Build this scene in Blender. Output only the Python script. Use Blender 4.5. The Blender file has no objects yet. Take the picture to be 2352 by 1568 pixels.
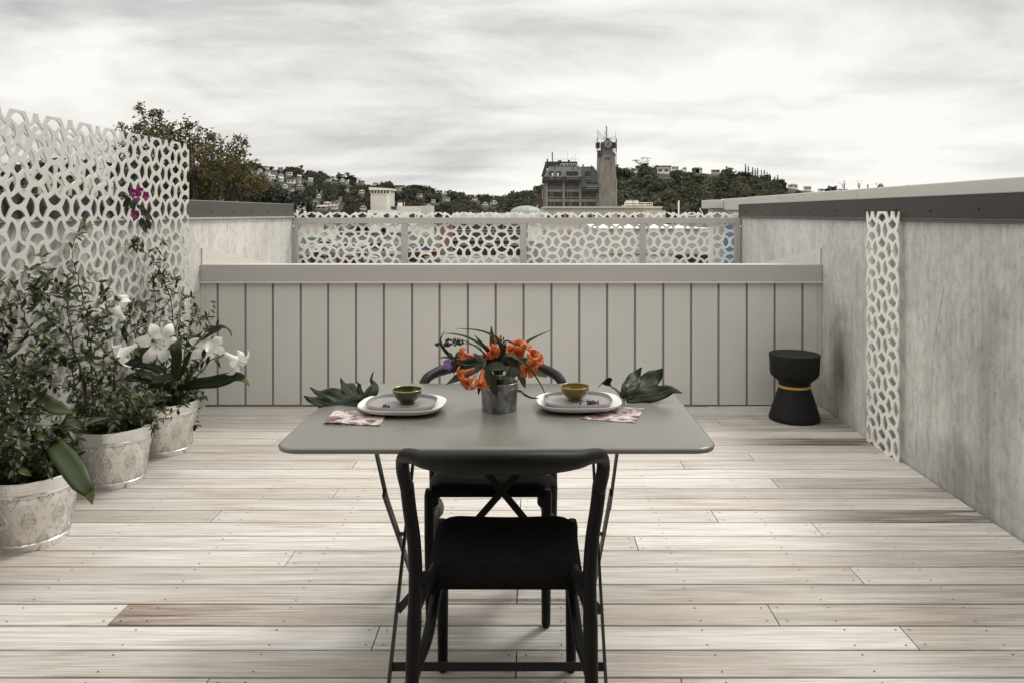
import bpy, bmesh, math, random
import numpy as np
from mathutils import Vector, Matrix, noise
random.seed(7); np.random.seed(7)
S = bpy.context.scene
COL = S.collection
R = math.radians
F, VX, VY, EYE = 1737.0, 1222.0, 491.0, 1.36      # focal length and vanishing point in the photo at 2352 px wide

# ------------------------------------------------------------------ camera
cd = bpy.data.cameras.new('camera'); cam = bpy.data.objects.new('camera', cd); COL.objects.link(cam)
cam.location = (0, 0, EYE); cam.rotation_euler = (R(90), 0, 0)
cd.lens = 36.0*F/2352; cd.sensor_width = 36
cd.shift_x = -(VX-1176)/2352; cd.shift_y = -(784-VY)/2352
cd.clip_start = 0.05; cd.clip_end = 6000
S.camera = cam

# ------------------------------------------------------------------ light
SUN_EL, SUN_AZ = 52, 48       # sun behind thin cloud, ahead of the camera and to the right
S.view_settings.view_transform = 'Standard'; S.view_settings.look = 'None'
S.view_settings.exposure = 0.27; S.view_settings.gamma = 1
w = bpy.data.worlds.new('World'); S.world = w; w.use_nodes = True
nt = w.node_tree; N = nt.nodes; L = nt.links; N.clear()
def nn(t, **k):
    n = N.new(t)
    for a, b in k.items(): setattr(n, a, b)
    return n
out = nn('ShaderNodeOutputWorld'); bg = nn('ShaderNodeBackground'); bg.inputs[1].default_value = 0.1
sky = nn('ShaderNodeTexSky', sky_type='NISHITA', sun_disc=False)
sky.sun_elevation = R(SUN_EL); sky.sun_rotation = R(SUN_AZ); sky.air_density = 1; sky.dust_density = 2
tc = nn('ShaderNodeTexCoord'); sx = nn('ShaderNodeSeparateXYZ'); L.new(tc.outputs['Generated'], sx.inputs[0])
def mth(op, a, b=None, c=None):
    n = nn('ShaderNodeMath', operation=op)
    for i, v in enumerate((a, b, c)):
        if v is None: continue
        if isinstance(v, (int, float)): n.inputs[i].default_value = v
        else: L.new(v, n.inputs[i])
    return n.outputs[0]
zz = mth('ADD', mth('MAXIMUM', sx.outputs[2], 0.0), 0.13)      # cloud deck: direction projected on a flat layer
px_ = mth('DIVIDE', sx.outputs[0], zz); py_ = mth('DIVIDE', sx.outputs[1], zz)
cx = nn('ShaderNodeCombineXYZ'); L.new(px_, cx.inputs[0]); L.new(py_, cx.inputs[1])
def cloud(scale, sxy, loc, detail=7, rough=0.55, dist=0.35, rot=0):
    mp = nn('ShaderNodeMapping'); mp.inputs['Scale'].default_value = (sxy[0], sxy[1], 1); mp.inputs['Location'].default_value = loc
    mp.inputs['Rotation'].default_value = (0, 0, R(rot))
    L.new(cx.outputs[0], mp.inputs[0])
    nz = nn('ShaderNodeTexNoise'); nz.inputs['Scale'].default_value = scale; nz.inputs['Detail'].default_value = detail
    nz.inputs['Roughness'].default_value = rough; nz.inputs['Distortion'].default_value = dist
    L.new(mp.outputs[0], nz.inputs['Vector']); return nz.outputs['Fac']
def ramp(v, stops):
    r = nn('ShaderNodeValToRGB'); e = r.color_ramp.elements
    while len(e) < len(stops): e.new(0.5)
    for i, (p, c) in enumerate(stops): e[i].position = p; e[i].color = (*c, 1)
    L.new(v, r.inputs[0]); return r.outputs[0]
c1 = cloud(0.42, (0.55, 1.0), (3.1, 1.7, 0), detail=6, rough=0.5, rot=8)
c2 = cloud(1.5, (0.40, 1.1), (0.4, 5.2, 0), detail=7, rough=0.5, rot=-6)
mp3 = nn('ShaderNodeMapping'); mp3.inputs['Scale'].default_value = (1.5, 1.5, 4.6); mp3.inputs['Rotation'].default_value = (0, R(-9), 0); mp3.inputs['Location'].default_value = (0.7, 2.2, 0.35)
L.new(tc.outputs['Generated'], mp3.inputs[0]); n3 = nn('ShaderNodeTexNoise'); n3.inputs['Scale'].default_value = 2.1; n3.inputs['Detail'].default_value = 9; n3.inputs['Roughness'].default_value = 0.58; n3.inputs['Distortion'].default_value = 0.45
L.new(mp3.outputs[0], n3.inputs['Vector'])
cm = mth('ADD', mth('ADD', mth('MULTIPLY', c1, 0.36), mth('MULTIPLY', c2, 0.20)), mth('MULTIPLY', n3.outputs['Fac'], 0.44))
ccol = ramp(cm, [(0.385, (4.3, 4.36, 4.38)), (0.44, (5.6, 5.56, 5.42)), (0.495, (7.1, 6.96, 6.6)), (0.55, (8.2, 8.05, 7.65))])
cover = ramp(cm, [(0.31, (0.82,)*3), (0.40, (1,)*3)])
mx = nn('ShaderNodeMixRGB'); L.new(cover, mx.inputs[0]); L.new(sky.outputs[0], mx.inputs[1]); L.new(ccol, mx.inputs[2])
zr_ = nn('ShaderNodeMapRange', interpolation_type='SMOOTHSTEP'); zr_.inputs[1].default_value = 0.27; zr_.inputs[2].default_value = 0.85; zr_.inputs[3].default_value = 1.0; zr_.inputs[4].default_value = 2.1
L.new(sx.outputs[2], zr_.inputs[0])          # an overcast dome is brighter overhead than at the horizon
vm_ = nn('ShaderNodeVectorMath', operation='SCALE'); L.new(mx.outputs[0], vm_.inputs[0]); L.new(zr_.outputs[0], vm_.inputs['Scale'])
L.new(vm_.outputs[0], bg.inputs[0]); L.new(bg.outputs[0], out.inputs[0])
sd = bpy.data.lights.new('sun', 'SUN'); sd.energy = 1.5; sd.angle = R(14); sd.color = (1, 0.965, 0.91)
sun = bpy.data.objects.new('sun', sd); COL.objects.link(sun)
dv = Vector((math.sin(R(SUN_AZ))*math.cos(R(SUN_EL)), math.cos(R(SUN_AZ))*math.cos(R(SUN_EL)), math.sin(R(SUN_EL))))
sun.rotation_euler = (-dv).to_track_quat('-Z', 'Y').to_euler(); sun.location = (0, 8, 14)

# ------------------------------------------------------------------ helpers
def D(x, y, Y):                 # photo pixel (2352 wide) seen at depth Y -> point
    return Vector(((x-VX)/F*Y, Y, EYE-(y-VY)/F*Y))
def onz(x, y, Z):               # photo pixel lying on the level Z -> point
    return D(x, y, (EYE-Z)*F/(y-VY))
def crop(x0, y0, x1, wpx):      # coordinates read off an enlarged crop of the photo -> 2352-wide pixels
    k = (x1-x0)/wpx
    return lambda cx, cy: ((x0+cx*k)/1.06293, (y0+cy*k)/1.06293)
def lerp(a, b, t): return a+(b-a)*t

def tag(o, label=None, cat=None, group=None, kind=None):
    if label: o['label'] = label
    if cat: o['category'] = cat
    if group: o['group'] = group
    if kind: o['kind'] = kind
    return o
def thing(name, label, cat, loc=(0, 0, 0), rz=0, group=None):
    o = bpy.data.objects.new(name, None); COL.objects.link(o); o.empty_display_size = 0.1
    o.location = loc; o.rotation_euler = (0, 0, rz)
    return tag(o, label, cat, group)
def copy_tree(o, parent=None):
    c = o.copy(); COL.objects.link(c)
    if parent: c.parent = parent
    for ch in list(o.children): copy_tree(ch, c)
    return c

class MB:
    def __init__(s): s.v = []; s.f = []; s.c = []; s.mi = []; s.col = (1, 1, 1); s.m = 0
    def add(s, vs, fs):
        b = len(s.v); s.v += [tuple(p) for p in vs]
        for f in fs: s.f.append(tuple(b+i for i in f)); s.c.append(s.col); s.mi.append(s.m)
    def box(s, x0, x1, y0, y1, z0, z1):
        s.add([(x, y, z) for z in (z0, z1) for y in (y0, y1) for x in (x0, x1)],
              [(0, 2, 3, 1), (4, 5, 7, 6), (0, 1, 5, 4), (2, 6, 7, 3), (0, 4, 6, 2), (1, 3, 7, 5)])
    def hexa(s, p):               # 8 points: bottom 4 (ccw), top 4
        s.add(p, [(3, 2, 1, 0), (4, 5, 6, 7), (0, 1, 5, 4), (1, 2, 6, 5), (2, 3, 7, 6), (3, 0, 4, 7)])
    def prism(s, poly, axis, a, b):   # polygon extruded along an axis from a to b
        def P(u, v, t): return {'x': (t, u, v), 'y': (u, t, v), 'z': (u, v, t)}[axis]
        n = len(poly)
        s.add([P(u, v, a) for u, v in poly]+[P(u, v, b) for u, v in poly],
              [tuple(range(n))[::-1], tuple(range(n, 2*n))]+[(i, (i+1) % n, n+(i+1) % n, n+i) for i in range(n)])
    def lathe(s, prof, n=32, c=(0, 0, 0), cap=True, sq=1.0):
        vs = []; fs = []
        for r, z in prof:
            for k in range(n):
                a = 2*math.pi*k/n; vs.append((c[0]+r*math.cos(a), c[1]+r*sq*math.sin(a), c[2]+z))
        m = len(prof)
        for i in range(m-1):
            for k in range(n):
                k2 = (k+1) % n; fs.append((i*n+k, i*n+k2, (i+1)*n+k2, (i+1)*n+k))
        if cap:
            fs.append(tuple(range(n))[::-1]); fs.append(tuple((m-1)*n+k for k in range(n)))
        s.add(vs, fs)
    def tube(s, path, rad, n=8, up=(0, 0, 1), cap=True):   # rad: number, or list of r or (ra, rb)
        P = [Vector(p) for p in path]; m = len(P); vs = []; fs = []
        up = Vector(up); prev = None
        for i in range(m):
            t = (P[min(i+1, m-1)]-P[max(i-1, 0)])
            if t.length < 1e-9: t = Vector((0, 0, 1))
            t.normalize()
            ref = prev if prev is not None else up
            sd_ = t.cross(ref)
            if sd_.length < 1e-4: sd_ = t.cross(Vector((1, 0.3, 0)))
            sd_.normalize(); u2 = sd_.cross(t).normalized(); prev = u2
            r = rad if isinstance(rad, (int, float)) else rad[i]
            ra, rb = r if isinstance(r, tuple) else (r, r)
            for k in range(n):
                a = 2*math.pi*k/n; vs.append(P[i]+sd_*(ra*math.cos(a))+u2*(rb*math.sin(a)))
        for i in range(m-1):
            for k in range(n):
                k2 = (k+1) % n; fs.append((i*n+k, i*n+k2, (i+1)*n+k2, (i+1)*n+k))
        if cap and m > 1:
            fs.append(tuple(range(n))[::-1]); fs.append(tuple((m-1)*n+k for k in range(n)))
        s.add(vs, fs)
    def bar(s, a, b, wx, wy, up=(0, 0, 1)):   # flat bar with a rectangular section
        a = Vector(a); b = Vector(b); t = (b-a).normalized(); sd_ = t.cross(Vector(up))
        if sd_.length < 1e-4: sd_ = t.cross(Vector((0, 1, 0)))
        sd_.normalize(); u = sd_.cross(t)
        q = [(-1, -1), (1, -1), (1, 1), (-1, 1)]
        s.hexa([a+sd_*(i*wx/2)+u*(j*wy/2) for i, j in q]+[b+sd_*(i*wx/2)+u*(j*wy/2) for i, j in q])
    def sphere(s, c, r, nu=8, nv=6, sc=(1, 1, 1)):
        vs = [(c[0], c[1], c[2]-r*sc[2])]; fs = []
        for j in range(1, nv):
            ph = -math.pi/2+math.pi*j/nv
            for k in range(nu):
                a = 2*math.pi*k/nu
                vs.append((c[0]+r*sc[0]*math.cos(ph)*math.cos(a), c[1]+r*sc[1]*math.cos(ph)*math.sin(a), c[2]+r*sc[2]*math.sin(ph)))
        vs.append((c[0], c[1], c[2]+r*sc[2])); t = len(vs)-1
        for k in range(nu): fs.append((0, 1+(k+1) % nu, 1+k)); fs.append((t, 1+(nv-2)*nu+k, 1+(nv-2)*nu+(k+1) % nu))
        for j in range(nv-2):
            for k in range(nu):
                k2 = (k+1) % nu; fs.append((1+j*nu+k, 1+j*nu+k2, 1+(j+1)*nu+k2, 1+(j+1)*nu+k))
        s.add(vs, fs)
    def leaf(s, base, d, up, ln, wd, bend=0.25, fold=0.25):
        d = Vector(d).normalized(); up = Vector(up); sd_ = d.cross(up)
        if sd_.length < 1e-4: sd_ = d.cross(Vector((1, 0, 0.2)))
        sd_.normalize(); u = sd_.cross(d).normalized(); b = Vector(base)
        st = [(0, 0.06), (0.3, 0.85), (0.6, 0.9), (1.0, 0.0)]
        vs = []
        for t, k in st:
            c = b+d*(ln*t)-u*(bend*ln*t*t)
            vs += [c-sd_*(wd*k/2)+u*(fold*wd*k/2), c, c+sd_*(wd*k/2)+u*(fold*wd*k/2)]
        vs = vs[:9]+[vs[10]]
        s.add(vs, [(0, 1, 4, 3), (1, 2, 5, 4), (3, 4, 7, 6), (4, 5, 8, 7), (6, 7, 9), (7, 8, 9)])
    def blade(s, path, wid, nrm, fold=0.2, wave=0.0, ph=0.0, sub=14):   # long leaf along a path
        P = spline(path, sub); m = len(P); nrm = Vector(nrm); vs = []; fs = []
        for i, p in enumerate(P):
            t = (P[min(i+1, m-1)]-P[max(i-1, 0)]).normalized()
            sd_ = t.cross(nrm)
            if sd_.length < 1e-3: sd_ = t.cross(Vector((0.3, 1, 0.2)))
            sd_.normalize(); u = sd_.cross(t)
            q = i/(m-1)*(len(wid)-1); j = min(int(q), len(wid)-2); w_ = lerp(wid[j], wid[j+1], q-j)/2
            for k in (-1, -0.5, 0, 0.5, 1):
                wv = wave*w_*math.sin(i*0.9+ph+(0 if k < 0 else 1.7))*abs(k)**2
                vs.append(p+sd_*(w_*k)+u*(fold*w_*abs(k)+wv))
        for i in range(m-1):
            for k in range(4): fs.append((i*5+k, i*5+k+1, i*5+k+6, i*5+k+5))
        s.add(vs, fs)
    def build(s, name, mats, parent=None, smooth=False, bevel=0, loc=None, merge=False):
        me = bpy.data.meshes.new(name); me.from_pydata(s.v, [], s.f)
        mats = mats if isinstance(mats, (list, tuple)) else [mats]
        for m_ in mats: me.materials.append(m_)
        if any(s.mi): me.polygons.foreach_set('material_index', s.mi)
        if any(c != (1, 1, 1) for c in s.c):
            at = me.attributes.new('Col', 'FLOAT_COLOR', 'FACE')
            at.data.foreach_set('color', np.array([(*c, 1) for c in s.c], dtype=np.float32).ravel())
        if bevel or merge:
            bm = bmesh.new(); bm.from_mesh(me)
            if merge: bmesh.ops.remove_doubles(bm, verts=bm.verts, dist=1e-5)
            if bevel:
                bmesh.ops.recalc_face_normals(bm, faces=bm.faces)
                bmesh.ops.bevel(bm, geom=[e for e in bm.edges if len(e.link_faces) == 2 and e.calc_face_angle(0) > 0.5], offset=bevel, segments=2, profile=0.5, affect='EDGES', clamp_overlap=True)
            bm.to_mesh(me); bm.free()
        if smooth:
            me.polygons.foreach_set('use_smooth', [True]*len(me.polygons))
            if smooth != 'all': me.set_sharp_from_angle(angle=R(38))
        o = bpy.data.objects.new(name, me); COL.objects.link(o)
        if parent: o.parent = parent
        if loc: o.location = loc
        return o

def spline(path, sub=8):
    P = [Vector(p) for p in path]
    if len(P) < 3:
        return [P[0].lerp(P[-1], i/sub) for i in range(sub+1)]
    o = []; n = len(P)
    Q = [P[0]*2-P[1]]+P+[P[-1]*2-P[-2]]
    per = max(2, sub//(n-1))
    for i in range(n-1):
        a, b, c, d = Q[i:i+4]
        for k in range(per):
            t = k/per
            o.append(0.5*((2*b)+(c-a)*t+(2*a-5*b+4*c-d)*t*t+(3*b-a-3*c+d)*t**3))
    o.append(P[-1]); return o

# ------------------------------------------------------------------ materials
def mat(name, col, rough=0.6, var=0.0, scale=8.0, stretch=(1, 1, 1), col2=None, metal=0.0, bump=0.0, bscale=None, attr=False, spec=0.5, trans=0.0, sheen=0.0, coat=0.0, detail=5):
    m = bpy.data.materials.new(name); m.use_nodes = True
    t = m.node_tree; n = t.nodes; l = t.links; b = n['Principled BSDF']
    b.inputs['Roughness'].default_value = rough; b.inputs['Metallic'].default_value = metal
    b.inputs['Specular IOR Level'].default_value = spec
    if sheen: b.inputs['Sheen Weight'].default_value = sheen
    if coat: b.inputs['Coat Weight'].default_value = coat
    b.inputs['Base Color'].default_value = (*col, 1)
    src = None
    tcn = n.new('ShaderNodeTexCoord'); mp = n.new('ShaderNodeMapping'); mp.inputs['Scale'].default_value = stretch
    l.new(tcn.outputs['Object'], mp.inputs[0])
    if var or col2:
        nz = n.new('ShaderNodeTexNoise'); nz.inputs['Scale'].default_value = scale; nz.inputs['Detail'].default_value = detail
        l.new(mp.outputs[0], nz.inputs['Vector'])
        rp = n.new('ShaderNodeValToRGB'); e = rp.color_ramp.elements
        a = col2 if col2 else tuple(max(0, c*(1-var)) for c in col)
        bb = col if col2 else tuple(min(1, c*(1+var)) for c in col)
        e[0].position = 0.32; e[0].color = (*a, 1); e[1].position = 0.68; e[1].color = (*bb, 1)
        l.new(nz.outputs['Fac'], rp.inputs[0]); src = rp.outputs[0]
    if attr:
        at = n.new('ShaderNodeAttribute'); at.attribute_name = 'Col'
        if src:
            mm = n.new('ShaderNodeMixRGB'); mm.blend_type = 'MULTIPLY'; mm.inputs[0].default_value = 1
            l.new(src, mm.inputs[1]); l.new(at.outputs['Color'], mm.inputs[2]); src = mm.outputs[0]
        else: src = at.outputs['Color']
    if src: l.new(src, b.inputs['Base Color'])
    if bump:
        nz2 = n.new('ShaderNodeTexNoise'); nz2.inputs['Scale'].default_value = bscale or scale*3; nz2.inputs['Detail'].default_value = 4
        l.new(mp.outputs[0], nz2.inputs['Vector'])
        bp = n.new('ShaderNodeBump'); bp.inputs['Strength'].default_value = bump; bp.inputs['Distance'].default_value = 0.01
        l.new(nz2.outputs['Fac'], bp.inputs['Height']); l.new(bp.outputs[0], b.inputs['Normal'])
    if trans:      # thin leaf or petal: some light comes through
        tr = n.new('ShaderNodeBsdfTranslucent'); mxs = n.new('ShaderNodeMixShader'); mxs.inputs[0].default_value = trans
        if src: l.new(src, tr.inputs[0])
        else: tr.inputs[0].default_value = (*col, 1)
        l.new(b.outputs[0], mxs.inputs[1]); l.new(tr.outputs[0], mxs.inputs[2]); l.new(mxs.outputs[0], n['Material Output'].inputs[0])
    return m
M = {}
M['cladding'] = mat('painted_cladding', (0.64, 0.625, 0.595), 0.55, 0.035, 2.2, spec=0.35)
M['groove'] = mat('groove_shadow_gap', (0.25, 0.232, 0.21), 0.7, 0.05, 5)
M['capping'] = mat('capping_metal', (0.465, 0.447, 0.43), 0.5, 0.03, 1.5, spec=0.35)
M['trim'] = mat('trim_metal', (0.60, 0.58, 0.53), 0.45, 0.03, 3)
M['flashing'] = mat('dark_flashing', (0.085, 0.078, 0.07), 0.38, 0.10, 1.4, (1, 0.5, 3), metal=0.35)
M['flashing_light'] = mat('flashing_edge', (0.42, 0.41, 0.38), 0.4, 0.05, 3, metal=0.2)
M['screen'] = mat('cream_powder_coat', (0.56, 0.55, 0.515), 0.34, 0.04, 2.5, spec=0.5)
M['screen_white'] = mat('white_powder_coat', (0.86, 0.845, 0.80), 0.42, 0.02, 2.5)
M['frame'] = mat('grey_frame_paint', (0.42, 0.41, 0.385), 0.45, 0.03, 3)
M['steel'] = mat('stainless', (0.62, 0.6, 0.57), 0.25, 0.05, 20, metal=1)
M['table'] = mat('table_enamel', (0.155, 0.150, 0.130), 0.27, 0.04, 5, spec=0.5, bump=0.02, bscale=300)
M['table_frame'] = mat('table_frame_enamel', (0.016, 0.016, 0.014), 0.45, 0.2, 10)
M['chair'] = mat('black_chair_frame', (0.005, 0.0047, 0.0045), 0.5, 0.15, 12, bump=0.03, bscale=90, spec=0.22)
M['fabric'] = mat('black_seat_cloth', (0.010, 0.0095, 0.0092), 0.95, 0.3, 160, bump=0.5, bscale=420, spec=0.1)
M['stool'] = mat('black_stool_plastic', (0.006, 0.006, 0.0065), 0.6, 0.1, 10, spec=0.3)
M['yellow'] = mat('yellow_band', (0.56, 0.36, 0.06), 0.5, 0.05, 20)
M['white_plate'] = mat('white_ceramic', (0.80, 0.78, 0.745), 0.28, 0.015, 8, coat=0.2)
M['grey_plate'] = mat('grey_ceramic', (0.25, 0.232, 0.226), 0.42, 0.03, 20)
M['bowl_dark'] = mat('dark_green_glaze', (0.040, 0.046, 0.010), 0.16, 0.2, 18, coat=0.6)
M['bowl_olive'] = mat('olive_glaze', (0.17, 0.125, 0.012), 0.16, 0.15, 18, coat=0.6)
M['glaze_rim'] = mat('glaze_rim', (0.30, 0.27, 0.09), 0.25, 0.1, 30)
M['zinc'] = mat('aged_zinc', (0.46, 0.46, 0.45), 0.40, 0.0, 45, (1, 1, 0.6), col2=(0.10, 0.10, 0.095), metal=0.75, bump=0.08, bscale=60)
M['pot'] = mat('embossed_tin', (0.88, 0.88, 0.865), 0.27, 0.0, 14, col2=(0.76, 0.75, 0.73), metal=0.85, bump=0.10, bscale=26)
M['pot_body'] = mat('embossed_tin_body', (0.80, 0.80, 0.79), 0.27, 0.0, 14, col2=(0.78, 0.77, 0.75), metal=0.85, bump=0.08, bscale=26, attr=True)
M['flashing_dark'] = mat('charcoal_flashing', (0.048, 0.044, 0.040), 0.40, 0.10, 1.4, (1, 0.5, 3), metal=0.3)
M['soil'] = mat('potting_soil', (0.014, 0.011, 0.008), 0.95, 0.5, 60, bump=0.8, bscale=90)
M['leaf'] = mat('shrub_leaf', (0.82, 0.82, 0.82), 0.42, 0.18, 40, attr=True, trans=0.12, spec=0.3)
M['bigleaf'] = mat('broad_leaf', (1, 1, 1), 0.45, 0.22, 9, (1, 1, 1), attr=True, trans=0.15, spec=0.28)
M['stem'] = mat('brown_stem', (0.045, 0.028, 0.018), 0.7, 0.3, 40)
M['greenstem'] = mat('green_stem', (0.05, 0.075, 0.018), 0.5, 0.2, 40)
M['petal_white'] = mat('white_petal', (0.86, 0.85, 0.80), 0.5, 0.02, 30, trans=0.3)
M['anther'] = mat('dark_anther', (0.03, 0.018, 0.01), 0.8)
M['petal_orange'] = mat('orange_petal', (0.70, 0.20, 0.05), 0.5, 0.0, 75, col2=(0.52, 0.10, 0.022), trans=0.3)
M['petal_purple'] = mat('purple_petal', (0.30, 0.13, 0.42), 0.5, 0.15, 60, trans=0.3)
M['petal_magenta'] = mat('magenta_bract', (0.23, 0.014, 0.12), 0.5, 0.15, 40, trans=0.3)
M['seed'] = mat('seed_capsule', (0.022, 0.02, 0.008), 0.6, 0.3, 80)
M['lavender'] = mat('lavender_bud', (0.075, 0.045, 0.10), 0.8, 0.4, 200)
M['fatsia'] = mat('glossy_dark_leaf', (0.015, 0.021, 0.010), 0.45, 0.3, 18, spec=0.2)
M['treeleaf'] = mat('tree_leaf', (1, 1, 1), 0.8, 0.15, 3, attr=True, trans=0.22, spec=0.08)
M['bark'] = mat('tree_bark', (0.06, 0.045, 0.03), 0.9, 0.3, 9, (1, 1, 0.3), bump=0.4)
M['asphalt'] = mat('asphalt', (0.055, 0.054, 0.05), 0.9, 0.2, 0.4)
M['grass'] = mat('hill_grass', (0.075, 0.075, 0.035), 0.95, 0.25, 0.05)
M['hill'] = mat('hill_scrub', (0.018, 0.020, 0.012), 0.95, 0.35, 0.06)
M['conc_dark'] = mat('weathered_concrete', (0.32, 0.285, 0.25), 0.85, 0.0, 0.55, (1.2, 1.2, 0.35), col2=(0.19, 0.165, 0.14))
M['conc_pale'] = mat('pale_concrete', (0.30, 0.28, 0.24), 0.85, 0.12, 1.0)
M['slate'] = mat('slate_cladding', (0.066, 0.068, 0.066), 0.6, 0.08, 1.0)
M['slate_dark'] = mat('dark_fascia', (0.036, 0.037, 0.037), 0.6, 0.08, 1.0)
M['metal_dark'] = mat('dark_steel', (0.035, 0.033, 0.03), 0.6, 0.1, 4)
M['white_wall'] = mat('white_render', (0.74, 0.72, 0.66), 0.7, 0.03, 0.8)
M['beige_wall'] = mat('beige_render', (0.52, 0.47, 0.40), 0.75, 0.04, 0.6)
M['cream_wall'] = mat('cream_render', (0.60, 0.57, 0.50), 0.75, 0.04, 0.6)
M['grey_wall'] = mat('grey_render', (0.30, 0.275, 0.25), 0.75, 0.05, 0.6)
M['char_wall'] = mat('charcoal_panel', (0.05, 0.047, 0.045), 0.6, 0.08, 0.8)
M['teal'] = mat('teal_metal', (0.11, 0.21, 0.20), 0.5, 0.06, 1.5)
M['domemetal'] = mat('blue_green_roof', (0.24, 0.275, 0.275), 0.5, 0.06, 0.6, (6, 1, 1))
M['glass_dark'] = mat('window_glass', (0.018, 0.018, 0.019), 0.08, 0.2, 2, spec=0.6)
M['blind'] = mat('window_blind', (0.16, 0.145, 0.125), 0.7, 0.15, 3, (4, 4, 0.4))
M['pane_bright'] = mat('white_and_painted_sky', (0.80, 0.79, 0.76), 0.1, 0.02, 3)  # bright sky painted on window panes; also white panels and headlights
M['mullion'] = mat('mullion_metal', (0.05, 0.046, 0.042), 0.5)
M['brick'] = mat('rose_brick', (0.30, 0.19, 0.15), 0.8, 0.15, 2)
M['tyre'] = mat('tyre_rubber', (0.015, 0.015, 0.015), 0.8)
M['maroon'] = mat('maroon_paint', (0.13, 0.025, 0.025), 0.4, 0.08, 2)
M['clockwhite'] = mat('clock_white', (0.75, 0.74, 0.70), 0.5)
for k_, c_ in dict(white=(0.72, 0.71, 0.68), cream=(0.72, 0.68, 0.59), grey=(0.33, 0.31, 0.28), beige=(0.46, 0.40, 0.32), pink=(0.52, 0.40, 0.33), dark=(0.10, 0.092, 0.08)).items():
    M['hw_'+k_] = mat('house_wall_'+k_, c_, 0.8, 0.05, 0.4)
for k_, c_ in dict(white=(0.80, 0.78, 0.74), grey=(0.24, 0.23, 0.215), dark=(0.07, 0.066, 0.06), red=(0.26, 0.075, 0.055), terracotta=(0.38, 0.19, 0.13), brown=(0.15, 0.12, 0.09), beige=(0.42, 0.37, 0.29)).items():
    M['hr_'+k_] = mat('house_roof_'+k_, c_, 0.7, 0.08, 0.5)

# car paint takes the colour of its object
m = mat('car_paint', (0.5, 0.5, 0.5), 0.25, coat=0.5); oi = m.node_tree.nodes.new('ShaderNodeObjectInfo')
m.node_tree.links.new(oi.outputs['Color'], m.node_tree.nodes['Principled BSDF'].inputs['Base Color']); M['car'] = m

def nodes_of(name, rough):
    m = bpy.data.materials.new(name); m.use_nodes = True; t = m.node_tree; b = t.nodes['Principled BSDF']; b.inputs['Roughness'].default_value = rough
    n = t.nodes; l = t.links
    def new(ty, **k):
        x = n.new(ty)
        for a, c in k.items(): setattr(x, a, c)
        return x
    tc_ = new('ShaderNodeTexCoord')
    def nz(scale, stretch=(1, 1, 1), detail=6, rough_=0.55, dist=0.0, loc=(0, 0, 0), vec=None):
        mp = new('ShaderNodeMapping'); mp.inputs['Scale'].default_value = stretch; mp.inputs['Location'].default_value = loc
        l.new(vec or tc_.outputs['Object'], mp.inputs[0])
        q = new('ShaderNodeTexNoise'); q.inputs['Scale'].default_value = scale; q.inputs['Detail'].default_value = detail
        q.inputs['Roughness'].default_value = rough_; q.inputs['Distortion'].default_value = dist
        l.new(mp.outputs[0], q.inputs['Vector']); return q.outputs['Fac']
    def rp(v, st):
        r = new('ShaderNodeValToRGB'); e = r.color_ramp.elements
        while len(e) < len(st): e.new(0.5)
        for i, (p, c) in enumerate(st): e[i].position = p; e[i].color = (*c, 1) if len(c) == 3 else c
        l.new(v, r.inputs[0]); return r.outputs[0]
    def mixc(f, a, c, mode='MIX'):
        x = new('ShaderNodeMixRGB', blend_type=mode)
        for i, v in enumerate((f, a, c)):
            if isinstance(v, (int, float)): x.inputs[i].default_value = v if i == 0 else (v, v, v, 1)
            elif isinstance(v, tuple): x.inputs[i].default_value = (*v, 1)
            else: l.new(v, x.inputs[i])
        return x.outputs[0]
    def ma(op, a, c=None):
        x = new('ShaderNodeMath', operation=op)
        for i, v in enumerate((a, c)):
            if v is None: continue
            if isinstance(v, (int, float)): x.inputs[i].default_value = v
            else: l.new(v, x.inputs[i])
        return x.outputs[0]
    def bump(h, st, dist=0.005):
        x = new('ShaderNodeBump'); x.inputs['Strength'].default_value = st; x.inputs['Distance'].default_value = dist
        l.new(h, x.inputs['Height']); l.new(x.outputs[0], b.inputs['Normal'])
    return m, new, l, b, tc_, nz, rp, mixc, ma, bump

# bleached deck timber: grain along X, each board its own offset and tone, brown where the silvering has worn off
m, new, l, b, tc_, nz, rp, mixc, ma, bump = nodes_of('weathered_timber', 0.62)
at = new('ShaderNodeAttribute', attribute_name='Board'); sp = new('ShaderNodeSeparateXYZ'); l.new(at.outputs['Vector'], sp.inputs[0])
cb = new('ShaderNodeCombineXYZ'); l.new(ma('MULTIPLY', sp.outputs[0], 37.0), cb.inputs[0]); l.new(ma('MULTIPLY', sp.outputs[0], 11.0), cb.inputs[2])
va = new('ShaderNodeVectorMath', operation='ADD'); l.new(tc_.outputs['Object'], va.inputs[0]); l.new(cb.outputs[0], va.inputs[1]); V = va.outputs[0]
g1 = nz(3.2, (0.5, 9, 1), 8, 0.62, 0.8, vec=V); g2 = nz(9, (0.35, 16, 1), 6, 0.65, 0.3, vec=V); g3 = nz(1.1, (0.8, 2.2, 1), 4, vec=V)
fine = nz(18, (0.14, 12, 1), 4, 0.65, vec=V)
base = rp(g1, [(0.30, (0.27, 0.235, 0.20)), (0.42, (0.45, 0.42, 0.38)), (0.55, (0.61, 0.595, 0.565)), (0.68, (0.69, 0.68, 0.655))])
base = mixc(0.55, base, rp(g2, [(0.32, (0.34, 0.30, 0.265)), (0.46, (0.59, 0.57, 0.54)), (0.64, (0.69, 0.68, 0.655))]))
base = mixc(0.6, base, rp(fine, [(0.30, (0.66,)*3), (0.47, (0.96,)*3), (0.66, (1.06,)*3)]), 'MULTIPLY')
crk = nz(16, (0.22, 15, 1), 5, 0.7, 0.2, loc=(5, 0.3, 0), vec=V)          # fine dark checks along the grain
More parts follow.
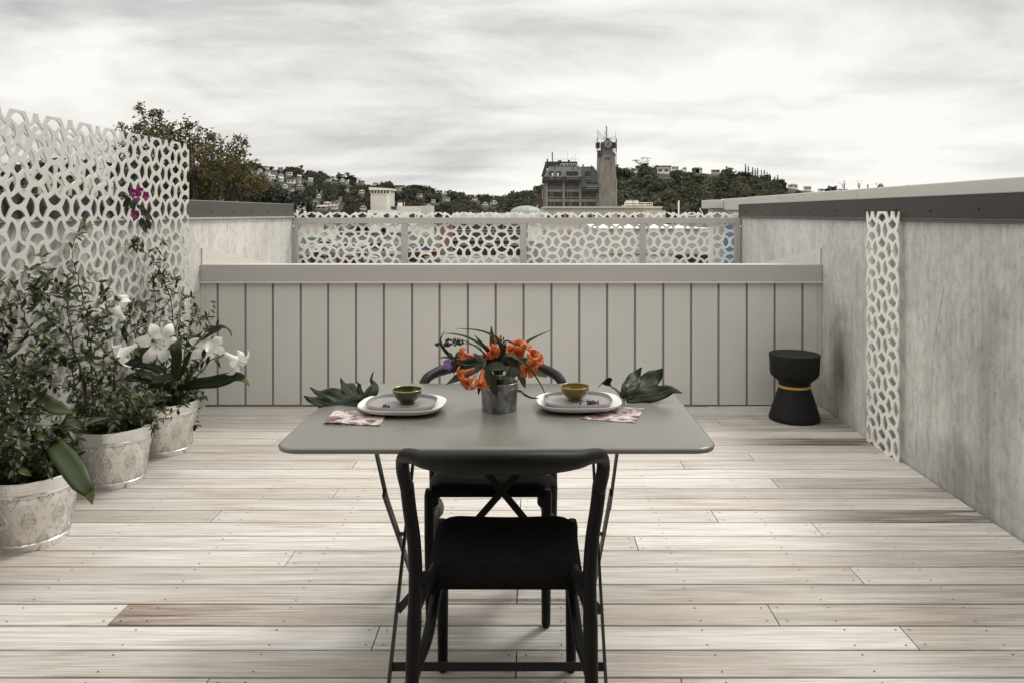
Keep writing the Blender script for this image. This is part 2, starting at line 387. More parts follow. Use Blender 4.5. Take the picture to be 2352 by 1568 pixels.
base = mixc(0.75, base, rp(crk, [(0.595, (1,)*3), (0.66, (0.50, 0.44, 0.38))]), 'MULTIPLY')
warm = nz(0.9, (0.7, 3.0, 1), 4, loc=(1, 2, 3), vec=V)
base = mixc(0.55, base, rp(warm, [(0.42, (1,)*3), (0.66, (0.86, 0.76, 0.65))]), 'MULTIPLY')
tone = rp(sp.outputs[0], [(0.0, (0.80, 0.79, 0.78)), (0.25, (0.88, 0.875, 0.87)), (0.6, (0.97, 0.968, 0.965)), (1.0, (1.05, 1.05, 1.05))])
base = mixc(1.0, base, tone, 'MULTIPLY')
worn = ma('MULTIPLY', rp(g3, [(0.40, (0, 0, 0)), (0.60, (1, 1, 1))]), rp(g2, [(0.42, (1,)*3), (0.62, (0,)*3)]))
base = mixc(ma('MULTIPLY', worn, 0.36), base, (0.27, 0.205, 0.15))
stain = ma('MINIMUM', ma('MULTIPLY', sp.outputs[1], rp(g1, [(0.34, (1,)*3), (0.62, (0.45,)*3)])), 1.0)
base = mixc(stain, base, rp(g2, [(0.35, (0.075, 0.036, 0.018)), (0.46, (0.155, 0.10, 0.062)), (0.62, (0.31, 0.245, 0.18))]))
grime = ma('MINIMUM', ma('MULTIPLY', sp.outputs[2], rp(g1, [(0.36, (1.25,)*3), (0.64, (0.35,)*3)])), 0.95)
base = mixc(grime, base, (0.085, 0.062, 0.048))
l.new(base, b.inputs['Base Color']); bump(ma('ADD', g2, fine), 0.12, 0.004); b.inputs['Specular IOR Level'].default_value = 0.3; M['deck'] = m

# board-marked concrete
def concrete(name, lo, mid, hi, dirty):
    m, new, l, b, tc_, nz, rp, mixc, ma, bump = nodes_of(name, 0.8)
    a = nz(1.6, (1, 1, 0.8), 7, 0.6, 0.4); st = nz(9, (1, 1, 0.10), 6, 0.65); sp_ = nz(26, (1, 1, 0.6), 5, 0.6); big = nz(0.9, (1, 1, 0.7), 3, loc=(2, 1.3, 0.4))
    base = rp(a, [(0.3, lo), (0.5, mid), (0.7, hi)])
    base = mixc(0.30, base, rp(st, [(0.34, (0.62, 0.61, 0.595)), (0.48, (0.93,)*3), (0.62, (1.14,)*3)]), 'MULTIPLY')
    base = mixc(0.8, base, rp(sp_, [(0.34, (0.74, 0.74, 0.735)), (0.5, (0.97,)*3), (0.64, (1.06,)*3)]), 'MULTIPLY')
    gr = nz(42, (1, 1, 0.07), 4, 0.6); base = mixc(0.45, base, rp(gr, [(0.34, (0.74,)*3), (0.5, (0.98,)*3), (0.66, (1.08,)*3)]), 'MULTIPLY')
    pit = nz(60, (1, 1, 0.8), 2, 0.5, loc=(1, 1, 1)); base = mixc(0.8, base, rp(pit, [(0.28, (0.45,)*3), (0.34, (1,)*3)]), 'MULTIPLY')
    if dirty:
        xyz = new('ShaderNodeSeparateXYZ'); l.new(tc_.outputs['Object'], xyz.inputs[0])
        def blob(y, z, ry, rz):      # damp stains of their own shape on the wall
            u = ma('DIVIDE', ma('SUBTRACT', xyz.outputs[1], y), ry); v = ma('DIVIDE', ma('SUBTRACT', xyz.outputs[2], z), rz)
            d = ma('SQRT', ma('ADD', ma('MULTIPLY', u, u), ma('MULTIPLY', v, v)))
            d = ma('ADD', d, ma('MULTIPLY', ma('SUBTRACT', a, 0.5), 1.6)); d = ma('ADD', d, ma('MULTIPLY', ma('SUBTRACT', st, 0.5), 1.0))
            return rp(d, [(0.15, (1,)*3), (1.0, (0,)*3)])
        for (y, z, ry, rz, k) in dirty: base = mixc(ma('MULTIPLY', blob(y, z, ry, rz), k), base, (0.085, 0.078, 0.068))
    l.new(base, b.inputs['Base Color']); bump(ma('ADD', sp_, st), 0.12, 0.006); return m
M['concrete'] = concrete('cast_concrete', (0.45, 0.435, 0.41), (0.575, 0.56, 0.53), (0.67, 0.655, 0.625), [(5.0, 0.36, 0.26, 0.40, 0.85), (3.35, 0.45, 0.45, 0.55, 0.36), (3.75, 0.12, 0.5, 0.22, 0.34), (2.9, 0.6, 0.4, 0.4, 0.22), (4.45, 0.15, 0.3, 0.25, 0.4), (3.0, 1.15, 0.25, 0.25, 0.3)])
M['concrete_pale'] = concrete('pale_cast_concrete', (0.50, 0.48, 0.44), (0.60, 0.58, 0.54), (0.68, 0.665, 0.625), None)

# blue glass mosaic
m, new, l, b, tc_, nz, rp, mixc, ma, bump = nodes_of('blue_mosaic', 0.25)
vo = new('ShaderNodeTexVoronoi'); vo.inputs['Scale'].default_value = 60; l.new(tc_.outputs['Object'], vo.inputs['Vector'])
sv = new('ShaderNodeSeparateXYZ'); l.new(vo.outputs['Color'], sv.inputs[0])
l.new(rp(sv.outputs[0], [(0.0, (0.02, 0.07, 0.17)), (0.4, (0.05, 0.16, 0.30)), (0.75, (0.09, 0.24, 0.38)), (1.0, (0.30, 0.42, 0.48))]), b.inputs['Base Color']); M['mosaic'] = m

# flowered print on the napkins
m, new, l, b, tc_, nz, rp, mixc, ma, bump = nodes_of('floral_print', 0.75)
a = nz(22, detail=5, dist=1.0); c = nz(15, detail=4, dist=0.8, loc=(3, 1, 0)); e_ = nz(90, detail=2, loc=(1, 2, 0))
base = rp(a, [(0.32, (0.07, 0.012, 0.025)), (0.43, (0.14, 0.075, 0.08)), (0.50, (0.30, 0.25, 0.25)), (0.58, (0.50, 0.46, 0.38)), (0.68, (0.24, 0.20, 0.06))])
base = mixc(rp(c, [(0.52, (0,)*3), (0.62, (0.8,)*3)]), base, (0.55, 0.50, 0.49))
base = mixc(rp(e_, [(0.60, (0,)*3), (0.66, (0.7,)*3)]), base, (0.12, 0.02, 0.05))
l.new(base, b.inputs['Base Color']); M['print'] = m
# clear glass
m = bpy.data.materials.new('clear_glass'); m.use_nodes = True; b = m.node_tree.nodes['Principled BSDF']
b.inputs['Transmission Weight'].default_value = 1; b.inputs['Roughness'].default_value = 0.02; b.inputs['IOR'].default_value = 1.35; b.inputs['Base Color'].default_value = (0.93, 0.96, 0.94, 1); M['glass'] = m
# ------------------------------------------------------------------ the terrace
XL, XR, YB = -2.339, 2.046, 5.345          # left wall face, right wall face, face of the clad parapet
GROUND = -5.5

def make_deck():
    # boards run across; joints (row k counted from the camera's nearest measured edge, x) as in the photo
    pitch, gap = 0.1396, 0.0068
    joints = {1: [-1.400], 0: [-0.505, 1.213], 2: [], 3: [], -1: [-0.052], -2: [-1.02, 0.44]}
    def J(x, y): return (x-VX)*EYE/(y-VY)
    pts = [(272, 1410), (863, 1463), (2088, 1463), (1776, 1410), (1967, 1320), (667, 1280), (1461, 1245), (1875, 1212), (1640, 1182), (499, 1182),
           (772, 1131), (1777, 1106), (1567, 1066), (815, 1066), (1726, 1048), (1650, 968), (1186, 1520), (1188, 1362), (1196, 1155), (478, 1562), (1565, 1562),
           (640, 1010), (900, 985), (1300, 1000), (700, 958), (1500, 945)]
    joints = {}
    for x, y in pts:
        k = math.floor((F*EYE/(y-VY)-2.364)/pitch); joints.setdefault(k, []).append(J(x, y))
    rnd = random.Random(3); vs = []; fs = []; bd = []; mi = []
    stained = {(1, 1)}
    def quadbox(x0, x1, y0, y1, seed, stf, grf):
        n = max(1, int((x1-x0)/0.12)); b = len(vs)
        for i in range(n+1):
            x = lerp(x0, x1, i/n)
            for y, z in ((y0, -0.03), (y0, -0.002), (y0+0.002, 0), (y1-0.002, 0), (y1, -0.002), (y1, -0.03)):
                vs.append((x, y, z)); bd.append((seed, stf(x), grf(x)))
        for i in range(n):
            for j in range(5): fs.append((b+i*6+j, b+(i+1)*6+j, b+(i+1)*6+j+1, b+i*6+j+1)); mi.append(0)
        for i in (0, n):
            q = tuple(b+i*6+j for j in range(6)); fs.append(q if i == 0 else q[::-1]); mi.append(0)
    for k in range(-24, 22):
        y0 = 2.364+pitch*k; y1 = min(y0+pitch-gap, YB-0.002)
        if y1-y0 < 0.02: continue
        js = sorted(joints.get(k, []))
        if not js and k < -2: js = [rnd.uniform(-1.6, 1.6)]
        xs = [XL+0.012]+js+[XR-0.012]
        for i in range(len(xs)-1):
            a = xs[i]+(0.002 if i else 0); c = xs[i+1]-(0.002 if i < len(xs)-2 else 0)
            seed = rnd.random(); stf = lambda x: 0.0; grf = lambda x: 0.0
            right = i == len(xs)-2
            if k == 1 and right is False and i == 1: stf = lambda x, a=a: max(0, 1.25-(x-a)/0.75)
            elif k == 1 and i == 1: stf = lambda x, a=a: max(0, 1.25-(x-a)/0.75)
            if k == 14: stf = lambda x, c=c: 0.0
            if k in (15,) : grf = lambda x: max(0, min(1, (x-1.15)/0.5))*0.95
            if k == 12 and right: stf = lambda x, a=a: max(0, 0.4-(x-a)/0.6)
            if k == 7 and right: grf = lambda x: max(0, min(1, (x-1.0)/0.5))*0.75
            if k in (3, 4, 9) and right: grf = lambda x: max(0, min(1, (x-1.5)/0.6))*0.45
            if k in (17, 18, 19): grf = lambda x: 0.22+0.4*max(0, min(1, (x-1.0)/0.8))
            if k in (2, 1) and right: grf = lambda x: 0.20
            quadbox(a, c, y0, y1, seed, stf, grf)
        for x in [XL+0.12+0.463*q for q in range(10)]+[j+d for j in js for d in (-0.028, 0.028)]:     # screw heads, two per joist
            for yy in (y0+0.024, y1-0.024):
                b = len(vs); px = x+rnd.uniform(-0.006, 0.006); py = yy+rnd.uniform(-0.003, 0.003); r = 0.0036
                for q in range(6): vs.append((px+r*math.cos(q*1.047), py+r*math.sin(q*1.047), 0.0012)); bd.append((0, 0, 0))
                fs.append(tuple(range(b, b+6))); mi.append(1)
    me = bpy.data.meshes.new('deck'); me.from_pydata(vs, [], fs)
    me.materials.append(M['deck']); me.materials.append(mat('rusty_screw', (0.05, 0.04, 0.033), 0.5, 0.3, 50)); me.materials.append(mat('joist', (0.05, 0.04, 0.03), 0.9))
    me.polygons.foreach_set('material_index', mi)
    a = me.attributes.new('Board', 'FLOAT_VECTOR', 'POINT'); a.data.foreach_set('vector', np.array(bd, dtype=np.float32).ravel())
    o = bpy.data.objects.new('deck', me); COL.objects.link(o); tag(o, 'weathered silver timber deck of long boards with rusty screws', 'deck', kind='structure')
    s = MB()
    for i in range(10): x = XL+0.12+0.463*i; s.box(x-0.02, x+0.02, -1.0, YB-0.01, -0.14, -0.031)
    s.box(XL, XR, -1.0, YB, -0.20, -0.145)
    b = s.build('deck_joists', bpy.data.materials['joist']); b['kind'] = 'structure'
make_deck()

def wall(X, thick, y0, y1, side, mname, label):     # side: +1 the wall lies towards +X of its face
    t = thing('concrete_wall', label, 'wall', (X, (y0+y1)/2, 0)); oy = -(y0+y1)/2
    s = MB(); a, b = sorted((0, side*thick)); s.box(a, b, y0+oy, y1+oy, -0.25, 1.315)
    cb = s.build('wall_body', M[mname], t); cb.location = (0, -oy, 0)
    # shift mesh back so that object coordinates keep the world's y and z
    for v in cb.data.vertices: v.co.y -= oy
    cb.location = (0, oy, 0)
    s = MB(); f = -side*0.012
    a, b = sorted((f, side*(thick+0.012)))
    s.box(a, b, y0+oy-0.0, y1+oy+0.012, 1.335, 1.449); fl = s.build('flashing', M['flashing' if side < 0 else 'flashing_dark'], t)
    s = MB(); a, b = sorted((f-side*0.010, side*0.004)); s.box(a, b, y0+oy, y1+oy+0.012, 1.319, 1.334)
    s.build('drip_edge', M['flashing_light'] if side < 0 else M['flashing'], fl)
    s = MB(); a, b = sorted((f-side*0.001, side*(thick+0.013))); s.box(a, b, y0+oy, y1+oy+0.013, 1.4495, 1.453)
    s.build('top_fold', M['flashing_light'], fl)
    for i in range(7 if side < 0 else 12):
        s = MB(); y = y1-0.25-i*0.42+0.05*math.sin(i*5); s.sphere((f-side*0.001, y+oy, 1.378+0.004*math.sin(i*3)), 0.0065, 6, 4); s.build('screw', M['metal_dark'], fl)
    return t
wall(XL, 0.13, -1.0, 7.374, -1, 'concrete_pale', 'pale concrete side wall behind the potted plants, capped with grey flashing')
rw = wall(XR, 0.13, -1.0, 7.435, 1, 'concrete', 'stained grey concrete side wall beside the black stool, capped with dark flashing')

s = MB(); pts = [(XR-0.0008, XR*F/(x-VX), EYE-(y-VY)/F*(XR*F/(x-VX))) for x, y in ((2168, 660), (2160, 705), (2148, 770), (2142, 830), (2140, 890), (2137, 960))]
s.tube(spline([Vector(q)-rw.location for q in pts], 24), 0.0022, 5); s.build('formwork_ridge', M['concrete_pale'], rw)
# clad parapet across the back of the terrace
t = thing('parapet_wall', 'low parapet clad in grey vertical boards across the back of the deck', 'parapet', (0, YB, 0))
gaps = [499, 563, 626, 690, 753, 817, 881, 946, 1009, 1074, 1138, 1202, 1266, 1330, 1394, 1458, 1523, 1587, 1650, 1715, 1779, 1843]
gx = [(x+0.5-VX)/F*YB for x in gaps]
s = MB(); xs = [XL+0.03]+gx+[XR-0.03]
for i in range(len(xs)-1):
    a = xs[i]+(0.0075 if i else 0); b = xs[i+1]-(0.0075 if i < len(xs)-2 else 0)
    s.box(a, b, 0.0, 0.008, 0.012, 0.868)
s.build('cladding', M['cladding'], t, bevel=0.002)
s = MB(); s.box(XL+0.02, XR-0.02, 0.0085, 0.10, 0.0, 0.875); s.build('backing', M['groove'], t)
for x in (XL+0.001, XR-0.029):
    s = MB(); s.box(x, x+0.028, -0.006, 0.016, 0.0, 0.868); s.build('corner_trim', M['trim' if x > 0 else 'cladding'], t, bevel=0.001)
s = MB(); s.box(XL+0.002, XR-0.002, -0.022, -0.004, 0.884, 1.000); s.box(XL+0.002, XR-0.002, -0.0035, 0.12, 0.89, 1.001)
c = s.build('capping', M['capping'], t, bevel=0.002)
s = MB(); s.box(XL+0.001, XR-0.001, -0.030, 0.0, 0.870, 0.8835); s.build('drip_edge', M['trim'], c, bevel=0.003)
for x in (520, 740, 900, 1145, 1300, 1480, 1640, 1795):
    s = MB(); s.sphere(((x-VX)/F*5.32, -0.0225, 0.892), 0.0045, 6, 4); s.build('screw', M['steel'], c)
# sloping hood roof behind the parapet with its upstand flashings on the side walls
h = thing('hood_roof', 'grey metal roof sloping away behind the clad parapet', 'roof', (0, YB+0.125, 0))
s = MB(); s.prism([(0.0, 0.95), (0.0, 0.985), (1.5, 0.77), (1.5, 0.70)], 'x', XL+0.002, XR-0.002); s.build('roof_sheet', M['capping'], h)
for sx_, X in ((1, XL), (-1, XR)):
    s = MB(); a, b = sorted((X+sx_*0.002, X+sx_*0.009))
    s.prism([(-0.125, 1.002), (-0.125, 1.117), (1.36, 0.905), (1.36, 0.80), (0.0, 0.99)], 'x', a, b); fl = s.build('upstand_flashing', M['trim'], h)
    for y, z in ((0.02-0.06, 1.055), (0.40, 1.01), (0.75, 0.95)):
        s = MB(); s.sphere((X+sx_*0.010, y, z), 0.006, 6, 4); s.build('screw', M['steel'], fl)

# ------------------------------------------------------------------ pierced screens
def arc(p, q, m, n):            # circular arc from p to q through m
    (ax, ay), (bx, by), (cx_, cy_) = p, m, q
    d = 2*(ax*(by-cy_)+bx*(cy_-ay)+cx_*(ay-by))
    ux = ((ax*ax+ay*ay)*(by-cy_)+(bx*bx+by*by)*(cy_-ay)+(cx_*cx_+cy_*cy_)*(ay-by))/d
    uy = ((ax*ax+ay*ay)*(cx_-bx)+(bx*bx+by*by)*(ax-cx_)+(cx_*cx_+cy_*cy_)*(bx-ax))/d
    r = math.hypot(ax-ux, ay-uy); a0 = math.atan2(ay-uy, ax-ux); am = math.atan2(by-uy, bx-ux); a1 = math.atan2(cy_-uy, cx_-ux)
    def unw(a, ref): 
        while a-ref > math.pi: a -= 2*math.pi
        while a-ref < -math.pi: a += 2*math.pi
        return a
    am = unw(am, a0); a1 = unw(a1, am)
    return [(ux+r*math.cos(a0+(a1-a0)*i/n), uy+r*math.sin(a0+(a1-a0)*i/n)) for i in range(n)]
lensR = arc((.0446, .0468), (.0446, -.0468), (.0156, 0), 10)+arc((.0446, -.0468), (.0723, 0), (.0570, -.0242), 3)+arc((.0723, 0), (.0446, .0468), (.0570, .0242), 3)
drop = arc((0, -.0401), (.0457, -.0691), (.0210, -.0570), 4)+arc((.0457, -.0691), (-.0457, -.0691), (0, -.0959), 12)+arc((-.0457, -.0691), (0, -.0401), (-.0210, -.0570), 4)
HOLES = [lensR, [(-x, y) for x, y in lensR], drop, [(x, -y) for x, y in drop]]
PA, PB = 0.1245, 0.1093
def grown(pts, d):               # outline moved outwards by d
    o = []; n = len(pts); ar = sum(pts[i-1][0]*pts[i][1]-pts[i][0]*pts[i-1][1] for i in range(n)); sg = 1 if ar > 0 else -1
    for i in range(n):
        tx = pts[(i+1) % n][0]-pts[i-1][0]; ty = pts[(i+1) % n][1]-pts[i-1][1]; l_ = math.hypot(tx, ty) or 1
        o.append((pts[i][0]+sg*ty/l_*d, pts[i][1]-sg*tx/l_*d))
    return o
def pierced_mesh(name, x0, x1, z0, z1, ph_x, ph_z, thick, buckle=0.0, wavy=False, grow=0.0020):
    """ring-pattern sheet in local x,z; a column with lens centre at (ph_x, ph_z)"""
    cu = bpy.data.curves.new(name, 'CURVE'); cu.dimensions = '2D'; cu.fill_mode = 'BOTH'
    def sp(pts):
        q = cu.splines.new('POLY'); q.points.add(len(pts)-1); q.use_cyclic_u = True
        q.points.foreach_set('co', [c for p in pts for c in (p[0], p[1], 0, 1)])
    i0 = math.floor((x0-ph_x)/PA)-1; i1 = math.ceil((x1-ph_x)/PA)+1; j0 = math.floor((z0-ph_z)/PB)-2; j1 = math.ceil((z1-ph_z)/PB)+2
    xs = (ph_x+(i0-0.9)*PA, ph_x+(i1+0.9)*PA); zs = (ph_z+(j0-1.2)*PB, ph_z+(j1+1.2)*PB)
    sp([(xs[0], zs[0]), (xs[1], zs[0]), (xs[1], zs[1]), (xs[0], zs[1])])
    for i in range(i0, i1+1):
        for j in range(j0, j1+1):
            if (i+j) % 2 == 0:
                for hpts in HOLES: sp([(ph_x+i*PA+x, ph_z+j*PB+y) for x, y in grown(hpts, grow)])
    ob = bpy.data.objects.new(name, cu); COL.objects.link(ob); bpy.context.view_layer.update()
    dg = bpy.context.evaluated_depsgraph_get(); me = bpy.data.meshes.new_from_object(ob.evaluated_get(dg), depsgraph=dg)
    COL.objects.unlink(ob); bpy.data.objects.remove(ob); bpy.data.curves.remove(cu)
    bm = bmesh.new(); bm.from_mesh(me); bmesh.ops.remove_doubles(bm, verts=bm.verts, dist=1e-6)
    for co, no in (((x0, 0, 0), (-1, 0, 0)), ((x1, 0, 0), (1, 0, 0)), ((0, z0, 0), (0, -1, 0)), ((0, z1, 0), (0, 1, 0))):
        bmesh.ops.bisect_plane(bm, geom=bm.verts[:]+bm.edges[:]+bm.faces[:], plane_co=co, plane_no=no, clear_outer=True)
    bmesh.ops.recalc_face_normals(bm, faces=bm.faces)
    if buckle:
        bmesh.ops.subdivide_edges(bm, edges=[e for e in bm.edges if e.calc_length() > 0.06], cuts=1)
    if wavy:
        bed = [e for e in bm.edges if all(abs(v.co.x-x0) < 1e-5 for v in e.verts) or all(abs(v.co.x-x1) < 1e-5 for v in e.verts)]
        for e in bed: 
            n_ = int(e.calc_length()/0.008)
            if n_ > 0: bmesh.ops.subdivide_edges(bm, edges=[e], cuts=n_)
        for v in bm.verts:
            q = 0.014*(0.5-0.5*math.cos(math.pi*(v.co.y-ph_z)/PB))**2
            if abs(v.co.x-x0) < 1e-5: v.co.x += q
            elif abs(v.co.x-x1) < 1e-5: v.co.x -= q
        bmesh.ops.triangulate(bm, faces=[f for f in bm.faces if len(f.verts) > 4])
    r = bmesh.ops.extrude_face_region(bm, geom=bm.faces[:])
    for v in r['geom']:
        if isinstance(v, bmesh.types.BMVert): v.co.z += thick
    bmesh.ops.recalc_face_normals(bm, faces=bm.faces)
    for v in bm.verts:
        x, y, z = v.co
        bz = buckle*(math.sin(x*5.1+1.0)+0.6*math.sin(x*9.7+y*1.4)+0.3*math.sin(y*4.0+x*2)) if buckle else 0
        v.co = (x, z+bz, y)
    bm.to_mesh(me); bm.free(); me.materials.clear(); me.materials.append(M['screen']); return me

def screen(name, label, me, loc, rz, spots, off):
    t = thing(name, label, 'screen', loc, rz)
    o = bpy.data.objects.new('pierced_sheet', me); COL.objects.link(o); o.parent = t
    for x, z in spots:
        s = MB(); s.tube([(x, -min(off, 0.006), z), (x, 0.008, z)], 0.004, 8); s.sphere((x, 0.010, z), 0.006, 8, 5, (1, 0.6, 1)); s.build('fixing_screw', M['steel'], t)
    return t
# tall screen in front of the left wall: sheet's local x runs along world -y... (rz = -90 puts local +x to -y, local +y to +x)
yE, yS = 5.07, 2.35
me = pierced_mesh('pierced_sheet', 0.0, yE-yS, 0.05, 1.825, PA*0.42, 1.825-PB*0.0, 0.0055, 0.006)
spots = [(PA*0.42+PA*i, 1.825-PB*6-PB*6*k) for k in (0, 1) for i in (0, 6, 12, 18)]
screen('pierced_screen', 'tall cream pierced metal screen standing behind the potted plants', me, (XL+0.026, yE, 0), R(-90), spots, 0.045)
me2 = pierced_mesh('pierced_sheet', 0.0, 2.2, 1.25, 1.80, PA*0.42, 1.80, 0.006, 0.0)
screen('pierced_screen', 'second cream pierced screen seen through the holes above the left wall', me2, (XL-0.185, 4.55, 0), R(-90), [], 0.0)
# narrow strip on the right wall (rz = +90: local +x to +y, local +y to -x)
me3 = pierced_mesh('pierced_sheet', 0.0, 0.401, -0.12, 1.372, 0.076, 1.372, 0.008, 0, True)
me3.materials.clear(); me3.materials.append(M['screen_white']); y0s = 4.143  # lighter coat than the tall screen's, offsetting the shade on this wall
screen('pierced_strip', 'narrow pierced metal strip fixed upright on the stained concrete wall', me3, (XR-0.030, y0s, 0), R(90),
       [(0.076+PA*(0 if k % 2 else 2), 1.372-PB*(2+4*(k//2))) for k in range(6)], 0.042)

# balustrade with pierced infill between the two walls
YB2 = 7.40
b = thing('balustrade', 'cream pierced balustrade with grey posts and rail beyond the parapet', 'balustrade', (0, YB2, 0))
def bx(px): return (px-VX)/F*YB2
s = MB(); s.box(bx(672), bx(1700), -0.02, 0.02, EYE-(513.5-VY)/F*YB2, EYE-(500.5-VY)/F*YB2); s.build('rail', M['frame'], b, bevel=0.002)
for x0, x1 in ((672, 684), (922, 936.5), (1195, 1209.5), (1469.5, 1483), (1687, 1700)):
    s = MB(); s.box(bx(x0), bx(x1), -0.019, 0.019, 0.5, EYE-(513.6-VY)/F*YB2); s.build('post', M['frame'], b, bevel=0.002)
for i, x in enumerate((668, 1703)):
    s = MB(); z = EYE-(521-VY)/F*YB2
    s.tube([(bx(x)-0.05, -0.012, z), (bx(x)+0.05, -0.012, z)], 0.007, 8); s.sphere((bx(x)-0.012, -0.018, z), 0.016, 8, 6); s.sphere((bx(x)+0.030, -0.018, z), 0.016, 8, 6)
    s.build('standoff_bolt', M['steel'], b)
zc = 1.369+0.031
me4 = pierced_mesh('pierced_infill', bx(673), bx(1699), 0.55, 1.374, bx(1010/1.06293+1100/9.046/1.06293), EYE-((510+490/9.046)/1.06293-VY)/F*YB2, 0.005, 0, False, 0.0018)
me4.materials.clear(); me4.materials.append(M['screen_white']); o = bpy.data.objects.new('pierced_infill', me4); COL.objects.link(o); o.parent = b; o.location = (0, 0.026, 0)

# ------------------------------------------------------------------ neighbouring white parapet with blue mosaic, right
nb = thing('neighbour_building', 'neighbouring white building with blue mosaic wall and white parapet cap beyond the right wall', 'building', (2.5, 9.8, 0))
def nbx(px, Y): return (px-VX)/F*Y-2.5
s = MB(); s.box(0.0, 3.0, -11.8, 0.0, GROUND, 1.40); s.build('wall', M['white_wall'], nb)
s = MB(); s.box(-0.012, -0.001, -2.4, 0.0, 0.2, 1.27); s.build('mosaic_panel', M['mosaic'], nb)
s = MB(); s.box(-0.15, 0.0, -0.0+0.002, 0.30, GROUND, 1.42); s.build('pier', M['white_wall'], nb)
cuts = [-11.8, -6.6, -4.1, -2.3, -0.6, 0.02]
for i in range(5):
    s = MB(); s.box(-0.05, 3.0, cuts[i]+0.004, cuts[i+1]-0.004, 1.401, 1.546); s.build('parapet_cap', M['trim'], nb, bevel=0.006)
s = MB(); s.box(-0.215, -0.051, -0.14, 0.40, 1.425, 1.535); s.build('parapet_cap', M['trim'], nb, bevel=0.006)

# ------------------------------------------------------------------ unseen house the terrace opens from, added behind the camera for its shade
hs = thing('house', 'dark glazed house front with an eave behind the deck, unseen and added for its shade', 'house', (0, -1.0, 0))
s = MB(); s.box(-4.0, XL, -0.3, 0.0, 0, 2.4); s.box(XR, 4.0, -0.3, 0.0, 0, 2.4); s.box(-4.0, 4.0, -0.3, 0, 2.4, 4.4); s.build('wall', M['slate'], hs)
s = MB(); s.box(XL, XR, -0.12, -0.08, 0, 2.4); s.build('glass_door', M['glass_dark'], hs)
s = MB(); s.box(-4.2, 4.2, -4.0, 0.5, 4.41, 4.6); s.build('roof_eave', M['capping'], hs)
# ------------------------------------------------------------------ furniture
TX, TY0, TY1, TZ = -0.0965, 2.005, 2.775, 0.74
t = thing('folding_table', 'grey enamelled metal folding table laid for two', 'table', (TX, 2.39, 0))
def rrect(hx, hy, r, n=8):
    o = []
    for cx_, cy_, a0 in ((hx-r, hy-r, 0), (-hx+r, hy-r, 90), (-hx+r, -hy+r, 180), (hx-r, -hy+r, 270)):
        for i in range(n+1): a = R(a0+90*i/n); o.append((cx_+r*math.cos(a), cy_+r*math.sin(a)))
    return o
s = MB(); rings = []
for ins, z in ((0.016, TZ-0.017), (0.006, TZ-0.0165), (0.0025, TZ-0.015), (0.0, TZ-0.006), (0.0012, TZ-0.0035), (0.005, TZ-0.0008), (0.012, TZ)):
    rings.append([(x, y, z) for x, y in rrect(0.594-ins, 0.388-ins, 0.065-ins)])
n = len(rings[0]); vs = [p for q in rings for p in q]; fs = [(i*n+k, i*n+(k+1) % n, (i+1)*n+(k+1) % n, (i+1)*n+k) for i in range(len(rings)-1) for k in range(n)]
fs += [tuple((len(rings)-1)*n+k for k in range(n)), tuple(range(n))[::-1]]
s.add(vs, fs); s.build('tabletop', M['table'], t, smooth=True)
fr = M['table_frame']
# frame A: near foot to far top; frame B: near top to far foot, just outside it
for x in (-0.302, 0.302):
    s = MB(); s.bar((x, -0.335, 0.0), (x, 0.30, 0.70), 0.022, 0.008, (1, 0, 0)); s.build('leg', fr, t)
    s = MB(); s.bar((x*1.055, 0.345, 0.0), (x*1.055, -0.27, 0.58), 0.022, 0.008, (1, 0, 0)); lg = s.build('leg', fr, t)
    s = MB(); s.bar((x*1.055+0.006*(1 if x > 0 else -1), -0.17, 0.50), (x*1.09, -0.33, 0.72), 0.020, 0.006, (1, 0, 0)); s.build('hinge_arm', fr, t)
    s = MB(); s.tube([(x*0.97, -0.012, 0.355), (x*1.09, -0.012, 0.355)], 0.007, 8); s.build('pivot_bolt', M['steel'], t)
def onA(z): return -0.335+0.635*z/0.70
s = MB()
s.bar((-0.30, onA(0.085), 0.085), (0.30, onA(0.085), 0.085), 0.008, 0.022, (0, 0.4, 1)); s.build('stretcher', fr, t)
s = MB(); y_, z_ = 0.30, 0.04
s.bar((-0.315, 0.30, 0.045), (0.315, 0.30, 0.045), 0.008, 0.022); s.build('stretcher', fr, t)
s = MB(); s.bar((-0.30, onA(0.19)+0.004, 0.19), (0.185, onA(0.62)+0.004, 0.62), 0.022, 0.006, (0, -1, 0.9)); s.build('cross_brace', fr, t)
s = MB(); s.bar((0.30, onA(0.19)-0.004, 0.19), (-0.185, onA(0.62)-0.004, 0.62), 0.022, 0.006, (0, -1, 0.9)); s.build('cross_brace', fr, t)

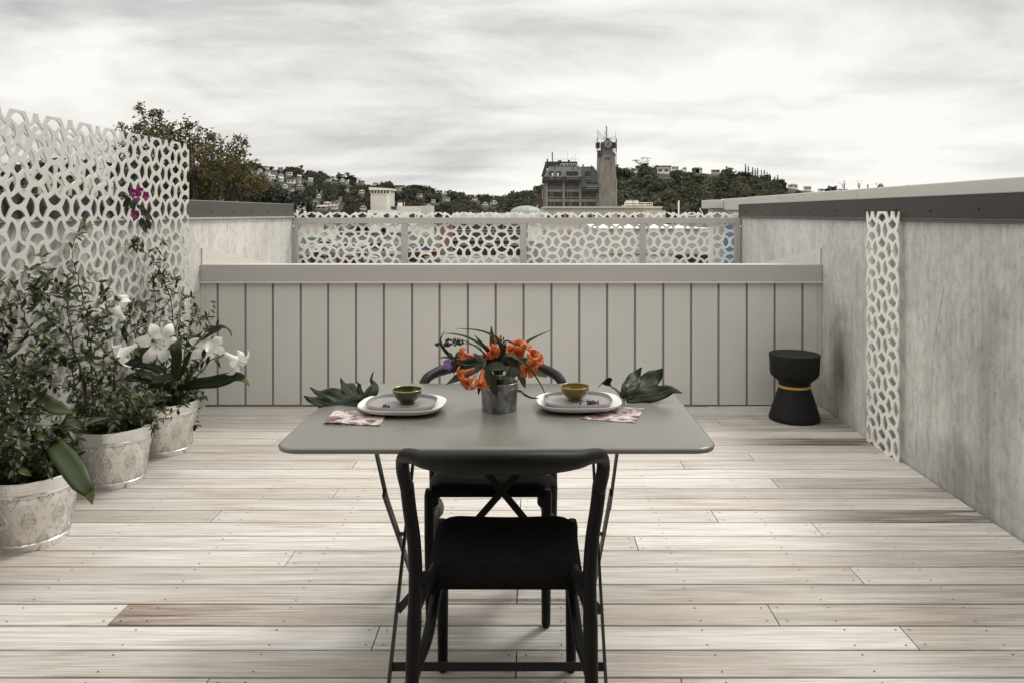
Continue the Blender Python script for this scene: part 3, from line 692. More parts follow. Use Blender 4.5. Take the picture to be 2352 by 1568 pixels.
def make_chair(label):
    t = thing('dining_chair', label, 'chair'); cm_ = M['chair']
    key = [(-0.262, -0.062, 0.640), (-0.274, -0.070, 0.700), (-0.268, -0.092, 0.738), (-0.245, -0.130, 0.755), (-0.18, -0.205, 0.769), (-0.09, -0.252, 0.780), (0, -0.266, 0.784)]
    key = key+[(-x, y, z) for x, y, z in key[:-1]][::-1]
    P = spline(key, 60); s = MB(); rad = []
    for p in P:
        q = max(0.0, 1-abs(p.x)/0.255); e = min(1, q*1.6)
        rad.append((lerp(0.0185, 0.016, e), lerp(0.0185, 0.0265, e*e*(3-2*e))))
    # section axes: first along the horizontal normal, second roughly vertical
    vs = []; fs = []; m_ = len(P); nn_ = 14
    for i, p in enumerate(P):
        tn = (P[min(i+1, m_-1)]-P[max(i-1, 0)]).normalized()
        blend = max(0.0, min(1.0, (p.z-0.66)/0.075))
        upv = Vector((0, 0, 1)).lerp(Vector((1 if p.x > 0 else -1, 0.15, 0))*-1, 1-blend).normalized()
        hz = tn.cross(upv).normalized(); u2 = hz.cross(tn).normalized(); ra, rb = rad[i]
        drp = -0.12*rb if rb > 0.02 else 0
        for k in range(nn_):
            a = 2*math.pi*k/nn_; vs.append(p+hz*(ra*math.cos(a))+u2*(rb*math.sin(a)+drp))
    for i in range(m_-1):
        for k in range(nn_):
            k2 = (k+1) % nn_; fs.append((i*nn_+k, i*nn_+k2, (i+1)*nn_+k2, (i+1)*nn_+k))
    fs += [tuple(range(nn_))[::-1], tuple((m_-1)*nn_+k for k in range(nn_))]
    s.add(vs, fs); s.build('back_rail', cm_, t, smooth='all')
    for sg in (-1, 1):
        s = MB(); P = spline([(sg*0.265, -0.060, 0.66), (sg*0.2575, -0.062, 0.60), (sg*0.243, -0.075, 0.52), (sg*0.235, -0.095, 0.43), (sg*0.235, -0.125, 0.30), (sg*0.236, -0.20, 0.0)], 30)
        s.tube(P, [lerp(0.0195, 0.0185, i/30) if p.z > 0.35 else lerp(0.0145, 0.0205, p.z/0.35) for i, p in enumerate(P)], 14, up=(0, 1, 0)); s.build('leg', cm_, t, smooth=True)
        s = MB(); P = [(sg*0.205, 0.222, 0.452), (sg*0.205, 0.223, 0.432), (sg*0.203, 0.235, 0.30), (sg*0.202, 0.228, 0.012), (sg*0.202, 0.228, 0.002), (sg*0.202, 0.228, 0.0)]
        s.tube(P, [0.014, 0.0185, 0.0185, 0.0155, 0.0125, 0.009], 14, up=(0, 1, 0)); s.build('leg', cm_, t, smooth=True)
        s = MB(); P = spline([(sg*0.236, -0.11, 0.355), (sg*0.222, -0.085, 0.385), (sg*0.203, -0.05, 0.408), (sg*0.192, 0.02, 0.413), (sg*0.188, 0.24, 0.415)], 20)
        s.tube(P, [lerp(0.0165, 0.017, min(1, i/7)) for i in range(len(P))], 10, up=(0, 0, 1)); s.tube([(sg*0.236, -0.098, 0.425), (sg*0.20, -0.05, 0.415)], 0.018, 10)
        s.build('seat_rail', cm_, t, smooth=True)
        s = MB(); P = spline([(sg*0.236, -0.145, 0.205), (sg*0.224, -0.115, 0.232), (sg*0.208, -0.075, 0.262), (sg*0.200, -0.02, 0.300), (sg*0.192, 0.10, 0.362), (sg*0.188, 0.22, 0.408)], 24)
        s.tube(P, [lerp(0.0165, 0.0155, min(1, i/6)) for i in range(len(P))], 10); s.build('side_brace', cm_, t, smooth=True)
        s = MB(); s.sphere((sg*0.204, -0.069, 0.408), 0.0065, 10, 6); s.build('screw', M['steel'], t)
    # cloth seat wrapped round the frame
    nu, nv = 22, 22; vs = []; fs = []
    for j in range(nv+1):
        v = j/nv
        for i in range(nu+1):
            u = i/nu*2-1
            y = lerp(-0.055, 0.238, v); hw = lerp(0.222, 0.217, v)
            if v < 0.10: hw -= 0.030*(1-v/0.10)**2*0.9
            x = u*hw
            z = 0.436+0.038*v-0.014*(1-u*u)*(0.7+0.3*math.sin(v*math.pi)) + 0.010*(v-0.5)**2*4
            d = abs(u)**9; z -= 0.040*d
            if v < 0.16: z -= 0.028*(1-v/0.16)**2.2
            if v > 0.88: z -= 0.028*((v-0.88)/0.12)**2.2
            vs.append((x, y, z+0.0012*math.sin(37*u+5*v)*abs(u)**3))
    for j in range(nv):
        for i in range(nu): fs.append((j*(nu+1)+i, j*(nu+1)+i+1, (j+1)*(nu+1)+i+1, (j+1)*(nu+1)+i))
    top = len(vs)
    def skirt(idx, dx, dy, dz):
        b_ = len(vs)
        for q in idx: vs.append((vs[q][0]+dx, vs[q][1]+dy, min(vs[q][2]-0.01, dz)))
        for a_ in range(len(idx)-1): fs.append((idx[a_], b_+a_, b_+a_+1, idx[a_+1]))
        return b_
    near = list(range(0, nu+1)); far = [nv*(nu+1)+i for i in range(nu+1)]
    skirt(near, 0, -0.004, 0.385); skirt(far[::-1], 0, 0.003, 0.432)
    skirt([j*(nu+1) for j in range(nv+1)][::-1], -0.001, 0, 0.418); skirt([j*(nu+1)+nu for j in range(nv+1)], 0.001, 0, 0.418)
    s = MB(); s.add(vs, fs); o = s.build('seat', M['fabric'], t, smooth='all', merge=True)
    md = o.modifiers.new('thick', 'SOLIDIFY'); md.thickness = 0.012; md.offset = -1
    return t
ch = make_chair('black chair in front of the table with its curved back towards the viewer'); ch.location = (-0.075, 2.024, 0); ch.scale = (0.945, 1, 1); ch['group'] = 'black dining chairs'
ch2 = copy_tree(ch); ch2.location = (-0.145, 2.722, 0); ch2.rotation_euler = (0, 0, R(180)); ch2['label'] = 'black chair on the far side of the table, half hidden by the flowers'

st = thing('stool', 'black hourglass stool with a yellow band in the corner of the deck', 'stool', (1.742, 5.02, 0))
s = MB(); s.lathe([(0.155, 0.0), (0.163, 0.004), (0.164, 0.018), (0.158, 0.035), (0.140, 0.095), (0.121, 0.155), (0.106, 0.195), (0.1005, 0.2125)], 56); s.build('base', M['stool'], st, smooth=True)
s = MB(); s.lathe([(0.1005, 0.213), (0.1025, 0.2145), (0.1025, 0.2285), (0.1005, 0.230)], 56); s.build('band', M['yellow'], st, smooth=True)
s = MB(); s.lathe([(0.1005, 0.2305), (0.102, 0.245), (0.107, 0.253), (0.122, 0.266), (0.142, 0.283), (0.154, 0.297), (0.1575, 0.318), (0.1605, 0.38), (0.1635, 0.428), (0.1615, 0.4325), (0.14, 0.4315), (0.02, 0.4285)], 56); s.build('seat', M['stool'], st, smooth=True)

# ------------------------------------------------------------------ table setting
def superring(hx, hy, z, e=2.85, n=64):
    o = []
    for k in range(n):
        a = 2*math.pi*k/n; c, q = math.cos(a), math.sin(a)
        o.append((hx*math.copysign(abs(c)**(2/e), c), hy*math.copysign(abs(q)**(2/e), q), z))
    return o
def dish(name, label, cat, m_, loc, rz, hx, hy, prof, group=None):
    s = MB(); n_ = 64; vs = []
    for k, z in prof: vs += superring(hx*k if k > 0.5 else hx*k, hy*k, z)
    fs = [(i*n_+k, i*n_+(k+1) % n_, (i+1)*n_+(k+1) % n_, (i+1)*n_+k) for i in range(len(prof)-1) for k in range(n_)]
    fs += [tuple(range(n_))[::-1], tuple((len(prof)-1)*n_+k for k in range(n_))]
    s.add(vs, fs); o = s.build(name, m_, smooth=True, loc=loc); o.rotation_euler = (0, 0, rz); return tag(o, label, cat, group)
wp = [(0.62, 0.0), (0.66, 0.0015), (0.74, 0.004), (0.90, 0.010), (0.985, 0.019), (1.0, 0.0235), (0.992, 0.0255), (0.975, 0.0245), (0.90, 0.0165), (0.82, 0.0125), (0.55, 0.0115)]
gp = [(0.80, 0.0), (0.86, 0.0012), (0.955, 0.006), (0.995, 0.0135), (1.0, 0.0165), (0.99, 0.0178), (0.975, 0.016), (0.945, 0.0085), (0.90, 0.0065), (0.5, 0.006)]
PL = [((-0.409, 2.392), R(-4), 'left'), ((0.1495, 2.425), R(3), 'right')]
bowlp = [(0.0, 0.0), (0.021, 0.0), (0.0225, 0.002), (0.022, 0.006), (0.033, 0.013), (0.043, 0.025), (0.0468, 0.037), (0.0478, 0.0425)]
for (x, y), rz, side in PL:
    dish('plate', 'white rounded square plate under the grey plate on the %s of the table' % side, 'plate', M['white_plate'], (x, y, TZ+0.0005), rz, 0.136, 0.112, wp, 'white plates')
    dish('plate', 'smaller grey plate under the %s bowl' % ('dark green' if side == 'left' else 'olive'), 'plate', M['grey_plate'], (x-0.003, y+0.004, TZ+0.0127), rz, 0.110, 0.093, gp, 'grey plates')
for bx_, by_, mm_, lab in ((-0.398, 2.412, 'bowl_dark', 'dark green glazed bowl on the left grey plate'), (0.139, 2.452, 'bowl_olive', 'olive yellow glazed bowl on the right grey plate')):
    b = thing('bowl', lab, 'bowl', (bx_, by_, TZ+0.0188), 0, 'glazed bowls')
    s = MB(); s.lathe(bowlp+[(0.0470, 0.0432)], 48, cap=False); s.lathe([(0.0455, 0.0425), (0.0445, 0.036), (0.040, 0.025), (0.030, 0.013), (0.012, 0.008), (0.0, 0.0075)], 48, cap=False); s.build('body', M[mm_], b, smooth=True)
    s = MB(); s.lathe([(0.0479, 0.0420), (0.0480, 0.0440), (0.0468, 0.0450), (0.0453, 0.0438), (0.0452, 0.0422)], 48, cap=False); s.build('rim', M['glaze_rim'], b, smooth=True)

def napkin(label, corners, layers):
    c = [onz(*p, TZ) for p in corners]; o0 = sum(c, Vector())/4
    s = MB()
    for k in range(layers):
        z0 = 0.0008+k*0.0022; n_ = 10; vs = []
        for top in (0, 1):
            for j in range(n_+1):
                for i in range(n_+1):
                    u, v = i/n_, j/n_
                    p = c[0].lerp(c[1], u).lerp(c[3].lerp(c[2], u), v)-o0
                    q = 1-0.010*k*(1 if k % 2 else -1)
                    curl = 0.0028*math.sin(u*3.1+k)*math.sin(v*2.6+0.4)*k
                    vs.append((p.x*q, p.y*q, z0+top*0.0013+curl+(0.0016*math.sin(u*7)*(1-v) if k else 0)))
        m1 = (n_+1)**2; fs = []
        for j in range(n_):
            for i in range(n_):
                a = j*(n_+1)+i; fs += [(a+m1, a+1+m1, a+n_+2+m1, a+n_+1+m1), (a, a+n_+1, a+n_+2, a+1)]
        for i in range(n_):
            for a, b_ in ((i, i+1), (n_*(n_+1)+i+1, n_*(n_+1)+i), ((i+1)*(n_+1), i*(n_+1)), (i*(n_+1)+n_, (i+1)*(n_+1)+n_)): fs.append((a, b_, b_+m1, a+m1))
        s.add(vs, fs)
    o = s.build('napkin', M['print'], loc=(o0.x, o0.y, TZ), smooth=True); tag(o, label, 'napkin', 'floral napkins')
c1_ = crop(720, 890, 1120, 2352); c3_ = crop(1290, 880, 1690, 2352)
napkin('folded napkin with maroon flower print under the left white plate', [c1_(410, 850), c1_(1215, 880), c1_(1330, 700), c1_(590, 655)], 2)
napkin('single flat napkin with pale flower print under the right white plate', [c3_(740, 838), c3_(1530, 892), c3_(1670, 690), c3_(1190, 660)], 1)

# big lobed leaves beside the plates
def lobed(label, base, lobes, petiole):
    o0 = Vector(base); s = MB()
    for path, wid, nrm in lobes:
        P = [Vector(p)-o0 for p in path]; s.blade(P, [wid[0]*1.35]+[w_*0.98 for w_ in wid[1:-1]]+[wid[-1]], nrm, fold=0.12, wave=0.24, ph=len(path), sub=18)
    t = thing('lobed_leaf', label, 'leaf', o0, 0, 'lobed leaves')
    b = s.build('leaf_blade', M['fatsia'], t, smooth='all'); md = b.modifiers.new('thick', 'SOLIDIFY'); md.thickness = 0.0008
    s = MB()
    for path, wid, nrm in lobes:
        P = [Vector(p)-o0+Vector(nrm).normalized()*0.0012 for p in path]; s.tube(spline(P, 12)[:-1], 0.0009, 5)
    s.build('vein', mat('leaf_vein', (0.10, 0.12, 0.05), 0.5), t)
    s = MB(); s.tube([Vector(p)-o0 for p in petiole], 0.0025, 6); s.build('leaf_stalk', M['greenstem'], t)
a = c1_; B0 = D(*a(935, 615), 2.44); B0.z = TZ+0.010
def q1(x, y, Y): return D(*a(x, y), Y)
UPN = (0, -0.75, 0.65)
W7 = [0.030, 0.048, 0.052, 0.040, 0.018, 0.004]
lobed('dark lobed leaf lying beside the left white plate', B0, [
    ([B0, q1(640, 600, 2.45), q1(420, 545, 2.44), q1(230, 500, 2.43), q1(125, 445, 2.42)], [.03, .055, .050, .022, .003], UPN),
    ([B0, q1(700, 530, 2.50), q1(470, 440, 2.52), q1(330, 400, 2.52), q1(215, 322, 2.52)], [.03, .052, .046, .018, .003], UPN),
    ([B0, q1(760, 480, 2.56), q1(600, 390, 2.62), q1(490, 340, 2.63)], [.03, .045, .034, .004], UPN),
    ([B0, q1(860, 460, 2.52), q1(770, 350, 2.57), q1(690, 270, 2.60), q1(652, 185, 2.61)], [.03, .056, .050, .016, .003], UPN),
    ([B0, q1(960, 500, 2.50), q1(945, 390, 2.53), q1(915, 290, 2.55), q1(885, 220, 2.55)], [.02, .034, .036, .020, .003], (-0.8, -0.5, 0.3)),
    ([B0, q1(1010, 490, 2.46), q1(1110, 380, 2.48), q1(1140, 290, 2.50), q1(1095, 215, 2.50), q1(1125, 95, 2.50)], [.02, .038, .040, .026, .010, .002], (0.5, -0.7, 0.4))],
    [B0, q1(1010, 640, 2.40)])
a = c3_; B1 = D(*a(1400, 540), 2.50); B1.z = TZ+0.010
lobed('dark lobed leaf standing up beside the right white plate', B1, [
    ([B1, q1(1600, 510, 2.50), q1(1850, 480, 2.50), q1(2040, 420, 2.50), q1(2210, 465, 2.48)], [.03, .056, .056, .034, .003], UPN),
    ([B1, q1(1580, 410, 2.54), q1(1740, 290, 2.58), q1(1860, 190, 2.60), q1(1930, 110, 2.60)], [.03, .060, .066, .040, .003], UPN),
    ([B1, q1(1450, 400, 2.53), q1(1510, 280, 2.57), q1(1560, 190, 2.60), q1(1625, 95, 2.60)], [.03, .056, .052, .030, .003], UPN),
    ([B1, q1(1660, 420, 2.60), q1(1800, 340, 2.66), q1(1880, 280, 2.66)], [.03, .045, .040, .006], UPN),
    ([B1, q1(1380, 430, 2.53), q1(1390, 320, 2.56), q1(1440, 230, 2.58)], [.02, .030, .026, .004], (-0.9, -0.3, 0.2)),
    ([B1, q1(1290, 440, 2.55), q1(1180, 350, 2.58), q1(1100, 290, 2.58), q1(1010, 375, 2.56)], [.014, .036, .040, .010], (-0.2, 0.6, 0.7))],
    [B1, q1(1330, 590, 2.46)])
# sprigs on the grey plates
def sprig(label, c, path, n_, r_, seed):
    rnd = random.Random(seed); o0 = Vector(c); t = thing('lavender_sprig', label, 'sprig', o0, 0, 'flower sprigs on the plates')
    s = MB(); s.tube(spline([Vector(p)-o0 for p in path], 8), 0.0008, 5); s.build('stem', M['stem'], t)
    s = MB()
    for i in range(n_):
        p = Vector((rnd.gauss(0, r_), rnd.gauss(0, r_*0.7), abs(rnd.gauss(0, r_*0.45))+0.002)); s.sphere(p, rnd.uniform(0.0018, 0.0034), 6, 4, (1, 1, 1.4))
    s.build('flower_head', M['lavender'], t)
PZ = TZ+0.0127+0.0065
def pz(c, x, y, dz=0.0): return onz(*c(x, y), PZ+dz)
sprig('tiny dark berry sprig lying across the left grey plate', pz(c1_, 1295, 620), [pz(c1_, 1330, 615, .003), pz(c1_, 1550, 610, .002), pz(c1_, 1760, 590, .004), pz(c1_, 1770, 560, .006)], 26, 0.0068, 1)
sprig('purple flower sprig beside the olive bowl', pz(c3_, 905, 630), [pz(c3_, 900, 630, .003), pz(c3_, 980, 590, .008), pz(c3_, 1010, 560, .014)], 60, 0.0095, 2)
# a scrap of leaf on the bare table
s = MB(); s.leaf((0, 0, 0.001), (1, 0.1, 0.02), (0, 0, 1), 0.009, 0.004, 0.1, 0.3); p = onz(*c1_(1550, 905), TZ); o = s.build('leaf_scrap', M['seed'], loc=(p.x, p.y, TZ)); tag(o, 'tiny dark leaf scrap on the bare front of the table', 'leaf scrap')
# ------------------------------------------------------------------ ground and hills
s = MB(); n_ = 12
s.add([(x, y, GROUND) for y in np.linspace(-60, 3500, n_) for x in np.linspace(-2600, 2600, n_)], [(j*n_+i, j*n_+i+1, (j+1)*n_+i+1, (j+1)*n_+i) for j in range(n_-1) for i in range(n_-1)])
tag(s.build('ground', M['asphalt']), kind='structure')

class Hill:
    def __init__(h, sky, yf, yr, lift, seed):
        h.sx = [p[0] for p in sky]; h.sy = [p[1] for p in sky]; h.yf = yf; h.yr = yr; h.lift = lift; h.seed = seed
    def pt(h, x, t):           # column of the photo, 0 = foot .. 1 = ridge .. 1.5 = behind
        zr = EYE-(np.interp(x, h.sx, h.sy)+h.lift-VY)/F*h.yr
        Y = lerp(h.yf, h.yr, t)
        k = t**1.15 if t <= 1 else max(0.2, 1-(t-1)*0.9)
        z = GROUND+(zr-GROUND)*k
        X = (x-VX)/F*Y
        z += 2.2*noise.noise(Vector((X*0.018, Y*0.018, h.seed)))*min(1, max(0, (1-t)*4))*min(1, t*5)
        return Vector((X, Y, z))
    def find(h, x, y):         # the place on the slope that projects to a pixel
        a, b = 0.0, 1.0
        for _ in range(30):
            m_ = (a+b)/2; p = h.pt(x, m_)
            if VY+(EYE-p.z)*F/p.y > y: a = m_
            else: b = m_
        return h.pt(x, (a+b)/2)
    def mesh(h, x0, x1, mname):
        nx, nt_ = 90, 26; s = MB()
        s.add([h.pt(lerp(x0, x1, i/nx), 1.5*j/nt_) for j in range(nt_+1) for i in range(nx+1)], [(j*(nx+1)+i, j*(nx+1)+i+1, (j+1)*(nx+1)+i+1, (j+1)*(nx+1)+i) for j in range(nt_) for i in range(nx)])
        return tag(s.build('hillside', M[mname], smooth='all'), kind='structure')
HL = Hill([(-900, 395), (0, 372), (300, 366), (575, 374), (640, 379), (700, 388), (750, 398), (800, 404), (850, 414), (900, 420), (950, 425), (1000, 431), (1050, 438), (1100, 446), (1150, 452), (1200, 458), (1300, 464), (1500, 470)], 420, 800, 11, 1.3)
HR = Hill([(1000, 478), (1120, 466), (1160, 453), (1200, 440), (1240, 432), (1300, 418), (1380, 396), (1420, 386), (1460, 378), (1500, 374), (1550, 378), (1600, 381), (1650, 386), (1700, 398), (1750, 408), (1800, 416), (1850, 424), (1900, 428), (2000, 430), (2100, 432), (2352, 436), (2900, 446)], 300, 520, 14, 4.1)
HL.mesh(-900, 1500, 'hill'); HR.mesh(1000, 2900, 'hill')
# bare grass spur
cg = crop(1250, 290, 1820, 2292)
s = MB(); g0 = [HR.find(*cg(x, y))-Vector((0, 6, 0)) for x, y in ((20, 830), (90, 780), (190, 740), (200, 800), (120, 860), (30, 870))]
c0 = sum(g0, Vector())/6
s.add([c0+Vector((0, -1, 1.5))]+g0, [(0, 1+i, 1+(i+1) % 6) for i in range(6)]); tag(s.build('grass_slope', M['grass'], smooth='all'), kind='structure')

# ------------------------------------------------------------------ foliage
def crown_proto(seed, n, squash=0.8, card=0.2, lumps=7):
    r_ = np.random.RandomState(seed)
    lc = r_.normal(size=(lumps, 3)); lc /= np.linalg.norm(lc, axis=1)[:, None]; lc *= r_.uniform(0.35, 0.62, (lumps, 1)); lc[:, 2] = np.abs(lc[:, 2])*0.9-0.15
    lr = r_.uniform(0.34, 0.52, lumps)
    k = r_.randint(0, lumps, n); d = r_.normal(size=(n, 3)); d /= np.linalg.norm(d, axis=1)[:, None]
    c = lc[k]+d*(lr[k]*r_.uniform(0.72, 1.08, n))[:, None]; c[:, 2] *= squash
    nr = d+r_.normal(size=(n, 3))*0.55; nr /= np.linalg.norm(nr, axis=1)[:, None]
    a = np.cross(nr, r_.normal(size=(n, 3))); a /= np.linalg.norm(a, axis=1)[:, None]; b = np.cross(nr, a)
    sz = card*r_.uniform(0.55, 1.25, (n, 1))
    return np.stack([c-a*sz, c-b*sz*0.6, c+a*sz, c+b*sz*0.6], 1)        # n,4,3
PROTO = [crown_proto(10+i, 170, 0.85 if i < 4 else 1.1) for i in range(6)]
FINE = [crown_proto(40+i, 420, 0.8, 0.085, 9) for i in range(4)]
def cone_proto(seed, n):
    r_ = np.random.RandomState(seed); z = r_.uniform(0, 1, n)**0.8; a = r_.uniform(0, 6.283, n)
    rad = (1-z)*(0.55+0.45*((z*9) % 1.0))*r_.uniform(0.5, 1.0, n)*0.30+0.01
    c = np.stack([rad*np.cos(a), rad*np.sin(a), z], 1); d = np.stack([np.cos(a), np.sin(a), -0.35+0*a], 1)
    t_ = np.stack([-np.sin(a), np.cos(a), 0*a], 1); sz = 0.06*r_.uniform(0.6, 1.3, (n, 1))
    return np.stack([c-d*sz, c-t_*sz*0.5, c+d*sz, c+t_*sz*0.5], 1)
CONE = [cone_proto(70+i, 260) for i in range(3)]
def cards_mesh(name, chunks, m_):        # chunks: list of (quads n,4,3 ; colour)
    q = np.concatenate([c[0] for c in chunks]).astype(np.float32); n = len(q)
    col = np.concatenate([np.broadcast_to(np.array([*c[1], 1], np.float32), (len(c[0]), 4)) if np.ndim(c[1]) == 1 else c[1] for c in chunks]).astype(np.float32)
    me = bpy.data.meshes.new(name); me.vertices.add(n*4); me.vertices.foreach_set('co', q.reshape(-1))
    me.loops.add(n*4); me.loops.foreach_set('vertex_index', np.arange(n*4, dtype=np.int32)); me.polygons.add(n)
    me.polygons.foreach_set('loop_start', np.arange(0, n*4, 4, dtype=np.int32)); me.polygons.foreach_set('loop_total', np.full(n, 4, np.int32))
    me.update(calc_edges=True); at = me.attributes.new('Col', 'FLOAT_COLOR', 'FACE'); at.data.foreach_set('color', col.reshape(-1))
    me.materials.append(m_); o = bpy.data.objects.new(name, me); COL.objects.link(o); return o
def place(proto, c, r, rz, sz=1.0):
    ca, sa = math.cos(rz), math.sin(rz); Rm = np.array([[ca, -sa, 0], [sa, ca, 0], [0, 0, 1]])
    return proto@Rm.T*np.array([r, r, r*sz])+np.array(c)

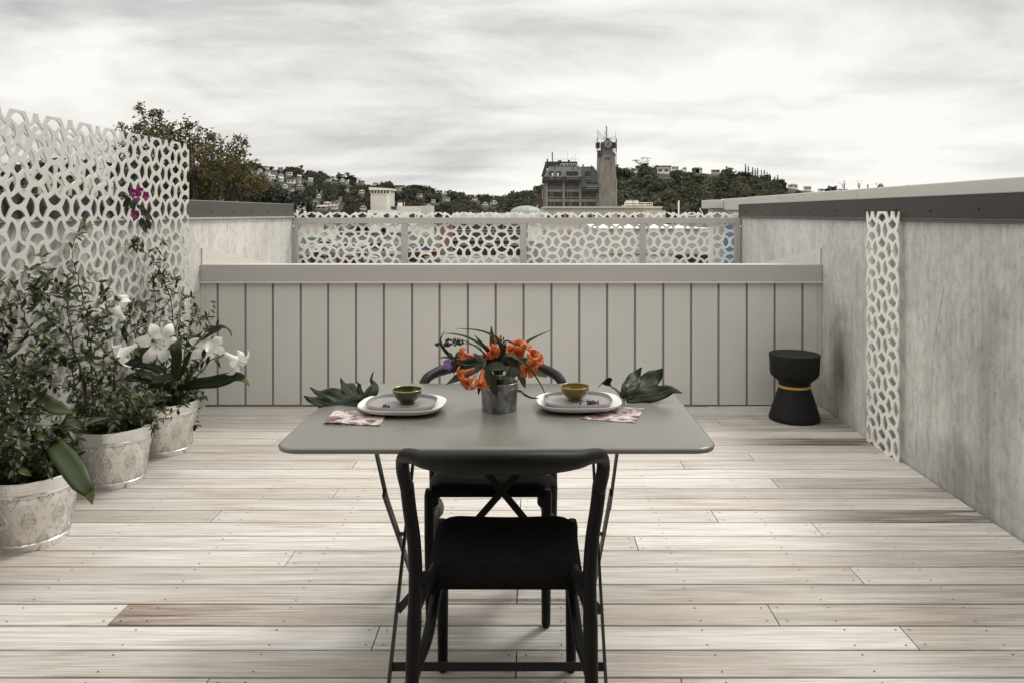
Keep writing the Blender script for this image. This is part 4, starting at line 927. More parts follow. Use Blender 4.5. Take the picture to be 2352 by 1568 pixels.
hc = crop(600, 380, 900, 2352); hd = crop(600, 370, 1300, 2352); he = crop(1250, 290, 1820, 2292); hf = crop(1700, 400, 2200, 2352)
HOUSES = [  # hill, crop, x, y of the base, width, wall, roof, form, label
 (HL, hc, 365, 188, 95, 'white', 'brown', 'flat', 'white house under a wide brown roof at the very top of the left ridge'),
 (HL, hc, 495, 186, 130, 'beige', 'brown', 'hip', 'beige house with brown hipped roof next along the left ridge'),
 (HL, hc, 480, 235, 105, 'white', 'white', 'flat', 'white flat house just under the brown hipped house on the ridge'),
 (HL, hc, 430, 262, 70, 'white', 'grey', 'flat', 'small white house tucked below the white flat ridge house'),
 (HL, hc, 670, 235, 110, 'grey', 'grey', 'flat', 'grey box house high on the left hill with a flat roof'),
 (HL, hc, 1105, 316, 50, 'white', 'white', 'flat', 'small white house at the foot of the tall ridge pine'),
 (HL, hc, 105, 316, 70, 'white', 'white', 'flat', 'white house right beside the near tree, upper row of the left hill'),
 (HL, hc, 190, 352, 160, 'white', 'beige', 'flat', 'long low white house beside the near tree'),
 (HL, hc, 275, 312, 100, 'white', 'beige', 'gable', 'white gabled house above the long low white house'),
 (HL, hc, 430, 358, 105, 'white', 'white', 'flat', 'white terraced house stepping down the middle of the upper left hill'),
 (HL, hc, 545, 345, 125, 'grey', 'grey', 'flat', 'grey flat house beside the white terraced house'),
 (HL, hc, 505, 442, 150, 'white', 'white', 'mono', 'white house with a long slanting white roof'),
 (HL, hc, 465, 474, 70, 'cream', 'white', 'flat', 'cream house under the slanting white roof'),
 (HL, hc, 670, 420, 120, 'cream', 'beige', 'gable', 'cream gabled house right of the slanting white roof'),
 (HL, hc, 690, 490, 90, 'white', 'white', 'mono', 'white mono pitch house below the cream gabled house'),
 (HL, hc, 840, 378, 135, 'white', 'white', 'flat', 'two tier white house standing alone right of the upper cluster'),
 (HL, hc, 868, 532, 185, 'white', 'beige', 'flat', 'largest white house of the left hill with a long balcony'),
 (HL, hc, 1035, 445, 90, 'beige', 'white', 'mono', 'beige house with slanting white roof right of the large balcony house'),
 (HL, hc, 1040, 526, 55, 'white', 'white', 'flat', 'tiny white house beside the large balcony house'),
 (HL, hc, 1250, 500, 115, 'white', 'white', 'mono', 'bright white roofed house in the middle of the left hill'),
 (HL, hc, 1580, 484, 130, 'white', 'grey', 'flat', 'white house with dark openings under the tall round trees'),
 (HL, hc, 1850, 500, 100, 'cream', 'white', 'gable', 'cream house with white gable below the lone round tree'),
 (HL, hc, 1665, 440, 85, 'white', 'beige', 'flat', 'low white house above the one with dark openings'),
 (HL, hc, 2215, 530, 150, 'grey', 'white', 'flat', 'long bright white roof above a grey house left of the white tower block'),
 (HL, hc, 1945, 534, 60, 'white', 'white', 'flat', 'small white house between the white gable and the long bright roof'),
 (HL, hc, 745, 622, 125, 'white', 'white', 'gable', 'white house alone among dark trees below the large balcony house'),
 (HL, hc, 1040, 630, 145, 'grey', 'grey', 'hip', 'grey hipped roof almost lost in the trees'),
 (HL, hc, 900, 685, 80, 'cream', 'grey', 'flat', 'small cream house under the grey hipped roof'),
 (HL, hc, 1465, 712, 70, 'pink', 'red', 'gable', 'small pinkish house with a bright red roof'),
 (HL, hc, 1370, 705, 45, 'white', 'white', 'gable', 'tiny white house just left of the red roof'),
 (HL, hc, 1400, 815, 90, 'white', 'white', 'gable', 'white gabled house straight below the red roof'),
 (HL, hc, 1935, 685, 90, 'cream', 'terracotta', 'gable', 'cream house with a terracotta roof'),
 (HL, hc, 2230, 725, 130, 'cream', 'beige', 'hip', 'cream hipped house nearest the white tower block'),
 (HL, hc, 1815, 862, 110, 'beige', 'grey', 'gable', 'beige house with grey roof in the lower middle of the left hill'),
 (HL, hc, 1320, 950, 185, 'grey', 'brown', 'hip', 'wide grey house with brown roof low on the hill above the cupola'),
 (HL, hc, 1570, 965, 165, 'white', 'beige', 'hip', 'white bungalow with pale hipped roof at the bottom of the left hill'),
 (HL, hc, 1715, 942, 190, 'pink', 'red', 'hip', 'wide pinkish house with dull red roof at the bottom of the left hill'),
 (HL, hc, 1460, 1040, 240, 'grey', 'beige', 'hip', 'widest pale roof at the very bottom of the left hill'),
 (HL, hc, 1705, 1025, 150, 'cream', 'beige', 'hip', 'cream hipped house next to the widest pale roof'),
 (HL, hc, 2255, 1035, 150, 'white', 'grey', 'gable', 'white cottage with grey gables beside the white tower block'),
 (HL, hd, 1068, 250, 60, 'white', 'beige', 'gable', 'white house on the skyline right of the white tower block'),
 (HL, hd, 1270, 322, 52, 'white', 'white', 'gable', 'small white gable just right of the tower roof'),
 (HL, hd, 1255, 278, 75, 'grey', 'beige', 'flat', 'long grey house on the ridge right of the tower block'),
 (HL, hd, 1418, 372, 72, 'white', 'terracotta', 'hip', 'white house with pinkish roof in mid slope'),
 (HL, hd, 1590, 326, 62, 'grey', 'white', 'flat', 'grey and white house low on the falling ridge'),
 (HL, hd, 1642, 346, 40, 'white', 'white', 'gable', 'tiny white house just below the falling ridge'),
 (HL, hd, 1650, 404, 62, 'white', 'white', 'flat', 'white flat roof above the round pale tree'),
 (HL, hd, 1845, 352, 70, 'beige', 'grey', 'flat', 'low beige house near the dip between the hills'),
 (HL, hd, 1965, 442, 58, 'white', 'beige', 'gable', 'white house left of the twin white gables'),
 (HL, hd, 2035, 430, 72, 'white', 'white', 'gable', 'white house with twin gables near the blue green dome'),
 (HL, hd, 1880, 400, 50, 'cream', 'grey', 'flat', 'small cream house in the dip between the hills'),
 (HL, hd, 1540, 420, 40, 'white', 'white', 'flat', 'tiny white house left of the round pale tree'),
 (HL, hd, 1500, 470, 60, 'white', 'white', 'gable', 'white gabled house right behind the long white building'),
 (HR, he, 1480, 540, 150, 'white', 'white', 'flat', 'two storey white house with balcony on the wooded right hill'),
 (HR, he, 1218, 528, 70, 'cream', 'grey', 'flat', 'small cream house under the broad ridge tree of the right hill'),
 (HR, he, 1690, 486, 48, 'white', 'white', 'gable', 'narrow white house at the top of the right hill'),
 (HR, he, 1832, 502, 80, 'cream', 'beige', 'gable', 'cream house below the dark roofed house on the right hill'),
 (HR, he, 1800, 468, 85, 'dark', 'dark', 'hip', 'dark roofed house on the crown of the right hill'),
 (HR, he, 1995, 508, 95, 'beige', 'brown', 'flat', 'low beige house last along the crown of the right hill'),
 (HR, he, 1510, 440, 125, 'grey', 'white', 'flat', 'long grey house on top of the right hill by the broad tree'),
 (HR, he, 1600, 458, 75, 'white', 'grey', 'flat', 'white house on top of the right hill in the middle'),
 (HR, hf, 1105, 268, 125, 'white', 'red', 'hip', 'white house with long dark red roof right of the conifers'),
 (HR, hf, 1270, 292, 95, 'cream', 'white', 'flat', 'cream two storey house right of the dark red roof'),
 (HR, hf, 1455, 308, 130, 'white', 'white', 'hip', 'white hipped house in front of the far ridge trees'),
 (HR, hf, 1490, 262, 70, 'grey', 'grey', 'hip', 'grey house behind the white hipped house'),
 (HR, hf, 1680, 296, 115, 'grey', 'white', 'flat', 'long pale house under the thin tall trees'),
]
MASK = []
GRP = 'houses on the hillsides'
for hl, c, x, y, w_, wc, rc, form, label in HOUSES:
    px, py = c(x, y); p = hl.find(px, py); wpx = c(x+w_/2, y)[0]-c(x-w_/2, y)[0]; w_m = wpx*p.y/F*0.78
    p = p+Vector((0, -2.0, 0.6)); hgt = max(2.3, min(6.5, w_m*(0.40 if form in ('flat', 'gable') else 0.30))); dep = w_m*0.55
    if 'two storey' in label or 'two tier' in label or 'largest' in label: hgt *= 1.25
    MASK.append((px, py, wpx/2+2.5, hgt*F/p.y+3, p.y))
    h = thing('house', label, 'house', p, 0, GRP)
    s = MB(); s.box(-w_m/2, w_m/2, 0, dep, -3.0, hgt*0.68); wl = s.build('wall', M['hw_'+wc], h)
    s = MB(); o_ = 0.06*w_m; z0 = hgt*0.68+0.02; z1 = hgt
    if form == 'flat': s.box(-w_m/2-o_, w_m/2+o_, -o_*1.3, dep+o_, z0, z0+max(0.35, 0.12*hgt))
    elif form == 'mono': s.hexa([(-w_m/2-o_, -o_, z1), (w_m/2+o_, -o_, z0), (w_m/2+o_, dep, z0+0.3), (-w_m/2-o_, dep, z1+0.3), (-w_m/2-o_, -o_, z1+0.4), (w_m/2+o_, -o_, z0+0.4), (w_m/2+o_, dep, z0+0.8), (-w_m/2-o_, dep, z1+0.8)])
    elif form == 'gable':
        z1 = z0+0.24*w_m; s.add([(-w_m/2-o_, -o_, z0-0.1), (0, -o_, z1), (w_m/2+o_, -o_, z0-0.1), (-w_m/2-o_, dep, z0-0.1), (0, dep, z1), (w_m/2+o_, dep, z0-0.1)], [(0, 1, 4, 3), (1, 2, 5, 4), (0, 3, 5, 2)])
        g = MB(); g.prism([(-w_m/2, z0), (w_m/2, z0), (0, z1-0.15)], 'y', -0.01, 0.2); g.build('gable', M['hw_'+wc], wl)
    else:
        z1 = z0+0.16*w_m; s.add([(-w_m/2-o_, -o_, z0), (w_m/2+o_, -o_, z0), (w_m/2+o_, dep+o_, z0), (-w_m/2-o_, dep+o_, z0), (-w_m*0.22, dep/2, z1), (w_m*0.22, dep/2, z1)], [(0, 1, 5, 4), (1, 2, 5), (2, 3, 4, 5), (3, 0, 4), (3, 2, 1, 0)])
    s.build('roof', M['hr_'+rc], h)
    nw = 2 if w_m < 16 else (3 if w_m < 26 else 5)
    for i in range(nw):
        s = MB(); xc = w_m*((i+0.5)/nw-0.5); s.box(xc-w_m*0.30/nw, xc+w_m*0.30/nw, -0.06, 0.05, hgt*0.18, hgt*0.52); s.build('window', M['glass_dark'], h)

def forest(hl, x0, x1, n, rmin, rmax, seed, cols, tmax=1.0):
    rnd = random.Random(seed); ch = []
    for _ in range(n):
        x = rnd.uniform(x0, x1); t = rnd.uniform(0.02, tmax)**0.85; p = hl.pt(x, t)
        r = rnd.uniform(rmin, rmax); y = VY+(EYE-p.z-r)*F/p.y; rp = r*F/p.y
        if any(abs(x-a) < hw+rp*0.45 and y+rp > b-hh and y-rp < b-1 and p.y < Y+2 for a, b, hw, hh, Y in MASK): continue
        c = rnd.choice(cols); k = rnd.uniform(0.7, 1.3)
        ch.append((place(rnd.choice(PROTO), (p.x, p.y, p.z+r*0.55), r*1.25, rnd.uniform(0, 6.28), rnd.uniform(0.8, 1.25)), np.array([c[0]*k, c[1]*k, c[2]*k])))
    return ch
dark = [(c[0]*2.25, c[1]*2.15, c[2]*2.45) for c in [(0.028, 0.031, 0.018), (0.036, 0.038, 0.022), (0.022, 0.026, 0.017), (0.048, 0.048, 0.026), (0.031, 0.036, 0.024), (0.040, 0.037, 0.024)]]
ch = forest(HL, 540, 1420, 1500, 2.6, 5.6, 5, dark)+forest(HL, 540, 1420, 1600, 1.2, 2.4, 15, dark)+forest(HL, -500, 540, 420, 4, 7, 6, dark)
o = cards_mesh('hillside_woods', ch, M['treeleaf']); tag(o, 'dark scrub and trees between the houses of the left hill', 'woodland', kind='stuff')
green = [(c[0]*2.1, c[1]*1.9, c[2]*2.3) for c in [(0.034, 0.040, 0.020), (0.044, 0.050, 0.026), (0.028, 0.034, 0.020), (0.056, 0.060, 0.030), (0.038, 0.042, 0.024), (0.024, 0.030, 0.019)]]
ch = forest(HR, 1040, 1800, 1150, 2.6, 5.2, 8, green)+forest(HR, 1780, 2700, 420, 2.8, 4.6, 9, dark)
o = cards_mesh('hillside_woods', ch, M['treeleaf']); tag(o, 'dense dark bush covering the right hill', 'woodland', kind='stuff')

# single trees that stand out on the skylines
def far_tree(label, hl, c, x, ybase, hpx, wpx, kind, col=(0.034, 0.036, 0.022), name='tree', group='trees on the skylines', pt=None):
    px, py = c(x, ybase); k = abs(c(100, 0)[0]-c(0, 0)[0])/100
    p = pt if pt is not None else hl.find(px, py); up_ = 1.38 if pt is None else 1.0; H = hpx*k*p.y/F*up_; W = wpx*k*p.y/F*(1.15 if pt is None else 1.0); rnd = random.Random(int(x*7+ybase))
    t = thing(name, label, 'tree', p, 0, group); s = MB()
    s.tube([(0, 0, -2), (0.02*W, 0, H*0.35), (-0.03*W, 0, H*0.65)], [H*0.035, H*0.026, H*0.012], 6); s.build('trunk', M['bark'], t)
    ch = []
    if kind == 'conifer': ch.append((place(rnd.choice(CONE), (0, 0, H*0.04), H*0.97, rnd.uniform(0, 6), 1.0)*np.array([W/H/0.6, W/H/0.6, 1]), np.array(col)))
    elif kind == 'cypress': ch.append((place(FINE[0], (0, 0, H*0.5), W*0.5, 1.0, H/W*1.05), np.array(col)))
    elif kind == 'round':
        for i in range(5): ch.append((place(FINE[i % 4], (rnd.uniform(-0.26, 0.26)*W, rnd.uniform(-0.2, 0.2)*W, H*rnd.uniform(0.50, 0.78)), W*0.33, rnd.uniform(0, 6), 0.9), np.array(col)*rnd.uniform(0.8, 1.25)))
    elif kind == 'sparse':
        s = MB()
        for i in range(9):
            a = Vector((rnd.uniform(-0.42, 0.42)*W, rnd.uniform(-0.3, 0.3)*W, H*rnd.uniform(0.45, 0.93))); s.tube([(0, 0, H*0.3), a*0.55+Vector((0, 0, H*0.14)), a], [H*0.014, H*0.009, H*0.004], 5)
            ch.append((place(FINE[i % 4][::3], a, W*rnd.uniform(0.12, 0.2), rnd.uniform(0, 6), 0.6), np.array(col)*rnd.uniform(0.8, 1.2)))
        s.build('limbs', M['bark'], t)
    o = cards_mesh('crown', ch, M['treeleaf']); o.parent = t; return t
far_tree('tall pine standing clear above the left ridge', HL, hc, 1065, 320, 130, 110, 'round')
far_tree('spreading round tree on the left ridge, first of two beside each other', HL, hc, 1800, 425, 115, 115, 'round')
far_tree('tall lollipop tree on the left ridge beside the spreading one', HL, hc, 1942, 430, 140, 110, 'round')
far_tree('small ridge tree with a flat crown just above the long bright roof', HL, hc, 2170, 470, 95, 100, 'sparse')
far_tree('pale round willow low in front of the hills, right of the white building', HL, hd, 1650, 500, 95, 150, 'round', (0.11, 0.12, 0.055), group='trees on the lower slopes', pt=D(*hd(1650, 512), 330))
far_tree('small dark cypress on the falling end of the left ridge', HL, hd, 1428, 292, 28, 12, 'cypress')
far_tree('broad open ridge tree with a bare trunk at the right of the clock tower', HR, he, 1262, 470, 105, 185, 'sparse', (0.04, 0.04, 0.026))
far_tree('pointed cypress alone on the slope left of the conifers', HR, he, 2138, 545, 70, 24, 'cypress', (0.018, 0.02, 0.015))
for x, yb, hh, ww, lab in ((565, 215, 150, 46, 'tallest dark conifer at the left end of the conifer row'), (598, 220, 140, 44, 'second dark conifer leaning against the tallest one'), (648, 225, 130, 52, 'dark conifer left of the gap in the row'), (676, 225, 120, 44, 'narrow conifer in the thick of the row'), (704, 228, 125, 50, 'broad conifer in the thick of the row'),
                           (748, 235, 115, 44, 'pointed conifer just past the thick of the row'), (782, 238, 118, 46, 'slim conifer right of the pointed one'), (814, 245, 108, 38, 'narrow conifer halfway down the row'), (842, 250, 95, 44, 'conifer where the row begins to fall'), (900, 262, 82, 46, 'short wide conifer near the low end of the row'), (934, 270, 100, 50, 'last pointed conifer at the low end of the row'), (985, 285, 80, 56, 'lowest conifer beside the dark red roof')):
    far_tree(lab, HR, hf, x, yb, hh, ww*1.5, 'conifer', (0.017, 0.02, 0.016), 'conifer', 'conifers along the right ridge')
far_tree('thin tall gum tree over the long pale house', HR, hf, 1700, 275, 110, 95, 'sparse', (0.025, 0.025, 0.018))
far_tree('dense upright tree right of the thin gum', HR, hf, 1870, 290, 118, 80, 'sparse', (0.022, 0.022, 0.016))
far_tree('small round headed tree between two taller ones above the white parapet', HR, hf, 1970, 292, 75, 60, 'conifer', (0.02, 0.02, 0.015))
far_tree('last open tree above the white parapet', HR, hf, 2110, 285, 92, 90, 'sparse', (0.022, 0.022, 0.016))
far_tree('bushy tree left of the thin gum on the far ridge', HR, hf, 1555, 275, 62, 70, 'round', (0.026, 0.027, 0.018))

# ------------------------------------------------------------------ the near tree beyond the left wall, and its neighbours behind the screen
def near_tree(label, base, clusters, shoots, seed, cols, leaf=0.05, name='tree'):
    rnd = random.Random(seed); t = thing(name, label, 'tree', base, 0, 'garden trees beyond the left wall'); b0 = Vector(base); s = MB()
    top = sum((Vector(c[0]) for c in clusters), Vector())/len(clusters)-b0
    s.tube([(0, 0, -0.2), top*0.45, top*0.8], [0.13, 0.10, 0.06], 8); 
    quads = []; cc = []; bs = MB()
    for (c, r) in clusters:
        c = Vector(c)-b0; s.tube([top*0.5, (top*0.5+c)/2+Vector((0, 0, 0.1)), c], [0.05, 0.03, 0.012], 5)
        r *= 0.86; nsh = int(shoots*r*r)
        for _ in range(nsh):
            d = Vector((rnd.gauss(0, 1), rnd.gauss(0, 1), rnd.gauss(0.35, 0.9))).normalized()
            p0 = c+d*r*rnd.uniform(0.1, 0.8); ln = r*rnd.uniform(0.25, 0.65); dd = (d+Vector((rnd.gauss(0, .35), rnd.gauss(0, .35), 0.35+rnd.gauss(0, .35)))).normalized()
            if shoots > 100 and rnd.random() < 0.25: bs.tube([p0, p0+dd*ln], 0.004, 3, cap=False)
            k = rnd.choice(cols); m_ = int(ln/0.020)
            for i in range(m_):
                q = p0+dd*(ln*(i+rnd.random())/m_); ld = (dd*0.5+Vector((rnd.gauss(0, 1), rnd.gauss(0, 1), rnd.gauss(0, 0.8)))).normalized(); L_ = leaf*rnd.uniform(0.6, 1.3)
                sd_ = ld.cross(Vector((rnd.gauss(0, 1), rnd.gauss(0, 1), rnd.gauss(0, 1)))).normalized()*L_*0.24
                quads.append((q, q+ld*L_*0.5-sd_, q+ld*L_, q+ld*L_*0.5+sd_)); j = rnd.uniform(0.65, 1.3); cc.append((k[0]*j, k[1]*j, k[2]*j, 1))
    s.build('trunk', M['bark'], t); bs.v and tag(bs.build('twigs', M['bark'], t), kind='stuff')
    o = cards_mesh('crown', [(np.array([[tuple(v) for v in q] for q in quads]), np.array(cc))], M['treeleaf']); o.parent = t
ct = crop(280, 250, 660, 2352); YT = 13.0
def T(x, y, dy=0): return D(*ct(x, y), YT+dy)
cl = [(T(560, 330, .2), .30), (T(620, 450, 0), .36), (T(730, 430, .4), .26), (T(960, 480, 0), .27), (T(1130, 470, .3), .32), (T(1200, 560, -.3), .30), (T(1000, 600, .2), .40), (T(760, 620, 0), .48), (T(480, 560, 0), .40),
      (T(1380, 600, .2), .24), (T(1340, 720, 0), .34), (T(1560, 790, -.3), .30), (T(1640, 860, .3), .42), (T(1850, 660, 0), .26), (T(1900, 820, .2), .30), (T(1300, 900, .4), .55), (T(1500, 1000, -.5), .55), (T(1760, 1030, 0), .50), (T(1930, 1000, .2), .36),
      (T(1300, 1200, 0), .55), (T(1600, 1200, .5), .58), (T(1850, 1170, -.2), .45), (T(1250, 1400, 0), .5), (T(1560, 1390, .3), .55), (T(1000, 900, .3), .6), (T(700, 900, 0), .6), (T(900, 1200, 0), .6), (T(350, 700, .2), .4), (T(2000, 1180, -.2), .24), (T(130, 420, 0), .20), (T(200, 560, .2), .3), (T(60, 800, .2), .4), (T(400, 1000, .2), .5)]
olive = [tuple(v*2.1 for v in c) for c in [(0.060, 0.052, 0.022), (0.075, 0.062, 0.028), (0.045, 0.042, 0.02), (0.085, 0.066, 0.030), (0.04, 0.042, 0.022)]]
near_tree('olive brown twiggy tree rising behind the left wall', D(*ct(1300, 1500), YT)*1+Vector((0, 0, -6.5)), cl, 300, 11, olive, 0.062)
cl2 = [(T(330, 60, 0), .035), (T(370, 100, 0), .05), (T(700, 150, .1), .06), (T(640, 150, .1), .04), (T(1110, 340, 0), .07), (T(1460, 540, .1), .12), (T(2150, 1230, -.2), .22), (T(2250, 1270, -.2), .14), (T(2060, 1260, 0), .2)]
s = MB(); tw = [o for o in COL.objects if o.name == 'twigs'][0]; b0 = tw.parent.location
rnd = random.Random(5); quads = []; cc = []
for path in ([(470, 240), (410, 150), (360, 110), (300, 75)], [(410, 150), (380, 60), (375, 25)], [(680, 330), (682, 240), (684, 165), (730, 128)], [(684, 170), (625, 140)], [(530, 230), (560, 170), (580, 150)], [(1075, 410), (1100, 355), (1085, 300)], [(1100, 360), (1180, 350)], [(340, 470), (335, 400), (290, 345)], [(335, 410), (400, 345)], [(100, 400), (115, 320)], [(1430, 560), (1440, 500)], [(1440, 540), (1515, 520)], [(1860, 600), (1868, 545)], [(2030, 1230), (2150, 1215), (2300, 1260)], [(2060, 1250), (2180, 1290), (2270, 1300)], [(2010, 1190), (2100, 1190), (2240, 1215)], [(1950, 640), (1970, 600)], [(820, 520), (850, 460), (900, 440)]):
    P = spline([T(*p)-b0 for p in path], 24); s = MB(); s.tube(P, 0.0045, 4, cap=False); s.build('twig', M['bark'], tw.parent); autumn = path[0][0] > 1990
    for i in range(len(P)*(4 if autumn else 2)):
        q = rnd.choice(P)+Vector((rnd.gauss(0, .022), rnd.gauss(0, .03), rnd.gauss(0, .022)))*(2.2 if autumn else 1); ld = Vector((rnd.gauss(0, 1), rnd.gauss(0, 1), rnd.gauss(-0.3 if autumn else 0.2, 1))).normalized(); L_ = rnd.uniform(.035, .07)
        sd_ = ld.cross(Vector((rnd.gauss(0, 1), 1, rnd.gauss(0, 1)))).normalized()*L_*0.25; quads.append((q, q+ld*L_*.5-sd_, q+ld*L_, q+ld*L_*.5+sd_)); k = rnd.choice([(.17, .125, .05), (.13, .10, .045), (.21, .16, .075)]) if autumn else rnd.choice(olive); cc.append((*k, 1))
o = cards_mesh('twig_leaves', [(np.array([[tuple(v) for v in q] for q in quads]), np.array(cc))], M['treeleaf']); o.parent = tw.parent
YT = 11.0
grn = [(0.045, 0.055, 0.022), (0.06, 0.07, 0.028), (0.035, 0.045, 0.02)]
def G(x, y, dy=0): return D(x, y, 11.0+dy)
near_tree('green tree seen only through the holes of the pierced screen', G(90, 480)+Vector((0, 0, -6)), [(G(120, 405), .34), (G(60, 430, .3), .36), (G(170, 435), .34), (G(20, 455), .4), (G(230, 450), .3), (G(-60, 440), .4), (G(120, 450), .3)], 260, 21, grn, 0.07)
near_tree('low dark shrub tree between the olive brown tree and the far hill', D(640, 470, 30)+Vector((0, 0, -7)), [(D(600, 470, 30), .9), (D(660, 480, 31), .8), (D(560, 462, 31), .9), (D(700, 490, 32), .7)], 40, 23, [(0.018, 0.02, 0.016), (0.024, 0.026, 0.02)], 0.16)
M['shaded_wall'] = mat('shaded_shed_render', (0.46, 0.44, 0.405), 0.75, 0.04, 0.6)  # white render made greyer: shade on the fronts is in this colour
# ------------------------------------------------------------------ the town below
class Bld:        # a building whose pieces are read off a crop and stand at a true depth
    def __init__(b, name, label, cat, c, Y, x, y, group=None):
        b.c = c; b.Y = Y; b.o = D(*c(x, y), Y); b.o.z = GROUND; b.t = thing(name, label, cat, b.o, 0, group)
    def p(b, x, y, dY=0.0):
        q = D(*b.c(x, y), b.Y)-b.o; return Vector((q.x, dY, q.z))
    def box(b, name, m_, x0, y0, x1, y1, d0, d1, parent=None, toground=False):
        a = b.p(x0, y1); c_ = b.p(x1, y0); s = MB(); s.box(a.x, c_.x, d0, d1, 0 if toground else a.z, c_.z); return s.build(name, M[m_], parent or b.t)
    def tube(b, name, m_, pts, r, parent=None, n=6):
        s = MB(); s.tube([b.p(*q) for q in pts], r, n); return s.build(name, M[m_], parent or b.t)
    def hexa(b, name, m_, pts, parent=None):     # 4 front-bottom.. given as (x,y,d) x8
        s = MB(); s.hexa([b.p(*q) for q in pts]); return s.build(name, M[m_], parent or b.t)
ck = crop(1300, 290, 1560, 1941)
# civic building: slate mansard over concrete frame
B = Bld('office_building', 'dark slate roofed concrete office building beside the clock tower', 'building', ck, 260, 780, 1900)
fr = B.box('frame', 'conc_dark', 215, 1150, 1365, 2000, 1.4, 17, toground=True)
B.box('side_bay', 'brick', 182, 1290, 214, 2000, 2.5, 14, toground=True)
for y0, y1 in ((1150, 1242), (1335, 1428), (1525, 1618)):
    for x0, x1 in ((285, 545), (598, 852), (905, 1165)):
        if y0 == 1150 and x0 == 905: continue
        g = B.box('window', 'glass_dark', x0, y0, x1, y1, 1.15, 1.38)
        nb_ = 8
        for i in range(1, nb_): x = lerp(x0, x1, i/nb_); B.box('mullion', 'mullion', x-2.5, y0, x+2.5, y1, 1.05, 1.145, g)
        for i in ((1, 2, 3) if y0 != 1428 else ()): 
            if (x0+i+y0) % 3: x = lerp(x0, x1, i/nb_); B.box('blind', 'blind', x+4, y0+8, x+24, y1-2, 1.10, 1.14, g)
        B.box('sill', 'conc_pale', x0-2, y1+2, x1+2, y1+14, 0.85, 1.38, g)
        B.box('recess', 'glass_dark', x0, y1+15, x1, y1+36, 1.25, 1.385, g)
        B.box('spandrel', 'conc_dark', x0-4, y1+38, x1+4, y1+92, 1.0, 1.39)
for x in (240, 550, 855, 1165): B.box('column', 'conc_pale', x, 1150 if x < 900 else 1335, x+38, 2000, 0.6, 1.36, toground=True)
B.box('end_wall', 'char_wall', 1210, 1340, 1295, 2000, 0.9, 1.39, toground=True)
B.box('end_wall', 'conc_dark', 1300, 1340, 1340, 2000, 0.7, 1.38, toground=True)
rf = B.hexa('mansard_roof', 'slate', [(205, 1062, -0.9), (892, 1062, -0.9), (892, 1062, 17.5), (205, 1062, 17.5), (300, 866, 3.2), (892, 866, 3.2), (892, 866, 14), (300, 866, 14)])
B.hexa('mansard_roof', 'slate', [(893, 1240, -0.9), (1366, 1240, -0.9), (1366, 1240, 17.5), (893, 1240, 17.5), (893, 864, 3.2), (1125, 862, 3.2), (1125, 862, 14), (893, 864, 14)])
B.box('fascia', 'slate_dark', 185, 1064, 892, 1150, -1.0, 17.3); B.box('fascia', 'slate_dark', 895, 1242, 1366, 1336, -1.0, 17.3)
for x0, y0, x1, y1, kind in ((310, 962, 388, 1058, 1), (440, 962, 520, 1058, 1), (620, 962, 830, 1058, 0), (970, 962, 1050, 1058, 0), (980, 1152, 1190, 1238, 0)):
    dz = -0.3
    dm = B.box('dormer', 'slate_dark', x0, y0, x1, y1, dz, 4.0); g = B.box('window', 'glass_dark', x0+5, y0+5, x1-5, y1-3, dz-0.12, dz-0.01)
    if kind: B.box('bright_pane', 'pane_bright', x0+(40 if x0 < 400 else 5), y0+32, x0+(72 if x0 < 400 else 40), y1-5, dz-0.2, dz-0.125, g)  # opaque pale box imitates sky seen through the window
    else:
        nb_ = max(2, int((x1-x0)/30))
        for i in range(1, nb_): x = lerp(x0, x1, i/nb_); B.box('mullion', 'mullion', x-2, y0+5, x+2, y1-3, dz-0.2, dz-0.125, g)
    B.box('sill', 'conc_pale', x0-4, y1+3, x1+4, y1+14, -1.25, -0.95, g); B.box('sill', 'conc_pale', x0-4, y1+40, x1+4, y1+50, -1.35, -1.05, g)
    B.box('recess', 'glass_dark', x0, y1+15, x1, y1+39, -1.1, -1.02, g)
ph = B.box('penthouse', 'slate_dark', 240, 765, 836, 868, 5.0, 13)
B.hexa('penthouse_slope', 'slate_dark', [(165, 1030, 4.2), (240, 1030, 4.2), (240, 1030, 12), (165, 1030, 12), (245, 768, 4.6), (296, 768, 4.6), (296, 768, 12), (245, 768, 12)], ph)
for x in (525, 595, 675, 755):
    g = B.box('window', 'glass_dark', x, 806, x+52+12*(x > 550), 852, 4.8, 4.98, ph); 
    for q in ((x-2, 802, x+66, 812), (x-2, 806, x+7, 852), (x+52, 806, x+62, 852)): B.box('arch_frame', 'clockwhite', *q, 4.6, 4.79, g)
B.tube('flue', 'metal_dark', [(370, 860, 6), (370, 585, 6)], 0.19); B.box('flue_cap', 'metal_dark', 364, 585, 378, 760, 6.2, 6.8)
for x in (410, 750, 845, 1085): B.tube('vent_pipe', 'metal_dark', [(x, 930, 2.0), (x, 842, 2.9)], 0.13)
for x0, x1, y0 in ((478, 545, 735), (668, 700, 725), (940, 962, 812), (205, 222, 770), (268, 292, 708)): B.box('roof_plant', 'metal_dark', x0, y0, x1, 768 if x0 < 900 else 866, 7, 8.5)
for y in (712, 735): B.tube('guard_rail', 'metal_dark', [(395, y, 5.2), (860, y, 5.2)], 0.025)
for x in range(400, 870, 65): B.tube('guard_rail', 'metal_dark', [(x, 766, 5.2), (x, 708, 5.2)], 0.025)
for x, y in ((808, 610), (660, 560), (758, 640)): B.tube('aerial', 'metal_dark', [(x, 768, 8), (x, y, 8)], 0.03)
B.tube('guard_rail', 'conc_pale', [(415, 852, 3.6), (840, 852, 3.6)], 0.08)

